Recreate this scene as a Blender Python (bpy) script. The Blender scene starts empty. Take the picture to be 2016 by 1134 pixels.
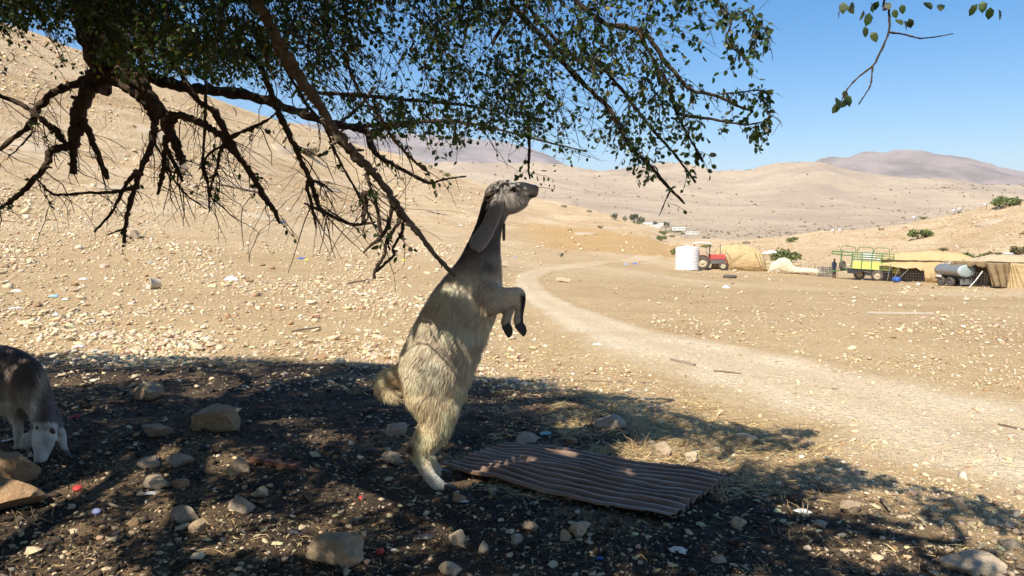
import bpy, bmesh, math, random
import numpy as np
from mathutils import Vector, Matrix, Euler, Quaternion

# ------------------------------------------------------------------ camera, sky, sun, exposure
SC = bpy.context.scene
COL = SC.collection
R = math.radians
CAMH, FPX, PITCH = 1.4, 1480.0, math.atan2(112.0, 1480.0)   # horizon at row 455 of 1134
cam_d = bpy.data.cameras.new('camera'); cam = bpy.data.objects.new('camera', cam_d); COL.objects.link(cam)
cam.location = (0, 0, CAMH); cam.rotation_euler = (R(90) - PITCH, 0, 0)
cam_d.sensor_width = 36.0; cam_d.lens = FPX / 2016.0 * 36.0
cam_d.clip_start = 0.05; cam_d.clip_end = 30000
SC.camera = cam

SUN_EL, SUN_AZ = R(50), R(210)             # azimuth of the sun from +Y, clockwise: behind and to the left
world = bpy.data.worlds.new('World'); SC.world = world; world.use_nodes = True
wn = world.node_tree; bg = wn.nodes['Background']
sky = wn.nodes.new('ShaderNodeTexSky'); sky.sky_type = 'NISHITA'; sky.sun_disc = False
sky.sun_elevation = SUN_EL; sky.sun_rotation = SUN_AZ
sky.air_density = 1.0; sky.dust_density = 0.35; sky.ozone_density = 2.2; sky.altitude = 200
hs = wn.nodes.new('ShaderNodeHueSaturation'); hs.inputs['Saturation'].default_value = 1.6; wn.links.new(sky.outputs[0], hs.inputs['Color']); wn.links.new(hs.outputs[0], bg.inputs[0]); bg.inputs[1].default_value = 0.10

sun_d = bpy.data.lights.new('sun', 'SUN'); sun_d.energy = 5.0; sun_d.angle = R(0.53); sun_d.color = (1.0, 0.915, 0.79)
sun = bpy.data.objects.new('sun', sun_d); COL.objects.link(sun)
SUNV = Vector((math.sin(SUN_AZ) * math.cos(SUN_EL), math.cos(SUN_AZ) * math.cos(SUN_EL), math.sin(SUN_EL)))
sun.rotation_euler = SUNV.to_track_quat('Z', 'Y').to_euler()
sun.location = SUNV * 60

SC.view_settings.view_transform = 'Standard'; SC.view_settings.look = 'None'
SC.view_settings.gamma = 1.0; SC.view_settings.use_curve_mapping = False
SC.view_settings.exposure = 0.6
SC.render.engine = 'CYCLES'
SC.cycles.use_denoising = True
SC.cycles.max_bounces = 6; SC.cycles.diffuse_bounces = 3; SC.cycles.glossy_bounces = 2
SC.cycles.transmission_bounces = 4; SC.cycles.transparent_max_bounces = 6; SC.cycles.volume_bounces = 1
SC.cycles.caustics_reflective = False; SC.cycles.caustics_refractive = False

rng = np.random.default_rng(7)
random.seed(7)

# ------------------------------------------------------------------ helpers: noise, interpolation, rays
def _h(ix, iy, s):
    n = (ix.astype(np.int64) * 374761393 + iy.astype(np.int64) * 668265263 + s * 1442695041) & 0xffffffff
    n = ((n ^ (n >> 13)) * 1274126177) & 0xffffffff
    n = n ^ (n >> 16)
    return (n & 0xffff) / 65535.0
def vnoise(x, y, s=0):
    x = np.asarray(x, float); y = np.asarray(y, float)
    ix = np.floor(x); iy = np.floor(y); fx = x - ix; fy = y - iy
    fx = fx * fx * (3 - 2 * fx); fy = fy * fy * (3 - 2 * fy)
    a = _h(ix, iy, s); b = _h(ix + 1, iy, s); c = _h(ix, iy + 1, s); d = _h(ix + 1, iy + 1, s)
    return (a * (1 - fx) + b * fx) * (1 - fy) + (c * (1 - fx) + d * fx) * fy
def fbm(x, y, o=4, s=0):
    t = 0; a = 0.5
    for i in range(o):
        t = t + a * (vnoise(x * 2 ** i + 17.3 * i, y * 2 ** i - 9.1 * i, s + i) - 0.5); a *= 0.5
    return t * 2
def sstep(a, b, x):
    t = np.clip((np.asarray(x, float) - a) / (b - a), 0, 1); return t * t * (3 - 2 * t)
def pchip(xk, yk, x):
    """monotone cubic; xk (n,), yk (n,) or (m,n) rows with xk (m,n)"""
    xk = np.asarray(xk, float); yk = np.asarray(yk, float)
    hh = np.diff(xk); dl = np.diff(yk) / hh
    m = np.zeros_like(yk)
    m[1:-1] = np.where(dl[:-1] * dl[1:] > 0, 2 * dl[:-1] * dl[1:] / (dl[:-1] + dl[1:] + 1e-30), 0)
    m[0] = dl[0]; m[-1] = dl[-1]
    i = np.clip(np.searchsorted(xk, x) - 1, 0, len(xk) - 2)
    t = (np.clip(x, xk[0], xk[-1]) - xk[i]) / hh[i]
    return ((2 * t ** 3 - 3 * t ** 2 + 1) * yk[i] + (t ** 3 - 2 * t ** 2 + t) * hh[i] * m[i]
            + (-2 * t ** 3 + 3 * t ** 2) * yk[i + 1] + (t ** 3 - t ** 2) * hh[i] * m[i + 1])
def pchip_rows(xk, yk, x):
    """xk, yk: (n, K); x: (n,)"""
    hh = np.diff(xk, axis=1); dl = np.diff(yk, axis=1) / hh
    m = np.zeros_like(yk)
    den = dl[:, :-1] + dl[:, 1:]
    m[:, 1:-1] = np.where(dl[:, :-1] * dl[:, 1:] > 0, 2 * dl[:, :-1] * dl[:, 1:] / np.where(np.abs(den) < 1e-12, 1e-12, den), 0)
    m[:, 0] = dl[:, 0]; m[:, -1] = dl[:, -1]
    x = np.clip(x, xk[:, 0], xk[:, -1])
    i = np.clip((x[:, None] >= xk).sum(1) - 1, 0, xk.shape[1] - 2)
    rr = np.arange(len(x))
    t = (x - xk[rr, i]) / hh[rr, i]; h_ = hh[rr, i]
    return ((2 * t ** 3 - 3 * t ** 2 + 1) * yk[rr, i] + (t ** 3 - 2 * t ** 2 + t) * h_ * m[rr, i]
            + (-2 * t ** 3 + 3 * t ** 2) * yk[rr, i + 1] + (t ** 3 - t ** 2) * h_ * m[rr, i + 1])

cp, sp = math.cos(PITCH), math.sin(PITCH)
def rayd(px, py):
    u = (np.asarray(px, float) - 1008) / FPX; v = (567 - np.asarray(py, float)) / FPX
    return u, cp + v * sp, -sp + v * cp
def at(px, py, D):
    """the point on a pixel's ray whose ground distance forward is D metres"""
    dx, dy, dz = rayd(px, py); k = D / dy
    return Vector((float(dx * k), float(D), float(CAMH + dz * k)))

# ------------------------------------------------------------------ terrain as a height function of (x, y)
def zof(px, r, ypx):
    dx, dy, dz = rayd(px, ypx); return CAMH + r * dz / np.hypot(dx, dy)
# each ring of the valley: columns (azimuth given as a photo column), its distance and its row
RINGS = [
 ([0, 2016], [3, 3], None),
 ([0, 2016], [11, 11], None),
 ([-300, 0, 423, 706, 930, 1050, 1322, 1605, 2016, 2400], [20, 20, 20, 20, 20, 22, 22, 22, 22, 22], [552, 556, 556, 560, 562, 563, 576, 585, 592, 596]),
 ([-300, 0, 423, 706, 930, 1050, 1166, 1262, 1322, 1443, 1605, 1706, 1781, 1882, 2016, 2400], [26, 27, 28, 32, 38, 45, 50, 55, 62, 70, 68, 65, 63, 60, 56, 52],
  [512, 510, 508, 512, 512, 520, 524, 528, 531, 533, 543, 549, 554, 561, 568, 572]),
 ([-300, 0, 423, 706, 930, 1050, 1166, 1262, 1322, 1443, 1605, 1706, 1781, 1882, 2016, 2400], [34, 36, 40, 48, 58, 68, 75, 80, 85, 95, 90, 85, 82, 78, 72, 66],
  [450, 455, 465, 480, 490, 498, 503, 508, 512, 513, 520, 523, 525, 528, 535, 540]),
 ([-300, 0, 423, 706, 930, 1050, 1166, 1262, 1322, 1443, 1605, 1706, 1781, 1882, 2016, 2400], [55, 60, 70, 85, 105, 125, 135, 145, 150, 160, 150, 140, 130, 120, 105, 95],
  [260, 300, 350, 400, 430, 445, 455, 470, 485, 490, 485, 482, 480, 475, 470, 450]),
 ([-300, 0, 106, 169, 423, 529, 635, 706, 797, 884, 930, 1050, 1166, 1262, 1322, 1353, 1443, 1549, 1605, 1706, 1781, 1882, 1958, 2016, 2400],
  [100, 110, 114, 117, 130, 138, 150, 160, 175, 187, 195, 220, 235, 250, 262, 266, 270, 255, 240, 220, 205, 180, 165, 155, 140],
  [-40, 60, 92, 116, 201, 240, 270, 293, 317, 346, 362, 393, 416, 441, 461, 472, 474, 467, 457, 453, 439, 419, 403, 399, 360]),
 ([-300, 0, 706, 1050, 1166, 1262, 1322, 1443, 1605, 2016, 2400], [330] * 11, [300, 330, 400, 432, 440, 450, 464, 472, 470, 465, 460]),
 ([-300, 0, 706, 1050, 1166, 1262, 1322, 1443, 1605, 2016, 2400], [600] * 11, [340, 350, 390, 420, 430, 438, 448, 456, 455, 445, 445]),
 ([-300, 0, 706, 1050, 1322, 1605, 2016, 2400], [1050] * 8, [350, 350, 352, 372, 395, 405, 415, 420]),
 ([-300, 706, 930, 1050, 1080, 1186, 1262, 1312, 1433, 1529, 1605, 1655, 1756, 1857, 1958, 2016, 2400], [1700] * 17,
  [330, 322, 324, 324, 327, 338, 331, 325, 335, 326, 322, 335, 352, 356, 366, 373, 390]),
 ([-300, 706, 1186, 1605, 2016, 2400], [2300] * 6, [345, 340, 355, 345, 395, 410]),
 ([-300, 600, 700, 850, 1000, 1066, 1130, 1200, 1500, 1580, 1605, 1655, 1696, 1731, 1771, 1857, 1907, 1958, 2016, 2400],
  [5600] * 6 + [5000, 4200, 3600] + [3400] * 11, [300, 264, 278, 286, 300, 318, 345, 350, 345, 332, 320, 305, 295, 299, 298, 308, 318, 333, 346, 385]),
 ([0, 2016], [9500, 9500], [475, 475]),
]
def _az(px): return np.arctan2((np.asarray(px, float) - 1008) / FPX, cp + 0.0)
def ring_tables(az):
    """for azimuths az: log-distance and height of every ring"""
    px = 1008 + FPX * cp * np.tan(np.clip(az, -1.2, 1.2))
    LR, ZZ = [], []
    back = sstep(0.95, 2.2, np.abs(az))
    for k, (cx, cr, cy) in enumerate(RINGS):
        pc = np.clip(px, cx[0], cx[-1])
        r = pchip(cx, cr, pc)
        if cy is None: z = np.zeros_like(r)
        else: z = zof(np.clip(px, -300, 2400), r, pchip(cx, cy, pc))
        mean_r = [3, 11, 20, 40, 60, 110, 190, 330, 600, 1050, 1700, 2300, 4000, 9500][k]
        mean_z = [0, 0, 0.2, 0.6, 1.5, 5, 14, 16, 20, 40, 120, 80, 260, -100][k]
        LR.append(np.log(r * (1 - back) + mean_r * back)); ZZ.append(z * (1 - back) + mean_z * back)
    return np.stack(LR, -1), np.stack(ZZ, -1)
_AZT = np.radians(np.arange(-180, 180.01, 0.125))
_LRT, _ZT = ring_tables(_AZT)
def hbase(x, y):
    x = np.asarray(x, float); y = np.asarray(y, float); sh = x.shape
    x = x.ravel(); y = y.ravel()
    az = np.arctan2(x, y); r = np.maximum(np.hypot(x, y), 0.02)
    f = (az + math.pi) / math.radians(0.125); i = np.clip(f.astype(int), 0, len(_AZT) - 2); t = (f - i)[:, None]
    lr = _LRT[i] * (1 - t) + _LRT[i + 1] * t; zz = _ZT[i] * (1 - t) + _ZT[i + 1] * t
    return pchip_rows(lr, zz, np.log(r)).reshape(sh)
def height(x, y):
    x = np.asarray(x, float); y = np.asarray(y, float)
    r = np.hypot(x, y)
    z = hbase(x, y)
    z = z + 0.05 * fbm(x * 0.55, y * 0.55, 3, 3) * sstep(1.5, 6, r)
    z = z + 0.022 * fbm(x * 3.1, y * 3.1, 3, 9) * (1 - sstep(25, 60, r))
    hill = sstep(28, 75, r)
    z = z + hill * 0.55 * fbm(x * 0.09, y * 0.09, 3, 21) * np.minimum(r / 90, 1.6)
    z = z + hill * 0.12 * fbm(x * 0.55, y * 0.55, 2, 31) * (1 - sstep(200, 500, r))
    far = sstep(450, 1200, r)
    rid = 1 - 2 * np.abs(fbm(x / 330 + 3, y / 330, 5, 41))
    z = z + far * (rid - 0.75) * np.minimum(r * 0.013, 36) * (1 - 0.3 * sstep(2300, 3200, r))
    return z
def gz(x, y): return float(height(np.array([x]), np.array([y]))[0])
_RS = np.exp(np.linspace(math.log(0.9), math.log(700), 460))
_GA = np.radians(np.arange(-46, 46.01, 0.2)); _a2, _r2 = np.meshgrid(_GA, _RS, indexing='ij')
_GH = height(_r2 * np.sin(_a2), _r2 * np.cos(_a2))
def ground_px(px, py):
    """first hit of pixel rays on the terrain (vectorised); nan where they miss"""
    px = np.atleast_1d(np.asarray(px, float)); py = np.atleast_1d(np.asarray(py, float))
    out = np.full((len(px), 3), np.nan)
    for s in range(0, len(px), 4000):
        dx, dy, dz = rayd(px[s:s + 4000], py[s:s + 4000]); hl = np.hypot(dx, dy)
        fi = np.clip((np.arctan2(dx, dy) - _GA[0]) / math.radians(0.2), 0, len(_GA) - 1.001); i0 = fi.astype(int); t = (fi - i0)[:, None]
        H = _GH[i0] * (1 - t) + _GH[i0 + 1] * t
        Z = CAMH + (dz / hl)[:, None] * _RS
        b = Z < H
        hit = b.any(1); j = np.where(hit, b.argmax(1), 0); j = np.maximum(j, 1)
        n = np.arange(len(j)); d1 = Z[n, j] - H[n, j]; d0 = Z[n, j - 1] - H[n, j - 1]
        t = np.clip(d0 / (d0 - d1 + 1e-12), 0, 1); r = _RS[j - 1] + t * (_RS[j] - _RS[j - 1])
        p = np.stack([dx / hl * r, dy / hl * r, np.zeros_like(r)], 1); p[:, 2] = height(p[:, 0], p[:, 1])
        p[~hit] = np.nan
        out[s:s + 4000] = p
    return out
def G(px, py):
    p = ground_px([px], [py])[0]; return Vector(p)

# ------------------------------------------------------------------ mesh and material helpers
def new_mesh_object(name, verts, faces, mat=None, parent=None, smooth=False):
    me = bpy.data.meshes.new(name)
    verts = np.asarray(verts, dtype=np.float32)
    if isinstance(faces, np.ndarray):
        k = faces.shape[1]; n = len(faces)
        me.vertices.add(len(verts)); me.vertices.foreach_set('co', verts.ravel())
        me.loops.add(n * k); me.loops.foreach_set('vertex_index', faces.astype(np.int32).ravel())
        me.polygons.add(n); me.polygons.foreach_set('loop_start', np.arange(0, n * k, k, dtype=np.int32))
        me.update(calc_edges=True)
    else:
        me.from_pydata([tuple(v) for v in verts], [], faces); me.update()
    if smooth: me.polygons.foreach_set('use_smooth', np.ones(len(me.polygons), dtype=bool))
    if mat: me.materials.append(mat)
    o = bpy.data.objects.new(name, me); COL.objects.link(o)
    if parent: o.parent = parent
    return o
def set_color(o, rgb, name='Col'):
    """per-vertex colour attribute (n,3)"""
    me = o.data; a = me.color_attributes.new(name, 'FLOAT_COLOR', 'POINT')
    c = np.ones((len(me.vertices), 4), dtype=np.float32); c[:, :3] = rgb
    a.data.foreach_set('color', c.ravel())
def tag(o, label, cat, group=None):
    o['label'] = label; o['category'] = cat
    if group: o['group'] = group
    return o
def thing(name, label, cat, loc=(0, 0, 0), rz=0.0, group=None):
    o = bpy.data.objects.new(name, None); COL.objects.link(o); o.empty_display_size = 0.2
    o.location = loc; o.rotation_euler = (0, 0, rz); return tag(o, label, cat, group)
def structure(o): o['kind'] = 'structure'; return o
def stuff(o): o['kind'] = 'stuff'; return o

class MB:
    """collects shapes into one mesh"""
    def __init__(s): s.v = []; s.f = []
    def add(s, verts, faces):
        b = len(s.v); s.v += [tuple(v) for v in verts]; s.f += [tuple(i + b for i in f) for f in faces]; return s
    def box(s, c, size, rot=None, taper=1.0):
        hx, hy, hz = size[0] / 2, size[1] / 2, size[2] / 2
        vs = []
        for z, k in ((-hz, 1.0), (hz, taper)):
            vs += [Vector((-hx * k, -hy * k, z)), Vector((hx * k, -hy * k, z)), Vector((hx * k, hy * k, z)), Vector((-hx * k, hy * k, z))]
        if rot is not None:
            m = rot if isinstance(rot, Matrix) else Euler(rot).to_matrix()
            vs = [m @ v for v in vs]
        c = Vector(c)
        return s.add([v + c for v in vs], [(3, 2, 1, 0), (4, 5, 6, 7), (0, 1, 5, 4), (1, 2, 6, 5), (2, 3, 7, 6), (3, 0, 4, 7)])
    def tube(s, pts, rad, n=8, cap=True, flat=1.0):
        pts = [Vector(p) for p in pts]
        if not hasattr(rad, '__len__'): rad = [rad] * len(pts)
        b = len(s.v); m = len(pts)
        t0 = (pts[1] - pts[0]).normalized()
        u = t0.orthogonal().normalized()
        for i, p in enumerate(pts):
            t = (pts[min(i + 1, m - 1)] - pts[max(i - 1, 0)]).normalized()
            u = (u - t * u.dot(t));
            u = u.normalized() if u.length > 1e-6 else t.orthogonal().normalized()
            w = t.cross(u)
            for k in range(n):
                a = 2 * math.pi * k / n
                s.v.append(tuple(p + u * math.cos(a) * rad[i] + w * math.sin(a) * rad[i] * flat))
        for i in range(m - 1):
            for k in range(n):
                a, c = b + i * n + k, b + i * n + (k + 1) % n
                s.f.append((a, c, c + n, a + n))
        if cap:
            s.f.append(tuple(b + k for k in reversed(range(n)))); s.f.append(tuple(b + (m - 1) * n + k for k in range(n)))
        return s
    def lathe(s, prof, n=24, c=(0, 0, 0), axis='Z', cap=True):
        b = len(s.v); c = Vector(c)
        for r, z in prof:
            for k in range(n):
                a = 2 * math.pi * k / n
                p = (r * math.cos(a), r * math.sin(a), z)
                if axis == 'X': p = (p[2], p[0], p[1])
                elif axis == 'Y': p = (p[1], p[2], p[0])
                s.v.append(tuple(Vector(p) + c))
        for i in range(len(prof) - 1):
            for k in range(n):
                a, d = b + i * n + k, b + i * n + (k + 1) % n
                s.f.append((a, d, d + n, a + n))
        if cap:
            s.f.append(tuple(b + k for k in reversed(range(n)))); s.f.append(tuple(b + (len(prof) - 1) * n + k for k in range(n)))
        return s
    def grid(s, P, thick=0.0):
        """P: (m, n, 3) array of points"""
        m, n, _ = P.shape; b = len(s.v)
        s.v += [tuple(p) for p in P.reshape(-1, 3)]
        for i in range(m - 1):
            for j in range(n - 1):
                a = b + i * n + j; s.f.append((a, a + 1, a + n + 1, a + n))
        return s
    def build(s, name, mat, parent=None, smooth=False, bevel=0.0, solid=0.0):
        o = new_mesh_object(name, s.v, s.f, mat, parent, smooth)
        if solid:
            md = o.modifiers.new('solid', 'SOLIDIFY'); md.thickness = solid
        if bevel:
            md = o.modifiers.new('bevel', 'BEVEL'); md.width = bevel; md.segments = 2; md.limit_method = 'ANGLE'
        return o

def nd(nt, t, **kw):
    n = nt.nodes.new(t)
    for k, v in kw.items():
        if k in n.inputs: n.inputs[k].default_value = v
        else: setattr(n, k, v)
    return n
def ramp(nt, fac, stops):
    r = nt.nodes.new('ShaderNodeValToRGB'); nt.links.new(fac, r.inputs[0])
    e = r.color_ramp.elements
    while len(e) < len(stops): e.new(0.5)
    for i, (p, c) in enumerate(stops):
        e[i].position = p; e[i].color = (c, c, c, 1) if not hasattr(c, '__len__') else (*c, 1)
    return r.outputs[0]
def mix(nt, fac, a, b, mode='MIX'):
    m = nt.nodes.new('ShaderNodeMix'); m.data_type = 'RGBA'; m.blend_type = mode
    for sck, v in ((m.inputs[0], fac), (m.inputs[6], a), (m.inputs[7], b)):
        if isinstance(v, bpy.types.NodeSocket): nt.links.new(v, sck)
        elif hasattr(v, '__len__'): sck.default_value = (*v, 1)
        elif sck.type == 'RGBA': sck.default_value = (v, v, v, 1)
        else: sck.default_value = v
    return m.outputs[2]
def math_n(nt, op, a, b=None, clamp=False):
    m = nt.nodes.new('ShaderNodeMath'); m.operation = op; m.use_clamp = clamp
    for i, v in enumerate((a, b)):
        if v is None: continue
        if isinstance(v, bpy.types.NodeSocket): nt.links.new(v, m.inputs[i])
        else: m.inputs[i].default_value = v
    return m.outputs[0]
def base_mat(name):
    m = bpy.data.materials.new(name); m.use_nodes = True
    nt = m.node_tree; return m, nt, nt.nodes['Principled BSDF']
def coords(nt, kind='Object', scale=None):
    tc = nt.nodes.new('ShaderNodeTexCoord'); o = tc.outputs[kind]
    if scale is not None:
        mp = nt.nodes.new('ShaderNodeMapping'); mp.inputs['Scale'].default_value = scale
        nt.links.new(o, mp.inputs[0]); o = mp.outputs[0]
    return o
def noise(nt, vec, scale, detail=4, rough=0.55, out='Fac'):
    n = nd(nt, 'ShaderNodeTexNoise', Scale=scale, Detail=detail, Roughness=rough); nt.links.new(vec, n.inputs['Vector']); return n.outputs[out]
def voronoi(nt, vec, scale, feature='F1', out='Distance', rnd=1.0):
    n = nd(nt, 'ShaderNodeTexVoronoi', Scale=scale, Randomness=rnd); n.feature = feature; nt.links.new(vec, n.inputs['Vector']); return n.outputs[out]
def bump(nt, bsdf, h, strength=0.3, dist=0.02, prev=None):
    b = nd(nt, 'ShaderNodeBump', Strength=strength, Distance=dist); nt.links.new(h, b.inputs['Height'])
    if prev: nt.links.new(prev, b.inputs['Normal'])
    nt.links.new(b.outputs[0], bsdf.inputs['Normal']); return b.outputs[0]
def simple(name, col, rough=0.7, metal=0.0, var=0.25, scale=6.0, dirt=None, bmp=0.0, bscale=40, trans=0.0, spec=0.5):
    """painted, cloth or plain surface with uneven tone and optional dirt tint"""
    m, nt, b = base_mat(name)
    v = coords(nt)
    n1 = noise(nt, v, scale, 5, 0.6)
    c = mix(nt, n1, [x * (1 - var) for x in col], [min(x * (1 + var), 0.95) for x in col])
    if dirt:
        d = ramp(nt, noise(nt, v, scale * 0.6 + 0.7, 6, 0.65), [(0.42, 0.0), (0.68, 1.0)])
        c = mix(nt, math_n(nt, 'MULTIPLY', d, dirt[1]), c, dirt[0])
    nt.links.new(c, b.inputs['Base Color'])
    b.inputs['Roughness'].default_value = rough; b.inputs['Metallic'].default_value = metal
    b.inputs['Specular IOR Level'].default_value = spec
    if bmp: bump(nt, b, noise(nt, v, bscale, 4), bmp, 0.01)
    return m
def attr_mat(name, rough=0.85, var=0.25, scale=30, bmp=0.0, bscale=60, spec=0.3, trans=None):
    """colour from the vertex attribute 'Col', with grain"""
    m, nt, b = base_mat(name)
    a = nt.nodes.new('ShaderNodeAttribute'); a.attribute_name = 'Col'
    v = coords(nt); n1 = noise(nt, v, scale, 4, 0.6)
    k = ramp(nt, n1, [(0.25, 1 - var), (0.75, 1 + var)])
    c = mix(nt, 1.0, a.outputs['Color'], k, 'MULTIPLY')
    nt.links.new(c, b.inputs['Base Color']); b.inputs['Roughness'].default_value = rough
    b.inputs['Specular IOR Level'].default_value = spec
    if bmp: bump(nt, b, noise(nt, v, bscale, 4), bmp, 0.01)
    return m

# ------------------------------------------------------------------ ground materials
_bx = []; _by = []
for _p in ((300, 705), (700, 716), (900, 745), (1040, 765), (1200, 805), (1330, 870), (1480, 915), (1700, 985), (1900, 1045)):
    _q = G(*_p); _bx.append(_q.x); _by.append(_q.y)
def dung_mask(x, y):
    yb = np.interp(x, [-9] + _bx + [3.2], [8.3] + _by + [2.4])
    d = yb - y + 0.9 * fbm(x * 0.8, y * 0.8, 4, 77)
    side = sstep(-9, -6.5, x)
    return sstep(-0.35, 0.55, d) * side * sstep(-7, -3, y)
def zone_rgba(x, y):
    r = np.hypot(x, y); az = np.arctan2(x, y)
    px = 1008 + FPX * cp * np.tan(np.clip(az, -1.2, 1.2))
    f = (az + math.pi) / math.radians(0.125); i = np.clip(f.astype(int), 0, len(_AZT) - 2)
    r4 = np.exp(_LRT[i, 4]); r5 = np.exp(_LRT[i, 5])
    nz = fbm(x * 0.03, y * 0.03, 3, 55)
    field = sstep(985, 1080, px + 60 * nz) * (1 - sstep(1325, 1370, px)) * sstep(r4 * 1.02, r4 * 1.18, r) * (1 - sstep(r5 * 1.02, r5 * 1.12, r + 8 * nz))
    pale = sstep(0.0, 0.5, fbm(x * 0.05 + 5, y * 0.05, 4, 63) + 0.1) * sstep(26, 50, r)
    return np.stack([dung_mask(x, y), field, pale], -1)

def hill_nodes(nt, v, field, c1, c2, c3, strata, fine):
    L = nt.links
    mp = nt.nodes.new('ShaderNodeMapping'); mp.inputs['Scale'].default_value = (0.05 * fine, 0.05 * fine, 1.1 * fine); L.new(v, mp.inputs[0])
    n1 = noise(nt, v, 0.06 * fine, 6, 0.62); n2 = noise(nt, v, 0.9 * fine, 7, 0.7); n3 = noise(nt, v, 4.5 * fine, 5, 0.75)
    st = noise(nt, mp.outputs[0], 1.3, 6, 0.7)
    c = mix(nt, ramp(nt, n1, [(0.35, 0.0), (0.62, 1.0)]), c1, c2)
    c = mix(nt, math_n(nt, 'MULTIPLY', ramp(nt, st, [(0.46, 0.0), (0.62, 1.0)]), strata), c, c3)
    c = mix(nt, math_n(nt, 'MULTIPLY', ramp(nt, n2, [(0.52, 0.0), (0.68, 1.0)]), 0.55), c, [x * 0.62 for x in c1])
    vo = nd(nt, 'ShaderNodeTexVoronoi', Scale=1.6 * fine); L.new(v, vo.inputs['Vector'])
    vo2 = nd(nt, 'ShaderNodeTexVoronoi', Scale=4.2 * fine); L.new(v, vo2.inputs['Vector'])
    chip = math_n(nt, 'MAXIMUM', ramp(nt, vo.outputs['Distance'], [(0.2, 1.0), (0.33, 0.0)]), ramp(nt, vo2.outputs['Distance'], [(0.22, 0.9), (0.36, 0.0)]))
    c = mix(nt, math_n(nt, 'MULTIPLY', chip, 0.6), c, c3)
    if field is not None:
        c = mix(nt, math_n(nt, 'MULTIPLY', field, 0.85), c, mix(nt, n2, (0.49, 0.295, 0.11), (0.59, 0.39, 0.175)))
    h1 = math_n(nt, 'ADD', math_n(nt, 'MULTIPLY', n2, 0.8), math_n(nt, 'MULTIPLY', chip, 0.35)); h1 = math_n(nt, 'ADD', h1, math_n(nt, 'MULTIPLY', n3, 0.4))
    return c, h1
def ground_material(name):
    m, nt, b = base_mat(name); L = nt.links
    v = coords(nt, 'Object')
    z = nt.nodes.new('ShaderNodeAttribute'); z.attribute_name = 'Zone'
    sx = nt.nodes.new('ShaderNodeSeparateColor'); L.new(z.outputs['Color'], sx.inputs[0])
    dung, field, pale, track = sx.outputs[0], sx.outputs[1], sx.outputs[2], z.outputs['Alpha']
    nb = noise(nt, v, 0.35, 5, 0.6); nm = noise(nt, v, 2.3, 6, 0.65); nf = noise(nt, v, 19, 6, 0.7); nff = noise(nt, v, 90, 3, 0.7)
    soil = mix(nt, ramp(nt, nm, [(0.3, 0.0), (0.7, 1.0)]), (0.41, 0.275, 0.13), (0.55, 0.39, 0.20))
    soil = mix(nt, ramp(nt, nb, [(0.35, 0.0), (0.65, 0.75)]), soil, (0.63, 0.465, 0.255))
    soil = mix(nt, ramp(nt, nf, [(0.35, 0.0), (0.7, 0.55)]), soil, (0.34, 0.22, 0.11))
    # broken limestone in the soil, three sizes
    peb = None
    vadd = nt.nodes.new('ShaderNodeVectorMath'); vadd.operation = 'MULTIPLY_ADD'; L.new(noise(nt, v, 9, 4, 0.6, 'Color'), vadd.inputs[0])
    vadd.inputs[1].default_value = (0.16, 0.16, 0.16); L.new(v, vadd.inputs[2]); vw = vadd.outputs[0]
    for sc_, lo, hi in ((9, 0.20, 0.34), (24, 0.22, 0.38), (60, 0.24, 0.40)):
        vo = nd(nt, 'ShaderNodeTexVoronoi', Scale=sc_); L.new(vw, vo.inputs['Vector'])
        cs = nt.nodes.new('ShaderNodeSeparateColor'); L.new(vo.outputs['Color'], cs.inputs[0])
        keep = ramp(nt, cs.outputs[0], [(0.40, 0.0), (0.46, 1.0)])
        k = math_n(nt, 'MULTIPLY', ramp(nt, vo.outputs['Distance'], [(lo, 1.0), (hi, 0.0)]), keep)
        peb = k if peb is None else math_n(nt, 'MAXIMUM', peb, k)
    stone = mix(nt, nf, (0.60, 0.455, 0.27), (0.75, 0.605, 0.39))
    c = mix(nt, math_n(nt, 'MULTIPLY', peb, 0.8), soil, stone)
    # dung and trampled litter under the tree
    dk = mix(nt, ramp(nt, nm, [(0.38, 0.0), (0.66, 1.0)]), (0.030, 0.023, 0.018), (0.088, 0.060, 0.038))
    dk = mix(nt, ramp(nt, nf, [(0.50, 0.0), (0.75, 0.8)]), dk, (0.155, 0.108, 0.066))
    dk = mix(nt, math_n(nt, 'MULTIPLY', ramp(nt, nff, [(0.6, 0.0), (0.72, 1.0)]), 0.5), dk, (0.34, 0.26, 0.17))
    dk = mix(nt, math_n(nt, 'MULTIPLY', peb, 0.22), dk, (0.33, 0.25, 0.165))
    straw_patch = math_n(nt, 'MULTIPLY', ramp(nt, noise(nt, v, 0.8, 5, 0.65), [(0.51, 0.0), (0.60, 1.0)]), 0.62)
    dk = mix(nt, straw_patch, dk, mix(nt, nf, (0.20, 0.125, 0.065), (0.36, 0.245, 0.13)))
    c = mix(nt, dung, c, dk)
    c = mix(nt, math_n(nt, 'MULTIPLY', field, 0.9), c, mix(nt, nm, (0.50, 0.30, 0.115), (0.60, 0.40, 0.18)))
    c = mix(nt, math_n(nt, 'MULTIPLY', pale, 0.45), c, (0.68, 0.54, 0.35))
    tr = mix(nt, nm, (0.66, 0.53, 0.345), (0.78, 0.65, 0.45)); tr = mix(nt, math_n(nt, 'MULTIPLY', peb, 0.5), tr, (0.80, 0.68, 0.49))
    tr = mix(nt, ramp(nt, nf, [(0.5, 0.0), (0.75, 0.6)]), tr, (0.44, 0.315, 0.185))
    c = mix(nt, track, c, tr)
    hl = nt.nodes.new('ShaderNodeAttribute'); hl.attribute_name = 'Hill'
    hc, hh = hill_nodes(nt, v, field, (0.50, 0.335, 0.175), (0.63, 0.465, 0.265), (0.73, 0.575, 0.375), 0.75, 1.0)
    c = mix(nt, hl.outputs['Fac'], c, hc)
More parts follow.
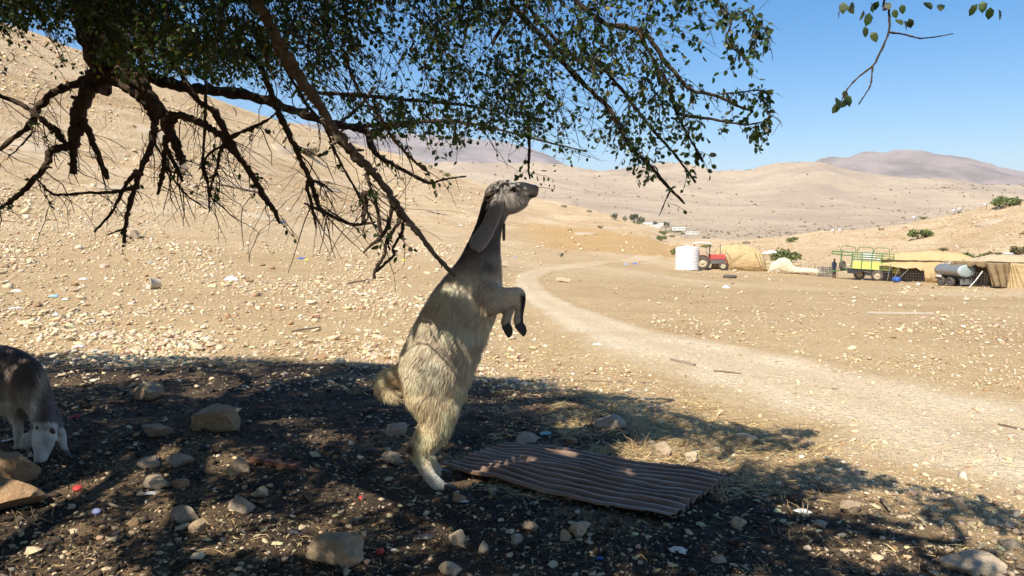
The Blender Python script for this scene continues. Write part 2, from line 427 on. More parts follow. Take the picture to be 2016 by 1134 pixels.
    L.new(c, b.inputs['Base Color']); b.inputs['Roughness'].default_value = 0.95; b.inputs['Specular IOR Level'].default_value = 0.15
    h1 = math_n(nt, 'ADD', math_n(nt, 'MULTIPLY', nf, 0.6), math_n(nt, 'MULTIPLY', peb, 0.5))
    h1 = math_n(nt, 'ADD', h1, math_n(nt, 'MULTIPLY', nff, 0.25))
    b1 = bump(nt, b, h1, 0.9, 0.035)
    bump(nt, b, math_n(nt, 'MULTIPLY', hh, hl.outputs['Fac']), 0.7, 0.3, b1)
    return m

M_ground = ground_material('stony_soil')
def hill_material(name, c1, c2, c3, strata=0.5, shrubs=0.0, fine=1.0, shade=None):
    m, nt, b = base_mat(name); L = nt.links
    v = coords(nt, 'Object'); c, h1 = hill_nodes(nt, v, None, c1, c2, c3, strata, fine)
    if shrubs:
        vd = nd(nt, 'ShaderNodeTexVoronoi', Scale=shrubs); L.new(v, vd.inputs['Vector'])
        cs = nt.nodes.new('ShaderNodeSeparateColor'); L.new(vd.outputs['Color'], cs.inputs[0])
        dot = math_n(nt, 'MULTIPLY', ramp(nt, vd.outputs['Distance'], [(0.10, 1.0), (0.2, 0.0)]), ramp(nt, cs.outputs[1], [(0.5, 0.0), (0.52, 1.0)]))
        c = mix(nt, math_n(nt, 'MULTIPLY', dot, 0.75), c, (0.10, 0.085, 0.05))
    if shade:
        n4 = noise(nt, v, shade[0], 5, 0.6)
        c = mix(nt, math_n(nt, 'MULTIPLY', ramp(nt, n4, [(0.45, 0.0), (0.6, 1.0)]), shade[1]), c, shade[2])
    L.new(c, b.inputs['Base Color']); b.inputs['Roughness'].default_value = 0.95; b.inputs['Specular IOR Level'].default_value = 0.1
    bump(nt, b, h1, 0.7, 0.35 / fine)
    return m
M_far = hill_material('dry_far_hills', (0.45, 0.345, 0.225), (0.54, 0.425, 0.285), (0.60, 0.49, 0.345), 0.3, 0.07, 0.12, (0.007, 0.6, (0.34, 0.25, 0.185)))
M_mount = hill_material('distant_mountain_soil', (0.30, 0.235, 0.205), (0.38, 0.305, 0.265), (0.44, 0.36, 0.31), 0.25, 0.05, 0.06, (0.005, 0.75, (0.17, 0.145, 0.125)))

# ------------------------------------------------------------------ the land: one polar sheet cut into near ground, hillsides, far hills, mountain
_inner = np.radians(np.arange(-38, 38.001, 0.2))
_outer = np.radians(np.concatenate([np.arange(41, 180, 3.0)]))
AZ = np.concatenate([-_outer[::-1], _inner, _outer, [math.pi]])
RR = np.concatenate([[0.05, 0.3, 0.6, 0.9], np.exp(np.arange(math.log(1.2), math.log(45), 0.015)), np.exp(np.arange(math.log(45), math.log(330), 0.014)), np.exp(np.arange(math.log(330), math.log(9500), 0.025))])
nA, nR = len(AZ), len(RR)
AA, RG = np.meshgrid(AZ, RR)
X = RG * np.sin(AA); Y = RG * np.cos(AA); Z = height(X, Y)
P = np.stack([X, Y, Z], -1).reshape(-1, 3)
ii, jj = np.meshgrid(np.arange(nR - 1), np.arange(nA), indexing='ij')
j2 = (jj + 1) % nA
F = np.stack([ii * nA + jj, ii * nA + j2, (ii + 1) * nA + j2, (ii + 1) * nA + jj], -1).reshape(-1, 4)[:, ::-1]
ZR = zone_rgba(P[:, 0], P[:, 1])
vpx = (1008 + FPX * cp * np.tan(np.clip(AA, -1.2, 1.2)))
_fi = np.clip(((AA + math.pi) / math.radians(0.125)).astype(int), 0, len(_AZT) - 2)
r4 = np.exp(_LRT[_fi, 4]) * 1.0; r7 = np.exp(_LRT[_fi, 7]) * 0.9; r11 = np.exp(_LRT[_fi, 11])
cls = np.where(RG < r4, 0, np.where(RG < r7, np.where(AA < _az(1400), 1, 2), np.where(RG < r11, 3, 4))).reshape(-1)
fc = cls[F[:, 0]]
HW = sstep(0.62, 1.25, (RG / r4).reshape(-1) + 0.16 * fbm(P[:, 0] * 0.12, P[:, 1] * 0.12, 3, 88))
def land(name, k, mat):
    sel = F[fc == k]; used = np.unique(sel); mp = np.full(len(P), -1); mp[used] = np.arange(len(used))
    o = new_mesh_object(name, P[used], mp[sel], mat, smooth=True)
    a = o.data.color_attributes.new('Zone', 'FLOAT_COLOR', 'POINT')
    c = np.zeros((len(used), 4), dtype=np.float32); c[:, :3] = ZR[used]; a.data.foreach_set('color', c.ravel())
    h = o.data.attributes.new('Hill', 'FLOAT', 'POINT'); h.data.foreach_set('value', HW[used].astype(np.float32))
    return structure(o)
land('ground', 0, M_ground)
land('hillside', 1, M_ground); land('hillside_right', 2, M_ground)
land('far_hills', 3, M_far); land('mountain', 4, M_mount)
del X, Y, Z, AA, RG, ii, jj, j2

# ------------------------------------------------------------------ the dirt track
def resample(pts, n):
    pts = np.array(pts, float); d = np.concatenate([[0], np.cumsum(np.hypot(*np.diff(pts[:, :2], axis=0).T))])
    t = np.linspace(0, d[-1], n)
    return np.stack([pchip(d, pts[:, k], t) for k in range(pts.shape[1])], 1)
ledge = [(2500, 1160), (2016, 1030), (1650, 925), (1450, 842), (1250, 752), (1110, 675), (1030, 608), (1000, 565), (1008, 543), (1045, 529), (1130, 518), (1230, 509), (1300, 501)]
redge = [(2700, 900), (2016, 775), (1700, 716), (1500, 685), (1320, 650), (1180, 613), (1100, 580), (1072, 558), (1085, 541), (1120, 533), (1180, 526), (1250, 519), (1315, 512)]
Lw = resample([tuple(G(*p)) for p in ledge], 420); Rw = resample([tuple(G(*p)) for p in redge], 420)
nT, nW = 420, 26
s = np.linspace(0, 1, nW)
wob = 0.10 * fbm(np.arange(nT) * 0.06, np.zeros(nT), 3, 5)[:, None]
Pt = Lw[:, None, :2] * (1 - s)[None, :, None] + Rw[:, None, :2] * s[None, :, None]
rt = np.hypot(Pt[..., 0], Pt[..., 1])
zt = height(Pt[..., 0], Pt[..., 1]) + (0.006 + 0.0007 * rt) * np.minimum(1, np.minimum(s, 1 - s)[None] / 0.1) * 2 - (0.006 + 0.0007 * rt)
Pt3 = np.concatenate([Pt, zt[..., None]], -1).reshape(-1, 3)
ii, jj = np.meshgrid(np.arange(nT - 1), np.arange(nW - 1), indexing='ij')
Ft = np.stack([ii * nW + jj, ii * nW + jj + 1, (ii + 1) * nW + jj + 1, (ii + 1) * nW + jj], -1).reshape(-1, 4)[:, ::-1]
tr = new_mesh_object('dirt_track', Pt3, Ft, M_ground, smooth=True); structure(tr)
if tr.data.polygons[0].normal.z < 0: tr.data.flip_normals()
za = np.zeros((nT * nW, 4), dtype=np.float32)
za[:, :3] = zone_rgba(Pt3[:, 0], Pt3[:, 1])
S = np.broadcast_to(s, (nT, nW)).reshape(-1)
nzt = fbm(Pt3[:, 0] * 1.7, Pt3[:, 1] * 1.7, 3, 91)
edge = sstep(0.02, 0.34, S + 0.16 * nzt) * sstep(0.02, 0.42, 1 - S + 0.16 * nzt)
rut = 0.62 + 0.40 * (np.exp(-((S - 0.27) / 0.13) ** 2) + np.exp(-((S - 0.75) / 0.13) ** 2)) + 0.25 * nzt
za[:, 3] = np.clip(edge * rut, 0, 1) * (1 - 0.5 * sstep(16, 45, rt.reshape(-1))); za[:, 0] *= 1 - edge
a = tr.data.color_attributes.new('Zone', 'FLOAT_COLOR', 'POINT'); a.data.foreach_set('color', za.ravel())

# ------------------------------------------------------------------ stones
def ico():
    t = (1 + 5 ** 0.5) / 2
    v = np.array([(-1, t, 0), (1, t, 0), (-1, -t, 0), (1, -t, 0), (0, -1, t), (0, 1, t), (0, -1, -t), (0, 1, -t), (t, 0, -1), (t, 0, 1), (-t, 0, -1), (-t, 0, 1)], float)
    v /= np.linalg.norm(v[0])
    f = np.array([(0, 11, 5), (0, 5, 1), (0, 1, 7), (0, 7, 10), (0, 10, 11), (1, 5, 9), (5, 11, 4), (11, 10, 2), (10, 7, 6), (7, 1, 8), (3, 9, 4), (3, 4, 2), (3, 2, 6), (3, 6, 8), (3, 8, 9), (4, 9, 5), (2, 4, 11), (6, 2, 10), (8, 6, 7), (9, 8, 1)])
    return v, f
ICO_V, ICO_F = ico()
def stone_proto(g, flat=0.6):
    """an angular stone: an icosahedron cut by a few planes"""
    v = ICO_V.copy() * g.uniform(0.75, 1.2, (12, 1)) + g.normal(0, 0.09, (12, 3))
    for _ in range(5):
        n = g.normal(0, 1, 3); n /= np.linalg.norm(n); d = g.uniform(0.45, 0.8)
        over = np.maximum(v @ n - d, 0); v -= over[:, None] * n
    v *= np.array([g.uniform(0.9, 1.4), g.uniform(0.7, 1.05), flat * g.uniform(0.6, 1.05)])
    v[:, 2] -= v[:, 2].min() * 0.62
    return v
PROTO = [stone_proto(np.random.default_rng(100 + k)) for k in range(14)]
OCT_F = np.array([(0, 1, 4), (1, 2, 4), (2, 3, 4), (3, 0, 4), (1, 0, 5), (2, 1, 5), (3, 2, 5), (0, 3, 5)])
def chip_proto(g):
    v = np.array([(1, 0, 0), (0, 1, 0), (-1, 0, 0), (0, -1, 0), (0, 0, 1), (0, 0, -1)], float) * g.uniform(0.7, 1.3, (6, 1)) + g.normal(0, 0.22, (6, 3)); v[:, 2] *= 0.6; v[:, 2] -= v[:, 2].min() * 0.6; return v
PROTO8 = [chip_proto(np.random.default_rng(200 + k)) for k in range(14)]
def scatter_stones(name, pos, size, cols, mat, g, tilt=0.25, chips=False):
    PR = np.stack(PROTO8 if chips else PROTO); NV = PR.shape[1]; FF = OCT_F if chips else ICO_F
    n = len(pos); V = np.empty((n, NV, 3), dtype=np.float32)
    k = g.integers(0, len(PR), n); a = g.uniform(0, 2 * math.pi, n)
    v = PR[k] * size[:, None, None] / 2
    c, s_ = np.cos(a), np.sin(a)
    x = v[..., 0] * c[:, None] - v[..., 1] * s_[:, None]; y = v[..., 0] * s_[:, None] + v[..., 1] * c[:, None]; z = v[..., 2]
    tx, ty = g.normal(0, tilt, (2, n)); z = z + x * tx[:, None] + y * ty[:, None]
    V[..., 0] = x + pos[:, 0, None]; V[..., 1] = y + pos[:, 1, None]; V[..., 2] = z + pos[:, 2, None]
    Fs = (FF[None] + (np.arange(n) * NV)[:, None, None]).reshape(-1, 3)
    o = new_mesh_object(name, V.reshape(-1, 3), Fs, mat)
    set_color(o, np.repeat(cols, NV, axis=0)); return stuff(o)
M_gravel = attr_mat('limestone_chips', 0.9, 0.22, 22, 0.4, 90)
def stone_colors(n, g, dark=None):
    base = np.array([0.68, 0.535, 0.34]); c = base * g.uniform(0.72, 1.18, (n, 1)) * (1 + g.normal(0, 0.05, (n, 3)))
    w = (g.random(n) < 0.18)[:, None]; c = np.where(w, np.array([0.78, 0.68, 0.50]) * g.uniform(0.85, 1.05, (n, 1)), c)
    b = (g.random(n) < 0.10)[:, None]; c = np.where(b, np.array([0.38, 0.24, 0.13]) * g.uniform(0.8, 1.2, (n, 1)), c)
    return np.clip(c, 0.03, 0.8)
g3 = np.random.default_rng(31)
def px_sample(n, x0, x1, y0, y1, dens):
    px = g3.uniform(x0, x1, n); py = g3.uniform(y0, y1, n)
    k = g3.random(n) < dens(px, py); return px[k], py[k]
# loose stones over the sunlit valley floor
def dens_floor(px, py):
    left = 1 - sstep(850, 1150, px); d = 0.62 + 0.38 * left
    patch = 0.20 + 1.0 * sstep(-0.15, 0.4, fbm(px / 170, py / 40, 4, 12))
    return np.clip(d * patch, 0, 1)
px, py = px_sample(70000, -180, 2200, 480, 770, dens_floor)
p = ground_px(px, py); ok = ~np.isnan(p[:, 0]); p, px, py = p[ok], px[ok], py[ok]
r = np.hypot(p[:, 0], p[:, 1])
spx = np.minimum(2.3 + g3.exponential(3.0, len(p)), 21) * np.where(px > 1080, 0.62, 1.0) * (0.75 + 0.5 * sstep(500, 700, py))
size = np.clip(spx * r / FPX, 0.015, 0.55)
tm = np.zeros(len(p), bool)
for q in range(0, nT, 6):
    cxy = (Lw[q, :2] + Rw[q, :2]) / 2; w = np.linalg.norm(Lw[q, :2] - Rw[q, :2]) * 0.46
    tm |= np.hypot(p[:, 0] - cxy[0], p[:, 1] - cxy[1]) < w
keep = (~tm | (g3.random(len(p)) < 0.9)) & (g3.random(len(p)) > 0.88 * dung_mask(p[:, 0], p[:, 1])); size = np.where(tm, size * 0.6, size)
p, size, px = p[keep], size[keep], px[keep]
bigs = size * FPX / np.hypot(p[:, 0], p[:, 1]) > 6.0
STONE_ME = []
for k_ in range(14):
    me = bpy.data.meshes.new('stone'); me.from_pydata([tuple(v / 2) for v in PROTO[k_]], [], [tuple(int(i) for i in f) for f in ICO_F]); me.materials.append(M_gravel)
    ca = me.color_attributes.new('Col', 'FLOAT_COLOR', 'POINT'); c_ = np.ones((12, 4), dtype=np.float32); c_[:, :3] = stone_colors(1, np.random.default_rng(700 + k_)); ca.data.foreach_set('color', c_.ravel()); STONE_ME.append(me)
SINGLE = []
def single_stones(P_, S_, marks, group):
    """each of the largest loose stones is a thing of its own, named by the nearest landmark"""
    rows = []
    for i in range(len(P_)):
        k_ = i % 14; o = bpy.data.objects.new('stone', STONE_ME[k_]); COL.objects.link(o); o.location = P_[i]; o.scale = (float(S_[i]),) * 3; o.rotation_euler = (g3.normal(0, 0.15), g3.normal(0, 0.15), g3.uniform(0, 6.28))
        x, y, z = P_[i]; zc = y * cp - (z - CAMH) * sp; u = 1008 + FPX * x / zc; v = 567 - FPX * (y * sp + (z - CAMH) * cp) / zc
        c = STONE_ME[k_].color_attributes['Col'].data[0].color; cn = 'brown' if c[0] / c[2] > 2.4 else ('whitish' if c[1] > 0.6 else ('pale' if c[1] > 0.52 else 'tan'))
        d, (mx, my, nm) = min((((u - m[0]) ** 2 + (2 * (v - m[1])) ** 2) ** 0.5, m) for m in marks)
        dr = ('right of' if u > mx else 'left of') if abs(u - mx) > 1.6 * abs(v - my) else ('in front of' if v > my else 'behind'); rows.append((nm, dr, cn, d, o))
    seen = {}
    for nm, dr, cn, d, o in sorted(rows, key=lambda q: q[3]):
        n_ = seen[(nm, dr, cn)] = seen.get((nm, dr, cn), 0) + 1
        tag(o, '%s%s stone %s %s' % ('' if n_ == 1 else 'second third fourth fifth sixth seventh eighth ninth tenth eleventh twelfth thirteenth fourteenth fifteenth sixteenth'.split()[min(n_ - 2, 14)] + ' ' + 'nearest ', cn, dr, nm), 'stone', group)
OPEN_MARKS = [(455, 547, 'the white bag on the open ground'), (292, 562, 'the tan bucket'), (595, 510, 'the blue and yellow bag'), (450, 622, 'the small round brown rock'), (108, 583, 'the teal scrap'), (154, 684, 'the white scrap at the shade edge'), (603, 650, 'the grey twig on open stones'), (900, 640, 'the standing goat body'), (1770, 618, 'the whitish plank'),
              (1344, 717, 'the weathered board on the track'), (1436, 545, 'the tyre before the tents'), (1110, 550, 'the flat rock at the track bend'), (740, 540, 'the hanging branch tangle'), (8, 640, 'the left edge of the photo, on open ground'), (2008, 680, 'the right edge of the photo, on open ground'), (300, 680, 'the red speck at the shade edge'), (560, 720, 'the far middle edge of the shade'), (1620, 660, 'the middle of the right-hand plain'), (200, 620, 'the crushed can'), (700, 640, 'the gap between twig and goat')]
pxs = size * FPX / np.hypot(p[:, 0], p[:, 1]); own = np.zeros(len(p), bool)
_qx = 1008 + FPX * p[:, 0] / (p[:, 1] * cp); own[np.argsort(-np.where((_qx > 5) & (_qx < 2010), pxs, 0))[:125]] = True
single_stones(p[own], size[own], OPEN_MARKS, 'loose stones on the sunlit ground'); bigs &= ~own
scatter_stones('loose_stones', p[bigs], size[bigs], stone_colors(int(bigs.sum()), g3), M_gravel, g3)
chp = ~bigs & ~own; scatter_stones('stone_chips', p[chp], size[chp], stone_colors(int(chp.sum()), g3) * np.where(px[chp] > 1080, 0.84, 1.0)[:, None], M_gravel, g3, 0.4, True)
# stones on the hillside
px, py = px_sample(46000, -120, 1330, 60, 500, lambda a, b: np.clip(0.06 + 0.94 * sstep(-0.05, 0.45, fbm(a / 210, b / 55 - a / 190, 4, 15)), 0, 1) * (0.35 + 0.65 * sstep(200, 420, b - 0.25 * a + 100)) * (1 - 0.6 * sstep(800, 1100, a)))
p = ground_px(px, py); ok = ~np.isnan(p[:, 0]); p = p[ok]; r = np.hypot(p[:, 0], p[:, 1]); ok = (r > 27) & (r < 240); p, r = p[ok], r[ok]
scatter_stones('hillside_stones', p, np.clip((1.8 + g3.exponential(1.5, len(p))) * r / FPX, 0.05, 1.0), stone_colors(len(p), g3) * 1.03, M_gravel, g3, 0.4, True)
px, py = px_sample(12000, 1380, 2150, 395, 540, lambda a, b: 0.6 + 0 * a)
p = ground_px(px, py); ok = ~np.isnan(p[:, 0]); p = p[ok]; r = np.hypot(p[:, 0], p[:, 1]); ok = (r > 70) & (r < 260); p, r = p[ok], r[ok]
scatter_stones('slope_stones', p, np.clip((1.3 + g3.exponential(0.9, len(p))) * r / FPX, 0.05, 0.7), stone_colors(len(p), g3) * 0.95, M_gravel, g3, 0.4, True)
# pebbles and crumbs in the shade under the tree and beside the track
px, py = px_sample(60000, -250, 2250, 700, 1250, lambda a, b: 0.55 + 0.45 * sstep(-0.2, 0.3, fbm(a / 130, b / 60, 3, 18)))
p = ground_px(px, py); ok = ~np.isnan(p[:, 0]); p, px, py = p[ok], px[ok], py[ok]; r = np.hypot(p[:, 0], p[:, 1])
spx = np.minimum(1.6 + g3.exponential(2.7, len(p)), 22) * (0.8 + 0.5 * sstep(720, 1100, py))
col = stone_colors(len(p), g3); dm = dung_mask(p[:, 0], p[:, 1])[:, None]
crumb = (g3.random(len(p)) < 0.68)[:, None]
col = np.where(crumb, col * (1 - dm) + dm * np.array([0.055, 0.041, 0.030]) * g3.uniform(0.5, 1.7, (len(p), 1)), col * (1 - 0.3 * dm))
sz = np.clip(spx * r / FPX * np.where(crumb[:, 0], 0.9, 1.0), 0.005, 0.12); bg_ = (sz * FPX / r > 7) & ~crumb[:, 0]
SHADE_MARKS = [(428, 830, 'the big blocky tan rock'), (660, 1090, 'the wide flat-topped rock'), (540, 917, 'the rusty iron bar'), (885, 965, 'the hooves of the standing goat'), (1150, 960, 'the middle of the corrugated sheet'), (1430, 965, 'the right corner of the corrugated sheet'), (1335, 1085, 'the torn paper'), (40, 970, 'the left boulders'), (120, 890, 'the grazing goat'), (750, 780, 'the curled goat tail'),
               (900, 1060, 'the round pale stone'), (1142, 1045, 'the double humped stone'), (1300, 890, 'the upright tan slab'), (1915, 1120, 'the flat slab at bottom right'), (1745, 1000, 'the stub of wood'), (1200, 835, 'the low flat grey rock'), (152, 964, 'the red cap near the boulder'), (360, 1030, 'the lower left grey stone'), (300, 960, 'the pale block'), (1615, 1035, 'the flat grey stone in bare soil'), (1990, 1080, 'the pale stone near the right edge'), (200, 1100, 'the bottom left corner of the photo'), (620, 860, 'the thin dark stick'), (1470, 870, 'the pale slab at the shade edge'), (1880, 1000, 'the tan stone where shade meets track')]
_qx = 1008 + FPX * p[:, 0] / (p[:, 1] * cp); own = np.zeros(len(p), bool); own[np.argsort(-np.where(bg_ & (_qx > 5) & (_qx < 2010) & (py < 1125), sz / r, 0))[:125]] = True
single_stones(p[own], sz[own], SHADE_MARKS, 'small stones on the trampled ground'); bg2 = bg_ & ~own
scatter_stones('pebbles', p[bg2], sz[bg2], col[bg2], M_gravel, g3)
scatter_stones('crumbs', p[~bg_], sz[~bg_], col[~bg_], M_gravel, g3, 0.3, True)
px, py = px_sample(5000, -600, 2600, 1134, 1700, lambda a, b: 0.7 + 0 * a)
p = ground_px(px, py); ok = ~np.isnan(p[:, 0]); p = p[ok]
scatter_stones('pebbles_at_feet', p, np.clip(g3.exponential(0.013, len(p)) + 0.006, 0, 0.07), stone_colors(len(p), g3) * 0.5, M_gravel, g3)

# named rocks: subdivided, chipped
def rock_mesh(name, sx, sy, sz, seed, rough=0.15, cuts=12):
    g = np.random.default_rng(seed); bm = bmesh.new(); bmesh.ops.create_icosphere(bm, subdivisions=4 if sx > 0.2 and sx < 0.6 else 3, radius=1.0)
    V = np.array([v.co[:] for v in bm.verts])
    for _ in range(cuts):
        n = g.normal(0, 1, 3); n /= np.linalg.norm(n); d = g.uniform(0.50, 0.78)
        o = np.maximum(V @ n - d, 0); V -= 0.98 * o[:, None] * n
    q = g.uniform(0, 50)
    nzz = fbm(V[:, 0] * 1.3 + q, V[:, 1] * 1.3 + V[:, 2] * 1.9, 4, seed) + 0.5 * fbm(V[:, 0] * 4 + V[:, 2] * 3, V[:, 1] * 4 - V[:, 2] * 2 + q, 3, seed + 3)
    V *= (1 + rough * nzz)[:, None]
    V -= (V.max(0) + V.min(0)) / 2; V /= (V.max(0) - V.min(0)) / 2
    V *= np.array([sx, sy, sz]) / 2; V[:, 2] += sz / 2 * 0.62
    for v, c in zip(bm.verts, V): v.co = c
    me = bpy.data.meshes.new(name); bm.to_mesh(me); bm.free()
    me.polygons.foreach_set('use_smooth', np.ones(len(me.polygons), dtype=bool)); me.set_sharp_from_angle(angle=R(24)); return me
def rock_material(name, c1, c2, c3):
    m, nt, b = base_mat(name); v = coords(nt)
    n1 = noise(nt, v, 9, 6, 0.65); n2 = noise(nt, v, 45, 5, 0.7); n3 = noise(nt, v, 3.5, 4, 0.6)
    c = mix(nt, ramp(nt, n1, [(0.35, 0.0), (0.68, 1.0)]), c1, c2)
    c = mix(nt, ramp(nt, n3, [(0.5, 0.0), (0.7, 0.7)]), c, c3)
    c = mix(nt, ramp(nt, n2, [(0.48, 0.0), (0.72, 0.75)]), c, [x * 0.45 for x in c1]); vp = voronoi(nt, v, 70); c = mix(nt, ramp(nt, vp, [(0.12, 0.55), (0.3, 0.0)]), c, [x * 0.4 for x in c1])
    nt.links.new(c, b.inputs['Base Color']); b.inputs['Roughness'].default_value = 0.92; b.inputs['Specular IOR Level'].default_value = 0.2
    h = math_n(nt, 'ADD', n1, math_n(nt, 'MULTIPLY', n2, 0.5)); bump(nt, b, h, 1.0, 0.02); return m
M_rock_tan = rock_material('tan_rock', (0.36, 0.26, 0.16), (0.50, 0.385, 0.255), (0.42, 0.27, 0.15))
M_rock_pale = rock_material('pale_rock', (0.48, 0.375, 0.25), (0.62, 0.495, 0.345), (0.54, 0.43, 0.30))
M_rock_grey = rock_material('grey_rock', (0.36, 0.295, 0.22), (0.48, 0.40, 0.305), (0.40, 0.32, 0.23))
M_rock_rust = rock_material('brown_rock', (0.34, 0.215, 0.115), (0.46, 0.315, 0.185), (0.40, 0.235, 0.12))
_rk = [0]
def rock(px, py_base, wpx, hpx, mat, label, depth=0.8, rz=None, name='rock', cuts=12, group=None):
    _rk[0] += 1; s_ = _rk[0]
    p = G(px, py_base); r_ = math.hypot(p.x, p.y); w = wpx * r_ / FPX; hh = hpx * r_ / FPX
    me = rock_mesh(name, w, w * depth, max(hh * 1.15, 0.02), 500 + s_ * 7, cuts=cuts); me.materials.append(mat)
    o = bpy.data.objects.new(name, me); COL.objects.link(o)
    y = p.y + w * depth * 0.35
    o.location = (p.x * y / p.y, y, gz(p.x * y / p.y, y) - 0.004); o.rotation_euler = (0, 0, random.uniform(-0.25, 0.25) if rz is None else rz)
    if name == 'outcrop':
        x_, y_ = o.location.x, o.location.y; e = max(w * 0.3, 0.4); nv = Vector((gz(x_ - e, y_) - gz(x_ + e, y_), gz(x_, y_ - e) - gz(x_, y_ + e), 2 * e)).normalized()
        o.rotation_euler = (nv.to_track_quat('Z', 'Y').to_matrix().to_4x4() @ Matrix.Rotation(o.rotation_euler.z, 4, 'Z')).to_euler(); o.location.z -= hh * 0.45
    return tag(o, label, 'rock', group)
T_, P_, Gy, B_ = M_rock_tan, M_rock_pale, M_rock_grey, M_rock_rust
rock(0, 1014, 150, 60, B_, 'large smooth brown boulder cut by the left edge of the photo, nearest the camera', 0.6, 0.1, name='boulder')
rock(-2, 950, 124, 54, B_, 'large brown boulder at the left edge beside the grazing goat muzzle', 0.5, 0.0, name='boulder')
rock(428, 852, 84, 52, T_, 'big blocky tan rock standing alone in the shade, tallest of the shaded rocks', 0.75, name='boulder')
rock(660, 1116, 118, 62, T_, 'wide flat-topped tan rock lying at the bottom of the photo', 0.7, 0.1, name='boulder')
rock(290, 788, 58, 30, T_, 'tan rock at the back of the shade behind the grazing goat')
rock(312, 861, 52, 26, Gy, 'low grey rock midway between grazing goat and the big blocky rock')
rock(467, 938, 46, 38, T_, 'pointed tan rock beside the rusty iron bar')
rock(294, 922, 40, 20, P_, 'rounded pale yellow stone lit in a patch of sun')
rock(355, 920, 44, 28, Gy, 'grey wedge shaped stone right of the sunlit yellow stone')
rock(310, 965, 52, 26, P_, 'pale block in front of the grey wedge stone')
rock(356, 962, 34, 20, B_, 'small brown stone beside the pale block')
rock(478, 1008, 50, 30, Gy, 'pair of lumpy pale stones left of the red bottle cap')
rock(512, 978, 34, 20, P_, 'small knobbly pale stone in front of the iron bar')
rock(365, 1030, 50, 32, Gy, 'grey stone lying in the lower left shade')
rock(388, 1048, 34, 26, T_, 'small upright tan stone beside the lower left grey stone')
rock(262, 1036, 24, 16, B_, 'small reddish stone left of the lower left grey stone')
rock(780, 858, 44, 26, Gy, 'grey brown stone behind the hind legs of the standing goat')
rock(770, 915, 40, 28, Gy, 'reddish grey broken stone left of the standing goat hooves')
rock(900, 1074, 36, 34, P_, 'round pale stone in the dark soil below the corrugated sheet')
rock(1044, 1049, 34, 24, T_, 'round tan stone just under the front edge of the corrugated sheet')
rock(1018, 1070, 26, 20, Gy, 'small grey stone left below the round tan stone')
rock(1142, 1058, 46, 32, P_, 'pale double humped stone below the middle of the corrugated sheet')
rock(952, 1087, 22, 24, Gy, 'small standing grey stone below the sheet')
rock(1112, 1066, 22, 26, T_, 'narrow stone leaning left of the double humped stone')
rock(885, 1134, 52, 24, P_, 'pale flat stone at the bottom edge of the photo')
rock(1455, 1040, 32, 24, P_, 'pale stone right of the corner of the corrugated sheet')
rock(1038, 878, 46, 26, Gy, 'grey stone behind the far edge of the corrugated sheet')
rock(1300, 900, 46, 34, P_, 'upright tan slab among sunlit straw behind the sheet', 0.4)
rock(1360, 912, 28, 24, P_, 'small pale stone in sunlit straw right of the upright slab')
rock(1200, 846, 66, 30, Gy, 'low flat grey rock in the straw behind the sheet')
rock(1470, 876, 48, 24, P_, 'pale slab at the edge of the shade beside the track', 0.5)
rock(1125, 876, 24, 16, B_, 'small brown stone in the straw behind the sheet')
rock(905, 990, 28, 22, B_, 'small brown stone touching the hoof of the standing goat')
rock(1915, 1132, 92, 30, P_, 'pale flat slab at the bottom right corner of the photo', 0.8)
rock(1990, 1080, 34, 16, P_, 'pale stone near the right edge of the photo')
rock(1670, 1012, 40, 26, T_, 'tan stone in the dappled ground right of the sheet')
rock(1845, 1066, 26, 16, B_, 'small pale stone in dappled soil at lower right')
rock(1615, 1040, 26, 14, Gy, 'flat grey stone in dark bare soil at lower right')
rock(1415, 1110, 30, 18, Gy, 'grey stone near the torn paper')
rock(1880, 1000, 36, 18, T_, 'tan stone where the shade meets the track')
# bedrock showing through the hillside
for i_, (px_, py_, w_, h_, lb) in enumerate(((80, 300, 120, 10, 'pale bedrock ledge on the hillside at the left edge'), (215, 372, 90, 8, 'pale bedrock slab low on the hillside under the left branches'), (470, 372, 110, 9, 'long pale bedrock slab on the hillside behind the middle branches'), (395, 404, 80, 7, 'pale bedrock slab at the foot of the hillside left of the near limb'),
        (520, 430, 120, 8, 'long pale bedrock slab at the foot of the hillside'), (640, 372, 90, 7, 'pale bedrock ledge on the hillside left of the near limb'), (560, 300, 90, 7, 'pale bedrock ledge high on the hillside behind branches'), (860, 420, 80, 6, 'pale bedrock ledge on the hillside left of the goat neck'), (1150, 462, 70, 5, 'pale bedrock ledge above the orange field'), (300, 268, 90, 8, 'pale bedrock ledge high on the hillside behind the stub branch'),
        (1950, 440, 70, 6, 'pale rock ledge on the right slope near the photo edge'), (1865, 445, 40, 5, 'pale rock ledge on the right slope beside the lone shrub'))):
    rock(px_, py_, w_, h_, M_rock_pale, lb, 0.5, random.uniform(-0.2, 0.2), name='outcrop')
# pale boulders on the hillside seen through the branches
for i_, (px_, py_, w_, h_, lb) in enumerate(((290, 330, 44, 26, 'white limestone boulder on the hillside, left one of the cluster'), (318, 338, 38, 30, 'white limestone boulder on the hillside, middle of the cluster'),
        (345, 342, 40, 20, 'white limestone boulder on the hillside, right one of the cluster'), (180, 312, 22, 16, 'tan boulder on the hillside behind the hanging branches'),
        (260, 470, 24, 16, 'tan boulder at the foot of the hillside'), (1110, 556, 30, 11, 'flat tan rock beside the bend of the dirt track'),
        (990, 526, 22, 12, 'pale boulder behind the chest of the standing goat'), (450, 628, 13, 12, 'small round brown rock in the open sun'))):
    rock(px_, py_, w_, h_, M_rock_pale if i_ != 7 else B_, lb, 0.8, name='boulder')

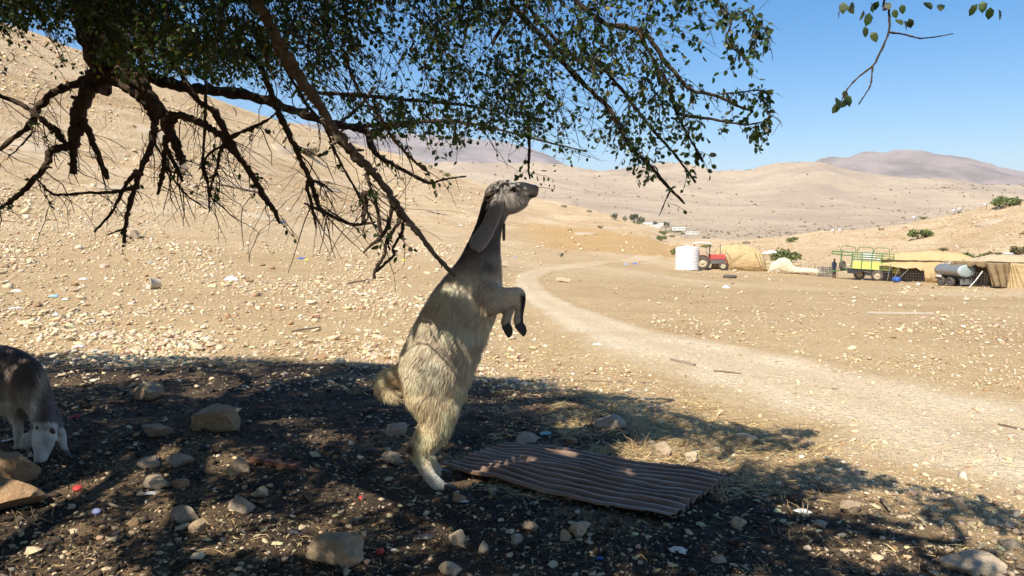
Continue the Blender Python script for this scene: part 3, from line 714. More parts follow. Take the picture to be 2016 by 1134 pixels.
# ------------------------------------------------------------------ the thorn tree overhead
def bark_material(name, c1, c2):
    m, nt, b = base_mat(name); v = coords(nt)
    n1 = noise(nt, v, 14, 6, 0.7); n2 = noise(nt, v, 70, 4, 0.7)
    c = mix(nt, ramp(nt, n1, [(0.35, 0.0), (0.7, 1.0)]), c1, c2); c = mix(nt, ramp(nt, n2, [(0.55, 0.0), (0.75, 0.7)]), c, [x * 0.45 for x in c1])
    nt.links.new(c, b.inputs['Base Color']); b.inputs['Roughness'].default_value = 0.9; b.inputs['Specular IOR Level'].default_value = 0.2
    bump(nt, b, math_n(nt, 'ADD', n1, math_n(nt, 'MULTIPLY', n2, 0.6)), 0.9, 0.008); return m
M_bark = bark_material('dark_bark', (0.058, 0.038, 0.027), (0.105, 0.072, 0.052))
M_bark_grey = bark_material('grey_bark', (0.115, 0.085, 0.062), (0.23, 0.185, 0.14))
M_bark_tan = bark_material('tan_bark', (0.20, 0.115, 0.055), (0.30, 0.19, 0.10))
TREE_XY = (-3.75, 3.0)
tree = thing('thorn_tree', 'thorn tree hanging over the whole top of the photo with small green leaves', 'tree', (TREE_XY[0], TREE_XY[1], gz(*TREE_XY)))
tree_inv = Matrix.Translation(tree.location).inverted()
def to_tree(o): o.parent = tree; o.matrix_parent_inverse = tree_inv; return o
def catmull(pts, n):
    P_ = np.array(pts, float); P_ = np.vstack([2 * P_[0] - P_[1], P_, 2 * P_[-1] - P_[-2]]); out = []
    for i in range(1, len(P_) - 2):
        for t in np.linspace(0, 1, n, endpoint=False):
            a, b, c, d = P_[i - 1:i + 3]
            out.append(0.5 * ((2 * b) + (c - a) * t + (2 * a - 5 * b + 4 * c - d) * t * t + (3 * b - a - 3 * c + d) * t ** 3))
    out.append(P_[-2]); return np.array(out)
gT = np.random.default_rng(44)
LIMB_PTS = []
def limb(pts, mat=None, name='branch', knob=0.15, extra=None):
    """pts: (column, row, width in photo pixels, distance) or, with a fifth value, world x y z radius"""
    W = []
    for q in pts:
        if len(q) == 5: W.append(q[:4])
        else:
            p = at(q[0], q[1], q[3]); W.append((p.x, p.y, p.z, q[2] * q[3] / FPX / 2))
    C = catmull(W, 7); n = len(C)
    jit = gT.normal(0, 1, (n, 3)) * np.maximum(C[:, 3:4], 0.002) * 0.16
    jit[0] = 0
    C[:, :3] += jit; rad = np.maximum(C[:, 3] * (1 + knob * gT.normal(0, 1, n)), 0.0012)
    m = MB().tube([tuple(c) for c in C[:, :3]], list(rad), 10 if rad.max() > 0.02 else 7)
    if rad.max() > 0.006 and name == 'branch':     # stubs of shed twigs
        for _ in range(int(n / 5)):
            i = int(gT.integers(1, n - 1)); d = Vector(gT.normal(0, 1, 3)).normalized(); p = Vector(C[i, :3]); l = rad[i] * gT.uniform(1.4, 2.6)
            m.tube([p, p + d * l], [rad[i] * 0.4, rad[i] * 0.22], 5)
    LIMB_PTS.append(C)
    return to_tree(m.build(name, mat or M_bark, None, True))
tx, ty = TREE_XY
limb([(tx, ty, -0.15, 0.34, 0), (tx + 0.05, ty, 0.15, 0.25, 0), (tx + 0.02, ty + 0.1, 1.0, 0.215, 0), (tx + 0.1, ty + 0.3, 1.9, 0.20, 0), (tx + 0.25, ty + 0.7, 2.7, 0.17, 0)], name='trunk', knob=0.05)
limb([(tx + 0.25, ty + 0.65, 2.6, 0.17, 0), (tx + 0.5, ty + 1.4, 3.55, 0.155, 0), (tx + 0.85, ty + 2.0, 3.55, 0.15, 0), (192, -20, 84, 5.2), (200, 60, 76, 5.2), (206, 125, 64, 5.2), (200, 168, 44, 5.2)])
limb([(tx + 0.2, ty + 0.6, 2.4, 0.14, 0), (tx + 1.2, ty + 0.1, 3.5, 0.11, 0), (-0.9, 1.4, 3.7, 0.075, 0), (0.5, 0.9, 3.3, 0.04, 0), (0.95, 1.6, 2.75, 0.015, 0), (1748, -40, 6, 2.35), (1750, 20, 4, 2.3)])
limb([(-2.1, 3.3, 3.6, 0.085, 0), (-1.6, 3.2, 3.1, 0.06, 0), (490, -60, 26.9, 3.15), (505, 0, 21.8, 3.15), (522, 32, 21.8, 3.18), (550, 88, 25.2, 3.2), (565, 116, 25.2, 3.2), (593, 159, 22.7, 3.25), (628, 205, 20.2, 3.28), (653, 254, 19.3, 3.3),
      (677, 279, 20.2, 3.32), (699, 307, 21.0, 3.35), (727, 334, 16.8, 3.38), (756, 366, 14.3, 3.4), (777, 401, 14.3, 3.42), (791, 422, 15.1, 3.44), (815, 448, 11.8, 3.46), (844, 486, 10.1, 3.5), (879, 526, 9.2, 3.52), (897, 544, 6.7, 3.53)], M_bark_grey)
limb([(-3.2, 3.9, 3.0, 0.12, 0), (-2.7, 3.6, 3.5, 0.10, 0), (-2.0, 3.2, 3.7, 0.09, 0), (-1.0, 3.6, 3.6, 0.06, 0), (0.0, 3.9, 3.1, 0.03, 0), (1009, 7, 10, 4.1), (988, 53, 9, 4.1), (967, 88, 7, 4.1)])
limb([(-1.0, 3.6, 3.55, 0.05, 0), (0.05, 2.9, 3.0, 0.03, 0), (1100, -60, 11, 3.6), (1180, 40, 10, 3.7), (1261, 61, 10, 3.7), (1309, 121, 9, 3.7), (1338, 154, 8, 3.7), (1362, 178, 7, 3.7), (1410, 188, 6, 3.7), (1451, 208, 5, 3.7), (1483, 219, 3, 3.7)])
limb([(205, 130, 40, 5.2), (178, 172, 30, 5.15), (160, 205, 26, 5.1), (155, 232, 28, 5.1), (146, 268, 24, 5.1), (144, 300, 15, 5.1), (143, 342, 12, 5.1)])
limb([(160, 235, 18, 5.1), (177, 265, 14, 5.1), (190, 300, 12, 5.1), (212, 352, 10, 5.1)])
limb([(146, 285, 18, 5.1), (120, 290, 14, 5.05), (98, 298, 13, 5.0), (90, 327, 12, 5.0), (51, 370, 11, 4.95), (22, 395, 9, 4.95), (-10, 415, 7, 4.9)])
limb([(134, 289, 13, 5.1), (108, 258, 12, 5.05), (80, 233, 11, 5.0), (40, 205, 10, 5.0), (-10, 185, 9, 4.95)])
limb([(195, 150, 22, 5.2), (150, 165, 16, 5.2), (106, 183, 14, 5.1), (74, 212, 14, 5.1), (64, 240, 13, 5.1), (40, 262, 10, 5.1), (-10, 300, 8, 5.0)])
limb([(60, 245, 5, 5.0), (62, 262, 4, 5.0), (30, 298, 3, 5.0), (16, 306, 2, 5.0)])
limb([(205, 140, 36, 5.2), (240, 165, 24, 5.1), (270, 183, 20, 5.05), (292, 208, 18, 5.0), (305, 238, 16, 5.0), (300, 270, 13, 5.0), (297, 292, 12, 5.0), (278, 331, 12, 5.0), (267, 367, 11, 5.0), (253, 410, 9, 5.0), (247, 445, 8, 5.0), (244, 480, 6, 5.0)])
limb([(225, 130, 40, 5.2), (275, 160, 26, 5.0), (296, 190, 24, 4.9), (318, 226, 24, 4.9), (339, 268, 21, 4.9), (350, 296, 17, 4.9), (360, 322, 14, 4.9)])
limb([(271, 334, 9, 5.0), (246, 367, 8, 5.0), (220, 417, 6, 5.0), (186, 457, 4, 5.0)])
limb([(267, 367, 8, 5.0), (225, 378, 6, 4.95), (177, 380, 6, 4.9), (123, 383, 5, 4.9), (98, 378, 5, 4.9), (69, 347, 3, 4.9)])
limb([(246, 452, 5, 5.0), (230, 455, 4, 5.0), (212, 463, 3, 5.0)])
limb([(327, 269, 12, 4.9), (325, 300, 10, 4.9), (322, 323, 9, 4.9), (318, 352, 9, 4.9), (311, 383, 6, 4.9)])
limb([(327, 290, 9, 4.9), (343, 323, 8, 4.85), (352, 340, 8, 4.85), (360, 358, 6, 4.85)])
limb([(300, 275, 5, 5.0), (315, 300, 4, 4.95), (335, 340, 4, 4.95), (350, 365, 3, 4.9), (375, 390, 3, 4.9), (408, 412, 2.5, 4.9)])
limb([(325, 235, 16, 4.9), (345, 228, 14, 4.85), (361, 229, 13, 4.8), (398, 244, 13, 4.75), (427, 262, 12, 4.7), (447, 277, 11, 4.6)])
limb([(300, 60, 14, 4.7), (347, 130, 11, 4.65), (383, 190, 11, 4.6), (427, 226, 14, 4.6), (448, 276, 18, 4.6), (470, 309, 13, 4.6), (499, 349, 11, 4.6), (517, 385, 11, 4.6), (539, 414, 9, 4.6), (551, 440, 6, 4.6)])
limb([(405, 160, 6, 4.8), (404, 222, 6, 4.75), (401, 295, 5, 4.7), (398, 320, 6, 4.7), (408, 352, 5, 4.7), (411, 385, 5, 4.7), (412, 418, 3, 4.7)])
limb([(447, 285, 7, 4.6), (432, 300, 6, 4.6), (428, 330, 6, 4.6), (418, 356, 5, 4.6), (414, 380, 4, 4.6), (420, 395, 3, 4.6)])
limb([(444, 285, 6, 4.6), (415, 300, 5, 4.65), (398, 325, 5, 4.65), (402, 345, 5, 4.65), (410, 365, 4, 4.65)])
limb([(200, 130, 44, 5.25), (247, 140, 30, 5.3), (300, 152, 24, 5.4), (353, 169, 22, 5.4), (413, 176, 20, 5.4), (494, 189, 19, 5.4), (565, 212, 18, 5.4), (635, 238, 17, 5.4), (680, 249, 15, 5.4), (720, 259, 13, 5.4), (738, 300, 11, 5.35), (776, 325, 9, 5.3), (819, 348, 7, 5.3), (847, 360, 6, 5.3), (880, 352, 4, 5.3), (918, 347, 3, 5.3)])
limb([(700, 250, 12, 5.4), (745, 246, 10, 5.4), (798, 242, 9, 5.4), (882, 238, 7, 5.4), (960, 250, 5, 5.4), (1060, 275, 4, 5.4), (1155, 299, 2.5, 5.4)])
limb([(722, 262, 10, 5.4), (760, 252, 8, 5.4), (800, 247, 7, 5.4), (860, 236, 5, 5.4)])
limb([(665, 245, 9, 5.4), (690, 225, 7, 5.4), (715, 200, 6, 5.4), (740, 170, 5, 5.4)])
limb([(440, 280, 8, 4.6), (480, 258, 7, 4.6), (520, 240, 6, 4.6), (545, 222, 4, 4.6)])
limb([(460, 95, 12, 4.4), (501, 116, 12, 4.35), (529, 169, 12, 4.3), (550, 226, 12, 4.3), (572, 272, 12, 4.3), (593, 318, 11, 4.3), (610, 353, 10, 4.3), (622, 389, 9, 4.3), (632, 412, 8, 4.3), (662, 430, 6, 4.3), (690, 442, 4, 4.3), (712, 443, 4, 4.25)])
limb([(608, 345, 7, 4.3), (604, 370, 6, 4.3), (612, 395, 6, 4.3), (616, 415, 5, 4.3), (623, 450, 4, 4.3)])
limb([(612, 355, 6, 4.3), (634, 362, 5, 4.3), (655, 378, 3, 4.3)])
limb([(560, 130, 7, 4.2), (600, 200, 6, 4.2), (640, 250, 6, 4.2), (660, 300, 5, 4.2), (690, 355, 5, 4.2), (715, 400, 5, 4.2), (735, 440, 3, 4.2)])
limb([(680, 100, 6, 4.0), (688, 138, 6, 4.0), (716, 194, 6, 4.0), (752, 236, 6, 4.0), (776, 275, 6, 4.0), (805, 306, 5, 4.0), (833, 333, 5, 4.0)], M_bark_tan)
limb([(590, 175, 9, 4.6), (628, 183, 8, 4.6), (706, 187, 8, 4.6), (783, 196, 7, 4.6), (882, 203, 6, 4.6), (960, 215, 4, 4.6)])
limb([(215, -30, 34, 4.0), (243, 0, 30, 4.0), (262, 35, 29, 4.0), (282, 65, 28, 4.0), (279, 97, 24, 4.0)])
limb([(1020, -30, 10, 4.0), (1052, 28, 9, 4.0), (1112, 95, 8, 4.0), (1161, 140, 6, 4.0)])
limb([(1010, 10, 11, 4.0), (1094, 106, 10, 4.0), (1150, 166, 10, 4.0), (1200, 214, 10, 4.0), (1217, 247, 9, 4.0), (1240, 287, 9, 4.0), (1277, 324, 8, 4.0), (1305, 356, 7, 4.0), (1348, 401, 4, 4.0)])
limb([(1305, 356, 6, 4.0), (1318, 375, 4, 4.0), (1310, 395, 3, 4.0), (1298, 425, 2, 4.0)])
limb([(1140, 90, 8, 3.9), (1212, 162, 7, 3.9), (1281, 251, 6, 3.9), (1325, 300, 5, 3.9), (1370, 360, 4, 3.9)])
limb([(1255, 60, 8, 3.7), (1289, 121, 7, 3.7), (1317, 170, 7, 3.7), (1334, 227, 6, 3.7), (1362, 279, 5, 3.7), (1384, 316, 4, 3.7)])
limb([(1334, 225, 6, 3.7), (1402, 235, 5, 3.7), (1463, 245, 4, 3.7), (1500, 240, 3, 3.7), (1524, 227, 2, 3.7)])
limb([(1420, 185, 4, 3.7), (1455, 182, 3, 3.7), (1495, 178, 3, 3.7), (1515, 190, 3, 3.7), (1516, 205, 2.5, 3.7), (1500, 213, 2, 3.7)])
limb([(1380, -20, 7, 3.5), (1420, 10, 5, 3.5), (1440, 40, 4, 3.5), (1430, 80, 4, 3.5), (1455, 105, 3, 3.5)])
limb([(1440, 40, 4, 3.5), (1475, 20, 4, 3.5), (1490, 55, 3, 3.5), (1488, 90, 2, 3.5)])
limb([(1750, 12, 5, 2.3), (1750, 61, 4.5, 2.3), (1730, 109, 4, 2.3), (1718, 130, 4, 2.3), (1690, 152, 3.5, 2.3), (1668, 176, 3, 2.3), (1653, 206, 2, 2.3)])
limb([(1718, 130, 3.5, 2.3), (1714, 166, 3, 2.3), (1702, 188, 2.6, 2.3), (1690, 206, 2, 2.3)])
limb([(1750, 63, 3.5, 2.3), (1780, 68, 3, 2.3), (1811, 75, 3, 2.3), (1840, 73, 2.4, 2.3), (1876, 66, 2, 2.3)])
limb([(772, 405, 8, 3.43), (765, 439, 8, 3.4), (756, 459, 8, 3.38), (748, 468, 9, 3.38), (730, 483, 6, 3.36), (716, 496, 4, 3.35)])
limb([(788, 424, 7, 3.44), (785, 438, 7, 3.42), (765, 465, 6, 3.4), (760, 480, 6, 3.4), (756, 503, 7, 3.4), (739, 529, 7, 3.4), (736, 548, 7, 3.4)])
limb([(794, 436, 7, 3.44), (791, 457, 6, 3.45), (774, 489, 6, 3.45), (776, 502, 6, 3.45), (756, 521, 6, 3.43), (738, 536, 5, 3.42)])
limb([(785, 438, 5, 3.42), (778, 450, 5, 3.44), (764, 475, 4.5, 3.42), (768, 492, 4, 3.42)])
limb([(722, 340, 9, 3.38), (727, 363, 7, 3.36), (739, 395, 7, 3.35), (748, 442, 7, 3.35), (752, 466, 6, 3.35)])
limb([(728, 380, 10, 3.36), (714, 384, 11, 3.34), (722, 402, 9, 3.34), (716, 420, 11, 3.34), (715, 437, 9, 3.34)])
limb([(600, 400, 4, 4.0), (640, 419, 6, 3.9), (669, 433, 6, 3.8), (698, 442, 6, 3.7), (738, 438, 5, 3.6)])
limb([(1040, 230, 6, 3.95), (1042, 290, 6, 3.95), (1041, 330, 5, 3.95), (1043, 352, 3, 3.95)])

# twigs and leaves. A twig is kept where its leaves would hang in the photograph's crown, and out of frame where the crown must stand to cast the shade on the ground
SH = 1.0 / math.tan(SUN_EL); SHX, SHY = -SUNV.x / math.cos(SUN_EL) * SH, -SUNV.y / math.cos(SUN_EL) * SH
_sx, _sy = [], []
for _p in ((0, 692), (300, 703), (700, 712), (900, 738), (1040, 748), (1150, 770), (1280, 790), (1400, 830), (1560, 862), (1700, 932), (1850, 968), (2016, 1012), (2300, 1110)):
    _q = G(*_p); _sx.append(_q.x); _sy.append(_q.y)
def shade_ok(P_):
    gx = P_[:, 0] + SHX * P_[:, 2]; gy = P_[:, 1] + SHY * P_[:, 2]
    return (gy < np.interp(gx, [-9.5, -7] + _sx + [4.2], [5, 8.2] + _sy + [-1.0]) + 0.25 * fbm(gx * 1.3, gy * 1.3, 3, 8)) & (gx > -9.5), gx, gy
DAPPLES = [(190, 742, 140, 9), (480, 768, 100, 11), (700, 752, 60, 6), (690, 968, 46, 11), (730, 985, 50, 7), (560, 830, 45, 7), (650, 855, 40, 9), (735, 815, 35, 9), (270, 945, 60, 14), (180, 965, 70, 16), (330, 1010, 50, 12),
           (215, 1075, 60, 12), (500, 1085, 85, 20), (60, 1080, 90, 20), (120, 1120, 70, 10), (310, 885, 36, 8), (130, 930, 40, 8), (1290, 890, 80, 18), (1380, 910, 60, 12), (1160, 845, 50, 7), (945, 938, 46, 6), (1010, 918, 36, 5), (1075, 905, 46, 5), (905, 925, 22, 5), (1150, 950, 30, 4), (250, 1110, 80, 12), (620, 1040, 50, 9), (420, 1015, 60, 10), (60, 985, 40, 10), (850, 880, 40, 8), (560, 735, 60, 5), (950, 790, 50, 6), (1100, 800, 60, 6), (1230, 935, 26, 5),
           (1540, 900, 90, 18), (1680, 985, 80, 14), (1840, 1040, 110, 22), (1700, 1090, 70, 16), (1990, 1110, 70, 22), (1040, 775, 60, 5), (880, 1040, 50, 7), (420, 905, 40, 7), (1560, 1010, 50, 8)]
_DW = [(G(a, b), c, d) for a, b, c, d in DAPPLES]
_DW = [(q.x, q.y, c * q.y / FPX, (G(a, b - d).y - G(a, b + d).y) / 2) for (q, c, d), (a, b, _, _) in zip(_DW, DAPPLES)]
def in_dapple(gx, gy):
    m = np.zeros(len(gx)); wx = gx + 0.18 * fbm(gx * 2.5, gy * 2.5, 2, 61); wy = gy + 0.22 * fbm(gx * 2.5 + 9, gy * 2.5, 2, 62)
    for x, y, a, b in _DW: m = np.maximum(m, 1 - ((wx - x) / (a * 1.12 + 0.03)) ** 2 - ((wy - y) / (max(b, 0.10) * 1.15 + 0.03)) ** 2)
    return m > 0
_GL = [(800, 690, 0.07), (815, 660, 0.07), (835, 628, 0.07), (858, 590, 0.08), (885, 560, 0.07), (868, 650, 0.08), (850, 705, 0.07), (890, 615, 0.06), (825, 740, 0.06), (872, 745, 0.06), (845, 800, 0.06), (985, 356, 0.05), (905, 660, 0.05), (768, 750, 0.10), (760, 770, 0.07), (930, 585, 0.05), (812, 700, 0.07), (868, 830, 0.07), (850, 870, 0.06), (890, 700, 0.06), (60, 700, 0.06), (40, 745, 0.07), (90, 860, 0.05)]
_GP = [(np.array(at(a, b, 4.0 if a > 200 else 4.6)), c) for a, b, c in _GL]
def in_goat_light(P_):
    m = np.zeros(len(P_), bool); d = np.array(SUNV)
    for q, c in _GP:
        v = P_ - q; t = v @ d; m |= (t > 0.2) & (np.linalg.norm(v - t[:, None] * d, axis=1) < c)
    return m
def project(P_):
    x, y, z = P_[:, 0], P_[:, 1], P_[:, 2] - CAMH
    zc = y * cp - z * sp; yc = y * sp + z * cp
    zc = np.where(zc < 0.05, 0.05, zc)
    return 1008 + FPX * x / zc, 567 - FPX * yc / zc, zc
_cx = [0, 100, 200, 300, 400, 520, 600, 700, 800, 900, 1000, 1100, 1200, 1300, 1370, 1400, 1440, 1500, 1530, 2016]
_cy = [165, 150, 150, 150, 165, 180, 195, 230, 300, 335, 350, 335, 330, 320, 285, 265, 262, 255, 0, 0]
def crown_density(px, py):
    low = np.interp(px, _cx, _cy) + 26 * fbm(px / 60, px * 0, 2, 14)
    full = np.interp(px, _cx, [95, 100, 105, 115, 130, 140, 150, 175, 200, 215, 225, 225, 200, 190, 150, 60, 30, 10, 0, 0])
    d = 1 - sstep(full - 25, low, py)
    gap = np.clip(0.35 + 1.7 * (fbm(px / 85, py / 70, 3, 19) + 0.30), 0.12, 1)
    gap = np.where(px < 230, gap * 0.55, gap)
    d = d * gap
    hole = sstep(1372, 1395, px) * sstep(92, 112, py) * (1 - sstep(168, 184, py))
    return np.where(px > 1530, 0, d * (1 - hole) * np.where((px > 1385) & (py < 110), 0.28, 1) * np.where((px > 1385) & (py > 150), 0.5, 1))
def make_twigs(start, g, lmin, lmax, nleaf, droop):
    n = len(start); ln = g.uniform(lmin, lmax, n)
    d = g.normal(0, 1, (n, 3)); d[:, 0] += 0.35; d[:, 2] = d[:, 2] * 0.5 - 0.35; d /= np.linalg.norm(d, axis=1)[:, None]
    pts = [start]; cur = start.copy()
    for k in range(5):
        d = d + g.normal(0, 0.22, (n, 3)); d[:, 2] -= droop; d /= np.linalg.norm(d, axis=1)[:, None]
        cur = cur + d * (ln / 5)[:, None]; pts.append(cur)
    return np.stack(pts, 1), ln                                 # (n, 6, 3)
def leaves_on(tw, g, nleaf, size):
    n = len(tw); m = n * nleaf
    t = (np.tile(np.linspace(0.08, 1.0, nleaf), (n, 1)) + g.uniform(-0.03, 0.03, (n, nleaf))).clip(0, 0.999) * 5
    i = t.astype(int); f = (t - i)[..., None]; rr = np.arange(n)[:, None]
    pos = (tw[rr, i] * (1 - f) + tw[rr, i + 1] * f).reshape(m, 3); tan = (tw[rr, i + 1] - tw[rr, i]).reshape(m, 3)
    tan /= np.linalg.norm(tan, axis=1)[:, None] + 1e-9
    side = np.cross(tan, g.normal(0, 1, (m, 3))); side /= np.linalg.norm(side, axis=1)[:, None] + 1e-9
    ax = tan * 0.5 + side * 0.8 + np.array([0, 0, -0.35]); ax /= np.linalg.norm(ax, axis=1)[:, None]
    nr = np.cross(ax, g.normal(0, 1, (m, 3)) + np.array([0, 0, 0.0])); nr /= np.linalg.norm(nr, axis=1)[:, None] + 1e-9
    return pos + side * 0.003, ax, nr, size * g.uniform(0.6, 1.25, m)
def leaf_arrays(pos, ax, nr, ln, quad):
    bi = np.cross(nr, ax); w = ln * 0.33
    p = lambda a, b, c: pos + ax * (ln * a)[:, None] + bi * (w * b)[:, None] + nr * (ln * c)[:, None]
    if quad: V = np.stack([p(0, 0, 0), p(0.48, 1.0, 0.07), p(1, 0, 0), p(0.48, -1.0, 0.07)], 1); T = np.array([(0, 1, 2), (0, 2, 3)])
    else: V = np.stack([p(0, 0, 0), p(0.28, 0.92, 0.08), p(0.68, 0.86, 0.05), p(1, 0, -0.04), p(0.68, -0.86, 0.05), p(0.28, -0.92, 0.08)], 1); T = np.array([(0, 1, 5), (1, 2, 4), (1, 4, 5), (2, 3, 4)])
    k = V.shape[1]; F_ = (T[None] + (np.arange(len(pos)) * k)[:, None, None]).reshape(-1, 3); return V.reshape(-1, 3), F_, k
def leaf_colors(n, g):
    c = np.array([0.050, 0.080, 0.026]) * g.uniform(0.6, 1.45, (n, 1)) * (1 + g.normal(0, 0.10, (n, 3)))
    y = (g.random(n) < 0.05)[:, None]; return np.clip(np.where(y, np.array([0.22, 0.17, 0.03]), c), 0.01, 0.4)
def leaf_material():
    m, nt, b = base_mat('small_green_leaf'); a = nt.nodes.new('ShaderNodeAttribute'); a.attribute_name = 'Col'
    oi = nt.nodes.new('ShaderNodeObjectInfo')
    nt.links.new(a.outputs['Color'], b.inputs['Base Color']); b.inputs['Roughness'].default_value = 0.42; b.inputs['Specular IOR Level'].default_value = 0.45
    tr_ = nt.nodes.new('ShaderNodeBsdfTranslucent'); nt.links.new(mix(nt, 1.0, a.outputs['Color'], (1.5, 1.9, 0.7), 'MULTIPLY'), tr_.inputs[0])
    ms = nt.nodes.new('ShaderNodeMixShader'); ms.inputs[0].default_value = 0.38
    nt.links.new(b.outputs[0], ms.inputs[1]); nt.links.new(tr_.outputs[0], ms.inputs[2]); nt.links.new(ms.outputs[0], nt.nodes['Material Output'].inputs[0]); return m
M_leaf = leaf_material()
# in frame
N = 170000
st = np.stack([gT.uniform(-4.6, 2.6, N), gT.uniform(2.2, 7.2, N), gT.uniform(1.6, 4.2, N)], 1)
qx, qy, qz = project(st); okS, gx, gy = shade_ok(st)
inf = (qx > -150) & (qx < 2166) & (qy > -170) & (qz > 0.5)
den = np.where(qy < 0, np.where(qx < 1420, 1.0, 0.15), crown_density(qx, np.maximum(qy, 0)))
keep = inf & okS & (gT.random(N) < den * np.where(qx < 950, 0.58, 0.66)) & ~(in_dapple(gx, gy) & (gT.random(N) < 0.9)) & (st[:, 1] < 6.6) & (qz > 3.0)
A_tw, _ = make_twigs(st[keep], gT, 0.16, 0.42, 9, 0.10)
A = leaves_on(A_tw, gT, 9, 0.0275)
lx, ly, lz = project(A[0]); okl = ~in_goat_light(A[0]) & (gT.random(len(lx)) < np.where(ly < 0, 1.0, crown_density(lx, np.maximum(ly - 22, 0)) * 1.6)) & (lz > 2.6) & ~((lx > 1512) & (lx < 1630))
A = [q[okl] for q in A]
tx_, ty_, _ = project(A_tw[:, 5]); kt = (ty_ < 0) | (crown_density(tx_, np.maximum(ty_ - 30, 0)) > 0.1); A_tw = A_tw[kt]
# sparse leafy ends along the traced branches
ends = []
for C in LIMB_PTS[6:]:
    for i in range(2, len(C)):
        u, v, w = project(C[i:i + 1, :3])
        if C[i, 3] < 0.02 and v[0] < 460:
            rate = 0.9 if u[0] > 1180 else (0.28 if u[0] > 560 else 0.12)
            if u[0] > 1600: rate = 0.0
            if v[0] > 335: rate = 0.03
            for _ in range(int(gT.poisson(rate))): ends.append(C[i, :3] + gT.normal(0, 0.012, 3))
ends = np.array(ends); B_tw, _ = make_twigs(ends, gT, 0.06, 0.16, 5, 0.16)
Bv = leaves_on(B_tw, gT, 5, 0.034); lx, ly, lz = project(Bv[0]); Bv = [q[lx < 1516] for q in Bv]
# bare browsed twigs at the upper left
bare = []
for C in LIMB_PTS[6:]:
    for i in range(1, len(C)):
        u, v, w = project(C[i:i + 1, :3])
        if -60 < u[0] < 1000 and 60 < v[0] < 430 and C[i, 3] < 0.035:
            for _ in range(int(gT.poisson(0.75 if u[0] < 760 else 0.35))): bare.append(C[i, :3])
BR_tw, _ = make_twigs(np.array(bare), gT, 0.10, 0.42, 5, 0.07)
# hand-hung leaves of the nearest spray at the top right
hl = []
for (a, b) in ((1745, 5), (1760, 18), (1775, 8), (1765, 38), (1790, 36), (1780, 42), (1820, 4), (1852, 8), (1702, 52), (1716, 62), (1700, 20), (1712, 25), (1680, 5), (1668, 12), (1650, 22), (1660, 4), (1730, 2), (1715, 4), (1925, 8), (1950, 14), (1966, 18), (1935, 2), (1661, 178), (1647, 192), (1668, 196), (1655, 203), (1665, 186)):
    hl.append(at(a, b, 2.3)[:])
hl = np.array(hl); m = len(hl); Hx = gT.normal(0, 0.4, (m, 3)); Hx[:, 2] = -1; Hx /= np.linalg.norm(Hx, axis=1)[:, None]
Hn = gT.normal(0, 0.5, (m, 3)); Hn[:, 1] = -1; Hn -= Hx * (Hn * Hx).sum(1)[:, None]; Hn /= np.linalg.norm(Hn, axis=1)[:, None]
Hl = (hl, Hx, Hn, gT.uniform(0.028, 0.042, m))
allp = [np.concatenate([A[k], Bv[k], Hl[k]]) for k in range(4)]
lx, ly, lz = project(allp[0]); vis = (lx > 0) & (lx < 2016) & (ly > 0) & (ly < 1134); score = np.where(vis, allp[3] / lz * np.abs((allp[2] * (allp[0] - np.array([0, 0, CAMH])) / np.linalg.norm(allp[0] - np.array([0, 0, CAMH]), axis=1)[:, None]).sum(1)), 0)
big = np.zeros(len(lx), bool); big[np.argsort(-score)[:300]] = True
LEAF_ME = []
for k in range(6):
    V, F_, kk = leaf_arrays(np.zeros((1, 3)), np.array([[1.0, 0, 0]]), np.array([[0, 0, 1.0]]), np.array([1.0]), False)
    me = bpy.data.meshes.new('leaf'); me.from_pydata([tuple(v) for v in V], [], [tuple(int(i) for i in f) for f in F_]); me.materials.append(M_leaf)
    ca = me.color_attributes.new('Col', 'FLOAT_COLOR', 'POINT'); c_ = np.ones((len(V), 4), dtype=np.float32); c_[:, :3] = leaf_colors(1, np.random.default_rng(k + 5)); ca.data.foreach_set('color', c_.ravel()); LEAF_ME.append(me)
for n_, i in enumerate(np.where(big)[0]):
    o = bpy.data.objects.new('leaf', LEAF_ME[n_ % 6]); COL.objects.link(o)
    ax_, nr_ = Vector(allp[1][i]), Vector(allp[2][i]); bi_ = nr_.cross(ax_); l_ = float(allp[3][i])
    mw = Matrix((ax_, bi_, nr_)).transposed().to_4x4() @ Matrix.Scale(l_, 4); mw.translation = Vector(allp[0][i])
    o.parent = tree; o.matrix_local = tree_inv @ mw
rest = [q[~big] for q in allp]
V, F_, kk = leaf_arrays(*rest, False)
cr = new_mesh_object('crown', V, F_, M_leaf); set_color(cr, np.repeat(leaf_colors(len(rest[0]), gT), kk, axis=0)); stuff(to_tree(cr))
n_frame_leaves = len(rest[0])
# overhead, out of frame: the crown that casts the shade
N = 200000
st = np.stack([gT.uniform(-9.5, 4.2, N), gT.uniform(-5.5, 6.4, N), gT.uniform(2.5, 4.6, N)], 1)
dome = 1 - ((st[:, 0] + 2.6) / 7.4) ** 2 - ((st[:, 1] - 1.2) / 6.8) ** 2
qx, qy, qz = project(st); okS, gx, gy = shade_ok(st)
infr = (qx > -120) & (qx < 2136) & (qy > -150) & (qz > 0.3) & (st[:, 1] > 0)
holes = fbm(gx * 0.9 + 3, gy * 0.9, 3, 71) > 0.33
keep = ~infr & okS & (dome > 0) & (st[:, 2] < 2.9 + 1.9 * np.clip(dome, 0, 1)) & ~(in_dapple(gx, gy)) & ~(holes & (gy > 3)) & (np.hypot(st[:, 0], st[:, 1]) + (st[:, 2] - CAMH) > 1.4)
sel = np.where(keep)[0][:18500]
nF = 2600; fu, fv = gT.random(nF), gT.random(nF); fq = [np.array(G(a, b)) for a, b in ((890, 935), (1000, 878), (1430, 948), (1326, 1030))]
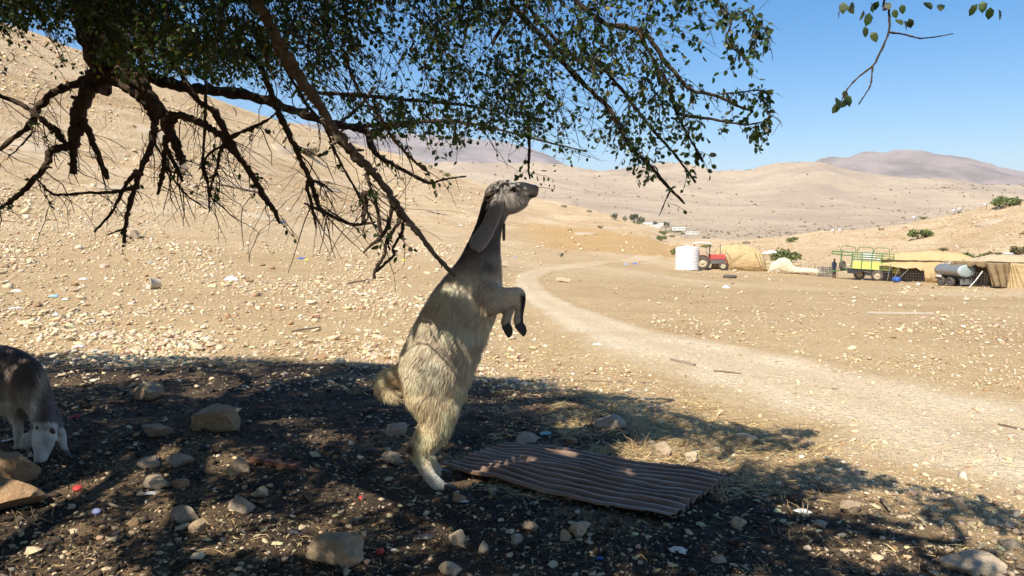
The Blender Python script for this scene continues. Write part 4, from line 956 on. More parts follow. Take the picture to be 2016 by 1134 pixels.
tg = (fq[0] * (1 - fu)[:, None] + fq[3] * fu[:, None]) * (1 - fv)[:, None] + (fq[1] * (1 - fu)[:, None] + fq[2] * fu[:, None]) * fv[:, None]
fz = gT.uniform(2.6, 3.9, nF); fill = tg + (np.array(SUNV) / SUNV.z)[None] * fz[:, None]  # extra unseen twigs added towards the sun to shade the iron sheet
nH = 900; ht = np.array([at(*q) for q in zip(gT.uniform(935, 1060, nH), gT.uniform(362, 520, nH), np.full(nH, 4.08))]); fill = np.concatenate([fill, ht + (np.array(SUNV) / SUNV.z)[None] * gT.uniform(1.2, 2.6, nH)[:, None]])  # more twigs added upsun to keep the goat's head and neck shaded
O_tw, _ = make_twigs(np.concatenate([st[sel], fill]), gT, 0.3, 0.6, 11, 0.03)
O = leaves_on(O_tw, gT, 9, 0.082)
qx, qy, qz = project(O[0]); okS, gx, gy = shade_ok(O[0]); k = ~((qx > -20) & (qx < 2036) & (qy > -25) & (qz > 0.3)) & okS & ~in_dapple(gx, gy) & ~in_goat_light(O[0]); O = [q[k] for q in O]
V, F_, kk = leaf_arrays(*O, True)
co = new_mesh_object('crown', V, F_, M_leaf); set_color(co, np.repeat(leaf_colors(len(O[0]), gT), kk, axis=0)); stuff(to_tree(co))
# twigs of both
def twig_mesh(TW, r0):
    n, m_, _ = TW.shape; a = np.array([0, 2.1, 4.2]); rr = np.linspace(r0, r0 * 0.4, m_)
    off = np.stack([np.cos(a), np.sin(a), np.cos(a * 2 + 1) * 0.4], 1)
    V = TW[:, :, None, :] + off[None, None] * rr[None, :, None, None]
    q = []
    for i in range(m_ - 1):
        for k in range(3): q.append((i * 3 + k, i * 3 + (k + 1) % 3, (i + 1) * 3 + (k + 1) % 3, (i + 1) * 3 + k))
    F_ = (np.array(q)[None] + (np.arange(n) * m_ * 3)[:, None, None]).reshape(-1, 4); return V.reshape(-1, 3), F_
V0, F0 = twig_mesh(BR_tw[::3], 0.0050); stuff(to_tree(new_mesh_object('twigs', V0, F0, M_bark)))
V1, F1 = twig_mesh(np.concatenate([A_tw, B_tw, BR_tw, O_tw[::14]]), 0.0030)
stuff(to_tree(new_mesh_object('twigs', V1, F1, M_bark)))
# bigger boughs inside the out-of-frame crown
for k in range(16):
    a = random.uniform(0, 2 * math.pi); e = Vector((-2.6 + 5.2 * math.cos(a), 0.6 + 4.6 * math.sin(a), random.uniform(3.0, 3.9))); s0 = Vector((tx + 0.3, ty + 0.75, 2.6))
    mid = s0.lerp(e, 0.5) + Vector((0, 0, 0.6))
    if not shade_ok(np.array([e[:], mid[:]]) + np.array([0, 0.5, 0]))[0].all(): continue
    u = [project(np.array([q[:]])) for q in (mid, e, s0.lerp(mid, 0.5), mid.lerp(e, 0.5))]
    if any(q[2][0] > 0.3 and -60 < q[0][0] < 2080 and q[1][0] > -60 for q in u): continue
    limb([(s0.x, s0.y, s0.z, 0.09, 0), (mid.x, mid.y, mid.z, 0.06, 0), (e.x, e.y, e.z, 0.015, 0)])
print('leaves', n_frame_leaves, len(O[0]), 'twigs', len(A_tw), len(O_tw))

# ------------------------------------------------------------------ goats
def loft(mb, st, n=20, power=1.0):
    """st: (column, row, half-thickness in photo pixels, half-width in depth [m], distance [m])"""
    st = np.array(st, float)
    C = catmull(np.array([(*at(a, b, D), r_ * D / FPX, w) for a, b, r_, w, D in st]), 4)
    m = len(C); b0 = len(mb.v); lat0 = Vector((0, 1, 0))
    for i in range(m):
        t = Vector(C[min(i + 1, m - 1), :3] - C[max(i - 1, 0), :3]).normalized()
        lat = (lat0 - t * lat0.dot(t)).normalized(); nn = t.cross(lat)
        for k in range(n):
            a = 2 * math.pi * k / n
            mb.v.append(tuple(Vector(C[i, :3]) + nn * math.cos(a) * max(C[i, 3], 0.003) + lat * math.sin(a) * max(C[i, 4], 0.003)))
    for i in range(m - 1):
        for k in range(n):
            a, c = b0 + i * n + k, b0 + i * n + (k + 1) % n; mb.f.append((a, c, c + n, a + n))
    mb.f.append(tuple(b0 + k for k in reversed(range(n)))); mb.f.append(tuple(b0 + (m - 1) * n + k for k in range(n)))
def fuse(name, lofts, voxel, smooth_it, mat):
    """all lofts fused into one continuous skin"""
    verts, faces = [], []
    for st in lofts:
        mb = MB(); loft(mb, st); b = len(verts); verts += mb.v; faces += [tuple(i + b for i in f) for f in mb.f]
    me = bpy.data.meshes.new(name + '_raw'); me.from_pydata(verts, [], faces)
    bm = bmesh.new(); bm.from_mesh(me); bmesh.ops.recalc_face_normals(bm, faces=bm.faces); bm.to_mesh(me); bm.free()
    o = bpy.data.objects.new(name, me); COL.objects.link(o)
    md = o.modifiers.new('r', 'REMESH'); md.mode = 'VOXEL'; md.voxel_size = voxel
    sm = o.modifiers.new('s', 'SMOOTH'); sm.factor = 0.5; sm.iterations = smooth_it
    dg = bpy.context.evaluated_depsgraph_get(); dg.update(); me2 = bpy.data.meshes.new_from_object(o.evaluated_get(dg))
    o.modifiers.clear(); o.data = me2; bpy.data.meshes.remove(me); me2.name = name; me2.materials.clear(); me2.materials.append(mat)
    me2.polygons.foreach_set('use_smooth', np.ones(len(me2.polygons), dtype=bool)); return o
def mesh_np(o):
    me = o.data; V = np.empty(len(me.vertices) * 3, dtype=np.float32); me.vertices.foreach_get('co', V)
    Nn = np.empty(len(me.vertices) * 3, dtype=np.float32); me.vertices.foreach_get('normal', Nn); return V.reshape(-1, 3).astype(float), Nn.reshape(-1, 3).astype(float)
def fur(name, body, n, colf, lenf, dirf, mat, g, width=0.0024, lift=0.30):
    me = body.data; V, Nn = mesh_np(body); me.calc_loop_triangles()
    T = np.empty(len(me.loop_triangles) * 3, dtype=np.int32); me.loop_triangles.foreach_get('vertices', T); T = T.reshape(-1, 3)
    A_ = np.linalg.norm(np.cross(V[T[:, 1]] - V[T[:, 0]], V[T[:, 2]] - V[T[:, 0]]), axis=1)
    tri = g.choice(len(T), n, p=A_ / A_.sum()); u = g.random((n, 2)); fl = u.sum(1) > 1; u[fl] = 1 - u[fl]
    w = np.stack([1 - u.sum(1), u[:, 0], u[:, 1]], 1)[..., None]
    p0 = (V[T[tri]] * w).sum(1); nn = (Nn[T[tri]] * w).sum(1); nn /= np.linalg.norm(nn, axis=1)[:, None]
    qx, qy, _ = project(p0); L_ = lenf(qx, qy, p0) * g.uniform(0.6, 1.25, n)
    k = L_ > 0.004; p0, nn, qx, qy, L_ = p0[k], nn[k], qx[k], qy[k], L_[k]; n = len(p0)
    d = dirf(qx, qy, p0)
    s1 = 26.0                                           # coherent locks
    wav = np.stack([fbm(p0[:, 0] * s1 + p0[:, 1] * 13, p0[:, 2] * s1, 2, 200), fbm(p0[:, 1] * s1 + 7, p0[:, 2] * s1 + p0[:, 0] * 11, 2, 210), fbm(p0[:, 0] * s1 - 5, p0[:, 2] * s1 + p0[:, 1] * 17, 2, 220)], 1)
    d = d + 0.9 * wav + g.normal(0, 0.13, (n, 3))
    d -= nn * (d * nn).sum(1)[:, None]; d /= np.linalg.norm(d, axis=1)[:, None] + 1e-9
    side = np.cross(nn, d)
    grav = np.array([0, 0, -1.0]); wd = width * g.uniform(0.6, 1.3, n)
    lf = lift * g.uniform(0.5, 1.4, n)
    pts = [p0 - nn * 0.002]; cur = p0; dd = d + nn * lf[:, None]
    for s_ in range(3):
        dd = dd / np.linalg.norm(dd, axis=1)[:, None]; cur = cur + dd * (L_ / 3)[:, None]; pts.append(cur); dd = dd + grav * 0.16 - nn * 0.14 * lf[:, None] / max(lift, 0.01) + 0.18 * side * wav[:, :1]
    VV = []
    for s_, k_ in enumerate((1.0, 0.95, 0.65)): VV += [pts[s_] - side * (wd * k_ / 2)[:, None], pts[s_] + side * (wd * k_ / 2)[:, None]]
    VV.append(pts[3]); VV = np.stack(VV, 1)
    tris = np.array([(0, 1, 3), (0, 3, 2), (2, 3, 5), (2, 5, 4), (4, 5, 6)]); Fh = (tris[None] + (np.arange(n) * 7)[:, None, None]).reshape(-1, 3)
    o = new_mesh_object(name, VV.reshape(-1, 3), Fh, mat, smooth=True)
    c = colf(qx, qy, p0) * g.uniform(0.74, 1.22, (n, 1)) * (1 + 0.45 * wav[:, :1]); tip = np.array([0.85, 0.85, 0.85, 0.85, 1.05, 1.05, 1.15])
    set_color(o, np.clip((c[:, None, :] * tip[None, :, None]).reshape(-1, 3), 0.01, 0.85)); return stuff(o)
def fur_material():
    m, nt, b = base_mat('goat_hair'); a = nt.nodes.new('ShaderNodeAttribute'); a.attribute_name = 'Col'
    nt.links.new(a.outputs['Color'], b.inputs['Base Color']); b.inputs['Roughness'].default_value = 0.55; b.inputs['Specular IOR Level'].default_value = 0.35
    tr_ = nt.nodes.new('ShaderNodeBsdfTranslucent'); nt.links.new(a.outputs['Color'], tr_.inputs[0]); ms = nt.nodes.new('ShaderNodeMixShader'); ms.inputs[0].default_value = 0.22
    nt.links.new(b.outputs[0], ms.inputs[1]); nt.links.new(tr_.outputs[0], ms.inputs[2]); nt.links.new(ms.outputs[0], nt.nodes['Material Output'].inputs[0]); return m
M_fur = fur_material(); M_hide = attr_mat('goat_hide', 0.8, 0.18, 60, 0.35, 220)
M_hoof = simple('dark_hoof', (0.045, 0.038, 0.033), 0.5, 0, 0.35, 40, bmp=0.3, bscale=120)
M_horn = simple('brown_horn', (0.07, 0.045, 0.03), 0.6, 0, 0.4, 40, bmp=0.5, bscale=160)
M_eye = simple('goat_eye', (0.02, 0.015, 0.01), 0.12, 0, 0.1, 30)
M_skin = simple('grey_skin', (0.16, 0.125, 0.11), 0.7, 0, 0.25, 50, bmp=0.3, bscale=150)
M_nose = simple('nose_skin', (0.10, 0.07, 0.062), 0.5, 0, 0.25, 60)
def lerp3(a, b, t): return np.asarray(a)[None] * (1 - t[:, None]) + np.asarray(b)[None] * t[:, None]
def blob(x, y, cx, cy, rx, ry): return np.exp(-((x - cx) / rx) ** 2 - ((y - cy) / ry) ** 2)

# --- the goat standing on its hind legs
D0 = 4.12
TORSO = [(838, 812, 30, 0.07, D0), (846, 790, 50, 0.12, D0), (852, 755, 66, 0.145, D0), (856, 728, 70, 0.152, D0), (874, 684, 70, 0.158, D0), (894, 640, 68, 0.158, D0), (915, 602, 66, 0.15, D0), (931, 566, 58, 0.135, D0),
         (943, 530, 46, 0.11, D0), (950, 498, 36, 0.085, D0), (957, 468, 29, 0.066, D0), (965, 440, 26, 0.058, D0), (974, 414, 28, 0.056, D0), (982, 392, 28, 0.055, D0), (988, 380, 22, 0.045, D0)]
HEAD = [(958, 392, 10, 0.025, D0), (968, 388, 23, 0.046, D0), (985, 386, 31, 0.056, D0), (1003, 388, 35, 0.057, D0), (1020, 385, 30, 0.048, D0), (1034, 378.5, 21.5, 0.039, D0), (1046, 376.5, 14.5, 0.034, D0), (1055, 377, 12.5, 0.032, D0), (1060, 378, 9, 0.024, D0)]
FORE_N = [(945, 575, 34, 0.05, D0 - 0.09), (970, 588, 31, 0.052, D0 - 0.10), (994, 588, 24, 0.042, D0 - 0.10), (1012, 581, 17, 0.033, D0 - 0.10), (1022, 578, 12.5, 0.027, D0 - 0.10), (1025, 588, 11, 0.025, D0 - 0.10), (1024, 604, 9.5, 0.022, D0 - 0.10), (1021, 622, 9.5, 0.022, D0 - 0.10), (1021, 633, 10.5, 0.024, D0 - 0.10), (1023, 640, 9.5, 0.023, D0 - 0.10)]
FORE_F = [(945, 572, 34, 0.05, D0 + 0.08), (972, 590, 28, 0.045, D0 + 0.08), (993, 597, 20, 0.036, D0 + 0.08), (1004, 600, 14, 0.028, D0 + 0.08), (1003, 610, 11, 0.024, D0 + 0.08), (999, 622, 9.5, 0.021, D0 + 0.08), (996, 634, 10.5, 0.023, D0 + 0.08), (997, 642, 9.5, 0.022, D0 + 0.08)]
HIND_N = [(846, 762, 48, 0.07, D0 - 0.07), (856, 796, 42, 0.07, D0 - 0.08), (858, 822, 34, 0.058, D0 - 0.085), (849, 845, 27, 0.046, D0 - 0.09), (838, 866, 25, 0.042, D0 - 0.09), (822, 883, 18, 0.031, D0 - 0.09), (824, 897, 15, 0.027, D0 - 0.09), (833, 914, 13, 0.024, D0 - 0.09), (847, 938, 12, 0.023, D0 - 0.09), (861, 953, 13, 0.024, D0 - 0.09), (876, 961, 10, 0.023, D0 - 0.09)]
HIND_F = [(840, 765, 46, 0.07, D0 + 0.08), (858, 800, 40, 0.065, D0 + 0.09), (864, 828, 31, 0.055, D0 + 0.10), (858, 852, 24, 0.044, D0 + 0.10), (845, 871, 18, 0.034, D0 + 0.105), (836, 883, 14, 0.028, D0 + 0.105), (843, 897, 11, 0.023, D0 + 0.11), (852, 914, 10, 0.021, D0 + 0.11), (861, 928, 10.5, 0.022, D0 + 0.11), (870, 934, 9, 0.021, D0 + 0.11)]
TAIL = [(806, 752, 20, 0.035, D0), (786, 744, 18, 0.032, D0), (768, 746, 17, 0.03, D0), (759, 759, 17, 0.03, D0), (764, 772, 15, 0.027, D0), (775, 777, 11, 0.02, D0), (784, 773, 6, 0.012, D0)]
def goat_col(x, y, p):
    n = len(x); c = np.tile(np.array([0.82, 0.69, 0.50]), (n, 1))
    nz = fbm(p[:, 0] * 9 + p[:, 1] * 7, p[:, 2] * 9, 3, 300)
    c = c * (1 + 0.22 * nz)[:, None]
    c = c * (1 - 0.28 * sstep(0.1, 0.5, fbm(p[:, 0] * 5, p[:, 2] * 3.2 + p[:, 1] * 4, 3, 310)))[:, None] + 0.0
    gold = sstep(715, 800, y) * (1 - sstep(885, 925, y)); c = lerp3((0, 0, 0), (1, 1, 1), np.ones(n)) * c * (1 - 0.8 * gold[:, None]) + np.array([0.78, 0.61, 0.36]) * (0.8 * gold * (1 + 0.3 * nz))[:, None]
    mixto = lambda col, w: c * (1 - w[:, None]) + np.array(col) * w[:, None]
    c = mixto((0.80, 0.63, 0.38), np.clip(blob(x, y, 757, 760, 26, 26), 0, 0.6))
    c = mixto((0.76, 0.70, 0.59), sstep(905, 930, y))
    c = mixto((0.62, 0.50, 0.35), 0.6 * np.clip(blob(x, y, 970, 600, 42, 34), 0, 1))
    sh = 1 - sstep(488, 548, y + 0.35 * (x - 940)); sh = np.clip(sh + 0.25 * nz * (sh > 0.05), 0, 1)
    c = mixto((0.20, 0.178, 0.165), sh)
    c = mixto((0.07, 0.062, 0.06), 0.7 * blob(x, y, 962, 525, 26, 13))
    c = mixto((0.46, 0.42, 0.375), sstep(975, 1000, x + 0.4 * (400 - y)) * (1 - sstep(420, 450, y)))
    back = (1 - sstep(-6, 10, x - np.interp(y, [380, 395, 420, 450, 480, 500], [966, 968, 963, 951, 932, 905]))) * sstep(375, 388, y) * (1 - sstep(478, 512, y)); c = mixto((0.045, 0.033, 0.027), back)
    c = mixto((0.40, 0.37, 0.30), 0.6 * blob(x, y, 982, 358, 14, 7))
    c = mixto((0.10, 0.085, 0.075), np.clip(1.2 * blob(x, y, 1011, 374, 9, 6), 0, 0.85))
    c = mixto((0.26, 0.215, 0.19), sstep(1048, 1060, x) * (1 - sstep(430, 440, y)))
    c = mixto((0.05, 0.035, 0.03), np.clip(1.3 * blob(x, y, 1046, 386, 9, 2.6), 0, 0.9))
    c = mixto((0.56, 0.49, 0.40), sstep(596, 610, y) * sstep(975, 985, x) * (1 - sstep(640, 660, y)) * 0.8)
    c = mixto((0.03, 0.024, 0.022), sstep(1022, 1027, x) * sstep(574, 584, y) * (1 - sstep(640, 660, y)))
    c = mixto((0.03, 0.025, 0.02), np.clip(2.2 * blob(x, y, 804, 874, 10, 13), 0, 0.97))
    return np.clip(c, 0.015, 0.8)
def goat_len(x, y, p):
    L_ = np.interp(y, [350, 430, 470, 510, 560, 640, 760, 820, 860, 890, 920, 945, 970], [0.008, 0.012, 0.018, 0.030, 0.052, 0.066, 0.070, 0.062, 0.052, 0.040, 0.028, 0.016, 0.008])
    L_ = np.where((x > 975) & (y < 450), 0.009, L_); L_ = np.where((x > 1006) & (y < 440), 0.0, L_)
    L_ = np.where((x < 800) & (y > 720) & (y < 800), 0.055, L_)
    bl = sstep(-18, 14, x - np.interp(y, [560, 640, 730, 790], [985, 955, 915, 890])) * (y > 600) * (y < 800) * (x < 976); L_ = L_ + 0.03 * bl
    fl = (y > 560) & (y < 680); L_ = np.where(fl & (x > 962), np.minimum(L_, np.interp(x, [962, 985, 1012], [0.04, 0.015, 0.006])), L_)
    return np.where(fl & (x > 985) & (y > 604), 0.006, L_)
def goat_dir(x, y, p):
    d = np.tile(np.array([-0.42, 0.0, -0.9]), (len(x), 1))
    d[(y > 790)] = (0.0, 0, -1.0); d[(y > 885)] = (0.35, 0, -0.9)
    t = (x < 800) & (y > 715) & (y < 800); ang = np.arctan2(-(y[t] - 762), x[t] - 772); d[t] = np.stack([-np.sin(ang), np.zeros(t.sum()), np.cos(ang)], 1) + 0.6 * np.stack([np.cos(ang), np.zeros(t.sum()), np.sin(ang)], 1)
    h = (y < 440) & (x > 960); d[h] = (-0.9, 0, -0.35); nk = (y < 500) & ~h; d[nk] = (-0.35, 0, -0.95)
    f = (x > 985) & (y > 560); d[f] = (0.3, 0, -0.9); return d
goat = thing('goat', 'cream and grey goat standing upright on its hind legs to reach the branches', 'goat', tuple(at(870, 968, D0)[:2]) + (gz(*at(870, 968, D0)[:2]),))
ginv = Matrix.Translation(goat.location).inverted()
def to(o, par, inv): o.parent = par; o.matrix_parent_inverse = inv; return o
body = fuse('body', [TORSO, HEAD, FORE_N, FORE_F, HIND_N, HIND_F, TAIL], 0.0085, 5, M_hide)
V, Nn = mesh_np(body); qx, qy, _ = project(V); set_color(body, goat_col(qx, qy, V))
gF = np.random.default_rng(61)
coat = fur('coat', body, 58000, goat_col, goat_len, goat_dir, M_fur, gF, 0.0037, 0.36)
to(body, goat, ginv); to(coat, goat, ginv)
def hoof_pair(px, py, D, par, inv, ang, sc=1.0):
    """cloven hoof: two wedge claws; px,py is the coronet, ang the direction of the toe in the image (radians, 0 = right, down = -pi/2)"""
    h = MB(); p = at(px, py, D); k = D / FPX * sc
    d = Vector((math.cos(ang), 0, math.sin(ang))); up = Vector((-math.sin(ang), 0, math.cos(ang)))
    for sgn in (-1, 1):
        c = p + Vector((0, sgn * 0.0125 * sc, 0)); rows = []
        for t, hu, hd, w in ((-4, 8, -9, 0.010), (4, 8.5, -10, 0.0125), (12, 7, -10.5, 0.0125), (19, 3, -10.5, 0.011), (23, -4, -10.5, 0.007)):
            for yy, zz in ((-w, hd), (w, hd), (w * 0.8, hu), (-w * 0.8, hu)): rows.append(c + d * (t * k) + up * (zz * k) + Vector((0, yy * sc, 0)))
        fs = [(3, 2, 1, 0), (16, 17, 18, 19)]
        for i in range(4):
            for q in range(4): a, b = i * 4 + q, i * 4 + (q + 1) % 4; fs.append((a, b, b + 4, a + 4))
        h.add(rows, fs)
    o = h.build('hoof', M_hoof, None, False, bevel=0.002); return to(o, par, inv)
hoof_pair(878, 960, D0 - 0.09, goat, ginv, -0.12); hoof_pair(871, 932, D0 + 0.11, goat, ginv, -0.12, 0.95)
hoof_pair(997, 641, D0 + 0.08, goat, ginv, -1.0, 1.0); hoof_pair(1022, 639, D0 - 0.10, goat, ginv, -0.8, 1.0)
def ear(rows, D_list, curl, par, inv, mat, cols):
    """rows: (column, row, half-width px) down the ear"""
    C = catmull(np.array([(*at(a, b, D), w * D / FPX) for (a, b, w), D in zip(rows, D_list)]), 5); m = len(C); Pg = np.zeros((m, 9, 3))
    for i in range(m):
        t = Vector(C[min(i + 1, m - 1), :3] - C[max(i - 1, 0), :3]).normalized(); wv = t.cross(Vector((0, 1, 0))).normalized(); nv = wv.cross(t)
        if nv.y > 0: nv = -nv
        for j, s_ in enumerate(np.linspace(-1, 1, 9)):
            cv = curl * (s_ ** 2) * C[i, 3] - 0.02 * math.sin(i * 0.5 + j) * C[i, 3]
            Pg[i, j] = Vector(C[i, :3]) + wv * (s_ * C[i, 3]) - nv * cv
    o = MB().grid(Pg).build('ear', mat, None, True, solid=0.006); c = np.repeat(np.array(cols, float)[None], m * 9, 0)
    e = np.abs(np.tile(np.linspace(-1, 1, 9), m)) > 0.9; c[e] *= 1.9; set_color(o, c); return to(o, par, inv)
ear([(984, 384, 8), (980, 398, 12), (973, 420, 14), (962, 446, 14), (950, 466, 16), (939, 482, 15), (933, 492, 8)], [D0 - 0.055, D0 - 0.070, D0 - 0.085, D0 - 0.10, D0 - 0.118, D0 - 0.132, D0 - 0.138], 0.28, goat, ginv, M_hide, (0.25, 0.225, 0.205))
ear([(982, 386, 7), (976, 402, 11), (966, 426, 13), (956, 450, 13), (945, 470, 13), (938, 482, 7)], [D0 + 0.055, D0 + 0.066, D0 + 0.076, D0 + 0.09, D0 + 0.10, D0 + 0.105], -0.28, goat, ginv, M_hide, (0.15, 0.135, 0.125))
ef = [(936, 452, 5), (942, 456, 13), (941, 468, 14), (936, 482, 12), (933, 492, 6)]
for s_ in (-1, 1):
    hb = MB(); hb.tube([at(986, 374, D0 + s_ * 0.028), at(974, 378, D0 + s_ * 0.036), at(962, 384, D0 + s_ * 0.04), at(953, 388, D0 + s_ * 0.042)], [0.026, 0.024, 0.016, 0.003], 10, True, 0.8); to(hb.build('horn', M_horn, None, True), goat, ginv)
    ey = MB(); c = at(1012, 374, D0 + s_ * 0.0445); ey.lathe([(0.001, -0.0125), (0.008, -0.010), (0.0125, 0), (0.008, 0.010), (0.001, 0.0125)], 14, c); to(ey.build('eye', M_eye, None, True), goat, ginv)
    lid = MB(); lid.tube([at(1004, 375, D0 + s_ * 0.052), at(1008, 369.5, D0 + s_ * 0.056), at(1013, 368.5, D0 + s_ * 0.055), at(1018, 371, D0 + s_ * 0.050)], [0.003, 0.005, 0.005, 0.003], 8); to(lid.build('eyelid', M_skin, None, True), goat, ginv)
    wt = MB(); wt.tube([at(993, 440, D0 + s_ * 0.03), at(992, 452, D0 + s_ * 0.032), at(992, 464, D0 + s_ * 0.032), at(992, 474, D0 + s_ * 0.032)], [0.007, 0.0085, 0.009, 0.006], 8); to(wt.build('wattle', M_skin, None, True), goat, ginv)
    nt_ = MB(); nt_.tube([at(1054, 367.5, D0 + s_ * 0.024), at(1057, 368.5, D0 + s_ * 0.022), at(1058.5, 371, D0 + s_ * 0.018)], [0.003, 0.0042, 0.003], 6); to(nt_.build('nostril', M_nose, None, True), goat, ginv)

# --- the goat grazing at the left
def goat2_col(x, y, p):
    n = len(x); nz = fbm(p[:, 0] * 8 + p[:, 1] * 5, p[:, 2] * 8, 3, 330)
    st_ = sstep(0.05, 0.35, fbm(p[:, 0] * 9 + p[:, 1] * 3, p[:, 2] * 2.2, 3, 340))
    c = lerp3((0.15, 0.11, 0.088), (0.68, 0.58, 0.45), st_) * (1 + 0.4 * nz)[:, None]
    mixto = lambda col, w: c * (1 - w[:, None]) + np.array(col) * w[:, None]
    c = mixto((0.66, 0.57, 0.42), sstep(742, 800, y + 8 * nz - 0.25 * np.maximum(x - 30, 0)) * (1 - sstep(45, 62, x)) * 0.85)
    c = mixto((0.70, 0.64, 0.53), np.clip(1.3 * blob(x, y, 63, 805, 11, 26), 0, 0.9))
    c = mixto((0.22, 0.195, 0.19), sstep(86, 100, x) * sstep(730, 760, y) * (1 - sstep(830, 840, y)) * 0.8)
    hd = sstep(826, 838, y) * sstep(44, 56, x) * (1 - sstep(113, 116, x)); c = mixto((0.74, 0.70, 0.62), hd)
    c = mixto((0.34, 0.31, 0.27), hd * np.clip(0.7 * blob(x, y, 90, 868, 8, 20) + 0.5 * blob(x, y, 100, 880, 8, 14) + 0.8 * sstep(0.0, 0.4, nz), 0, 0.8)); c = mixto((0.20, 0.17, 0.15), hd * 0.8 * blob(x, y, 90, 842, 20, 6))
    c = mixto((0.05, 0.042, 0.04), hd * sstep(905, 915, y))
    lg = sstep(815, 830, y) * (1 - sstep(46, 54, x)); c = mixto((0.62, 0.57, 0.50), lg)
    l2 = sstep(112, 116, x) * sstep(838, 846, y); c = mixto((0.60, 0.55, 0.48), l2); c = mixto((0.10, 0.085, 0.08), l2 * sstep(880, 890, y) * 0.9)
    return np.clip(c, 0.015, 0.8)
def goat2_len(x, y, p):
    L_ = np.full(len(x), 0.085); L_ = np.where((x > 62) & (y > 770), 0.05, L_); L_ = np.where((y > 826) & (x > 44), 0.010, L_); L_ = np.where((y > 870) & (x > 44), 0.005, L_); L_ = np.where((y > 815) & (x <= 50), 0.012, L_); L_ = np.where((x > 110) & (y > 835), 0.007, L_); return L_
def goat2_dir(x, y, p):
    d = np.tile(np.array([0.15, 0.1, -1.0]), (len(x), 1)); f = sstep(-60, 60, x); d[:, 0] = 0.25 + 0.5 * f * (y < 760); d[:, 1] = -0.4
    d[(y > 820)] = (-0.05, -0.1, -1.0); return d
E = 4.86
T2 = [(-330, 745, 30, 0.06, E + 0.42), (-300, 745, 62, 0.13, E + 0.40), (-230, 744, 70, 0.165, E + 0.32), (-130, 750, 72, 0.18, E + 0.2), (-40, 748, 70, 0.17, E + 0.08), (14, 742, 62, 0.14, E), (48, 750, 46, 0.11, E - 0.08), (70, 776, 30, 0.08, E - 0.15), (82, 806, 23, 0.066, E - 0.21), (88, 830, 21, 0.06, E - 0.25), (90, 846, 16, 0.05, E - 0.27)]
H2 = [(90, 832, 15, 0.035, E - 0.25), (89, 843, 22, 0.052, E - 0.27), (87, 860, 24, 0.056, E - 0.30), (85, 878, 20, 0.052, E - 0.335), (82, 894, 14, 0.044, E - 0.365), (79, 908, 11.5, 0.036, E - 0.385), (77, 917, 9, 0.026, E - 0.395)]
F2a = [(10, 770, 30, 0.05, E - 0.05), (26, 806, 17, 0.045, E - 0.10), (34, 832, 10, 0.032, E - 0.12), (36, 852, 9.5, 0.03, E - 0.13), (36, 872, 7, 0.023, E - 0.14), (34, 884, 8, 0.024, E - 0.145), (33, 890, 7, 0.024, E - 0.15)]
F2b = [(70, 775, 26, 0.05, E + 0.02), (100, 815, 16, 0.045, E - 0.10), (114, 842, 10, 0.033, E - 0.17), (121, 860, 9, 0.03, E - 0.22), (125, 880, 7, 0.022, E - 0.27), (131, 894, 7.5, 0.022, E - 0.29), (135, 900, 6.5, 0.022, E - 0.295)]
Hd2a = [(-280, 770, 45, 0.07, E + 0.28), (-285, 810, 28, 0.055, E + 0.26), (-300, 838, 14, 0.036, E + 0.26), (-296, 860, 9, 0.026, E + 0.26), (-292, 876, 8, 0.024, E + 0.26)]
Hd2b = [(-250, 770, 45, 0.07, E + 0.46), (-248, 800, 28, 0.055, E + 0.48), (-262, 824, 14, 0.036, E + 0.48), (-258, 846, 9, 0.026, E + 0.48), (-254, 860, 8, 0.024, E + 0.48)]
Tl2 = [(-320, 715, 14, 0.03, E + 0.42), (-345, 700, 12, 0.026, E + 0.43), (-358, 690, 7, 0.018, E + 0.43)]
g0 = at(20, 900, E); goat2 = thing('goat', 'dark brown and cream long-haired goat grazing with head down at the left edge', 'goat', (g0.x, g0.y, gz(g0.x, g0.y))); g2inv = Matrix.Translation(goat2.location).inverted()
b2 = fuse('body', [T2, H2, F2a, F2b, Hd2a, Hd2b, Tl2], 0.010, 4, M_hide); V, Nn = mesh_np(b2); qx, qy, _ = project(V); set_color(b2, goat2_col(qx, qy, V))
c2 = fur('coat', b2, 30000, goat2_col, goat2_len, goat2_dir, M_fur, gF, 0.0038, 0.2); to(b2, goat2, g2inv); to(c2, goat2, g2inv)
hoof_pair(33, 890, E - 0.15, goat2, g2inv, -0.5, 0.9); hoof_pair(136, 901, E - 0.295, goat2, g2inv, -0.7, 0.9)
hoof_pair(-291, 878, E + 0.26, goat2, g2inv, -0.3, 0.9); hoof_pair(-253, 862, E + 0.48, goat2, g2inv, -0.3, 0.9)
ear([(68, 845, 7), (60, 856, 12), (52, 870, 13), (46, 884, 8)], [E - 0.27, E - 0.31, E - 0.33, E - 0.34], 0.3, goat2, g2inv, M_hide, (0.46, 0.42, 0.36))
ear([(108, 846, 6), (113, 857, 9), (115, 868, 8), (113, 878, 4)], [E - 0.26, E - 0.25, E - 0.24, E - 0.23], 0.3, goat2, g2inv, M_hide, (0.36, 0.33, 0.30))
for (a, b) in ((76, 845), (104, 850)):
    hb = MB(); hb.tube([at(a, b + 3, E - 0.30), at(a - 1, b - 2, E - 0.315), at(a - 2, b - 7, E - 0.31)], [0.016, 0.015, 0.006], 9); to(hb.build('horn', M_horn, None, True), goat2, g2inv)
for (a, b, dd) in ((65.5, 866, 0.295), (108, 870, 0.295)):
    ey = MB(); ey.lathe([(0.001, -0.011), (0.008, -0.008), (0.011, 0), (0.008, 0.008), (0.001, 0.011)], 12, at(a, b, E - dd)); to(ey.build('eye', M_eye, None, True), goat2, g2inv)

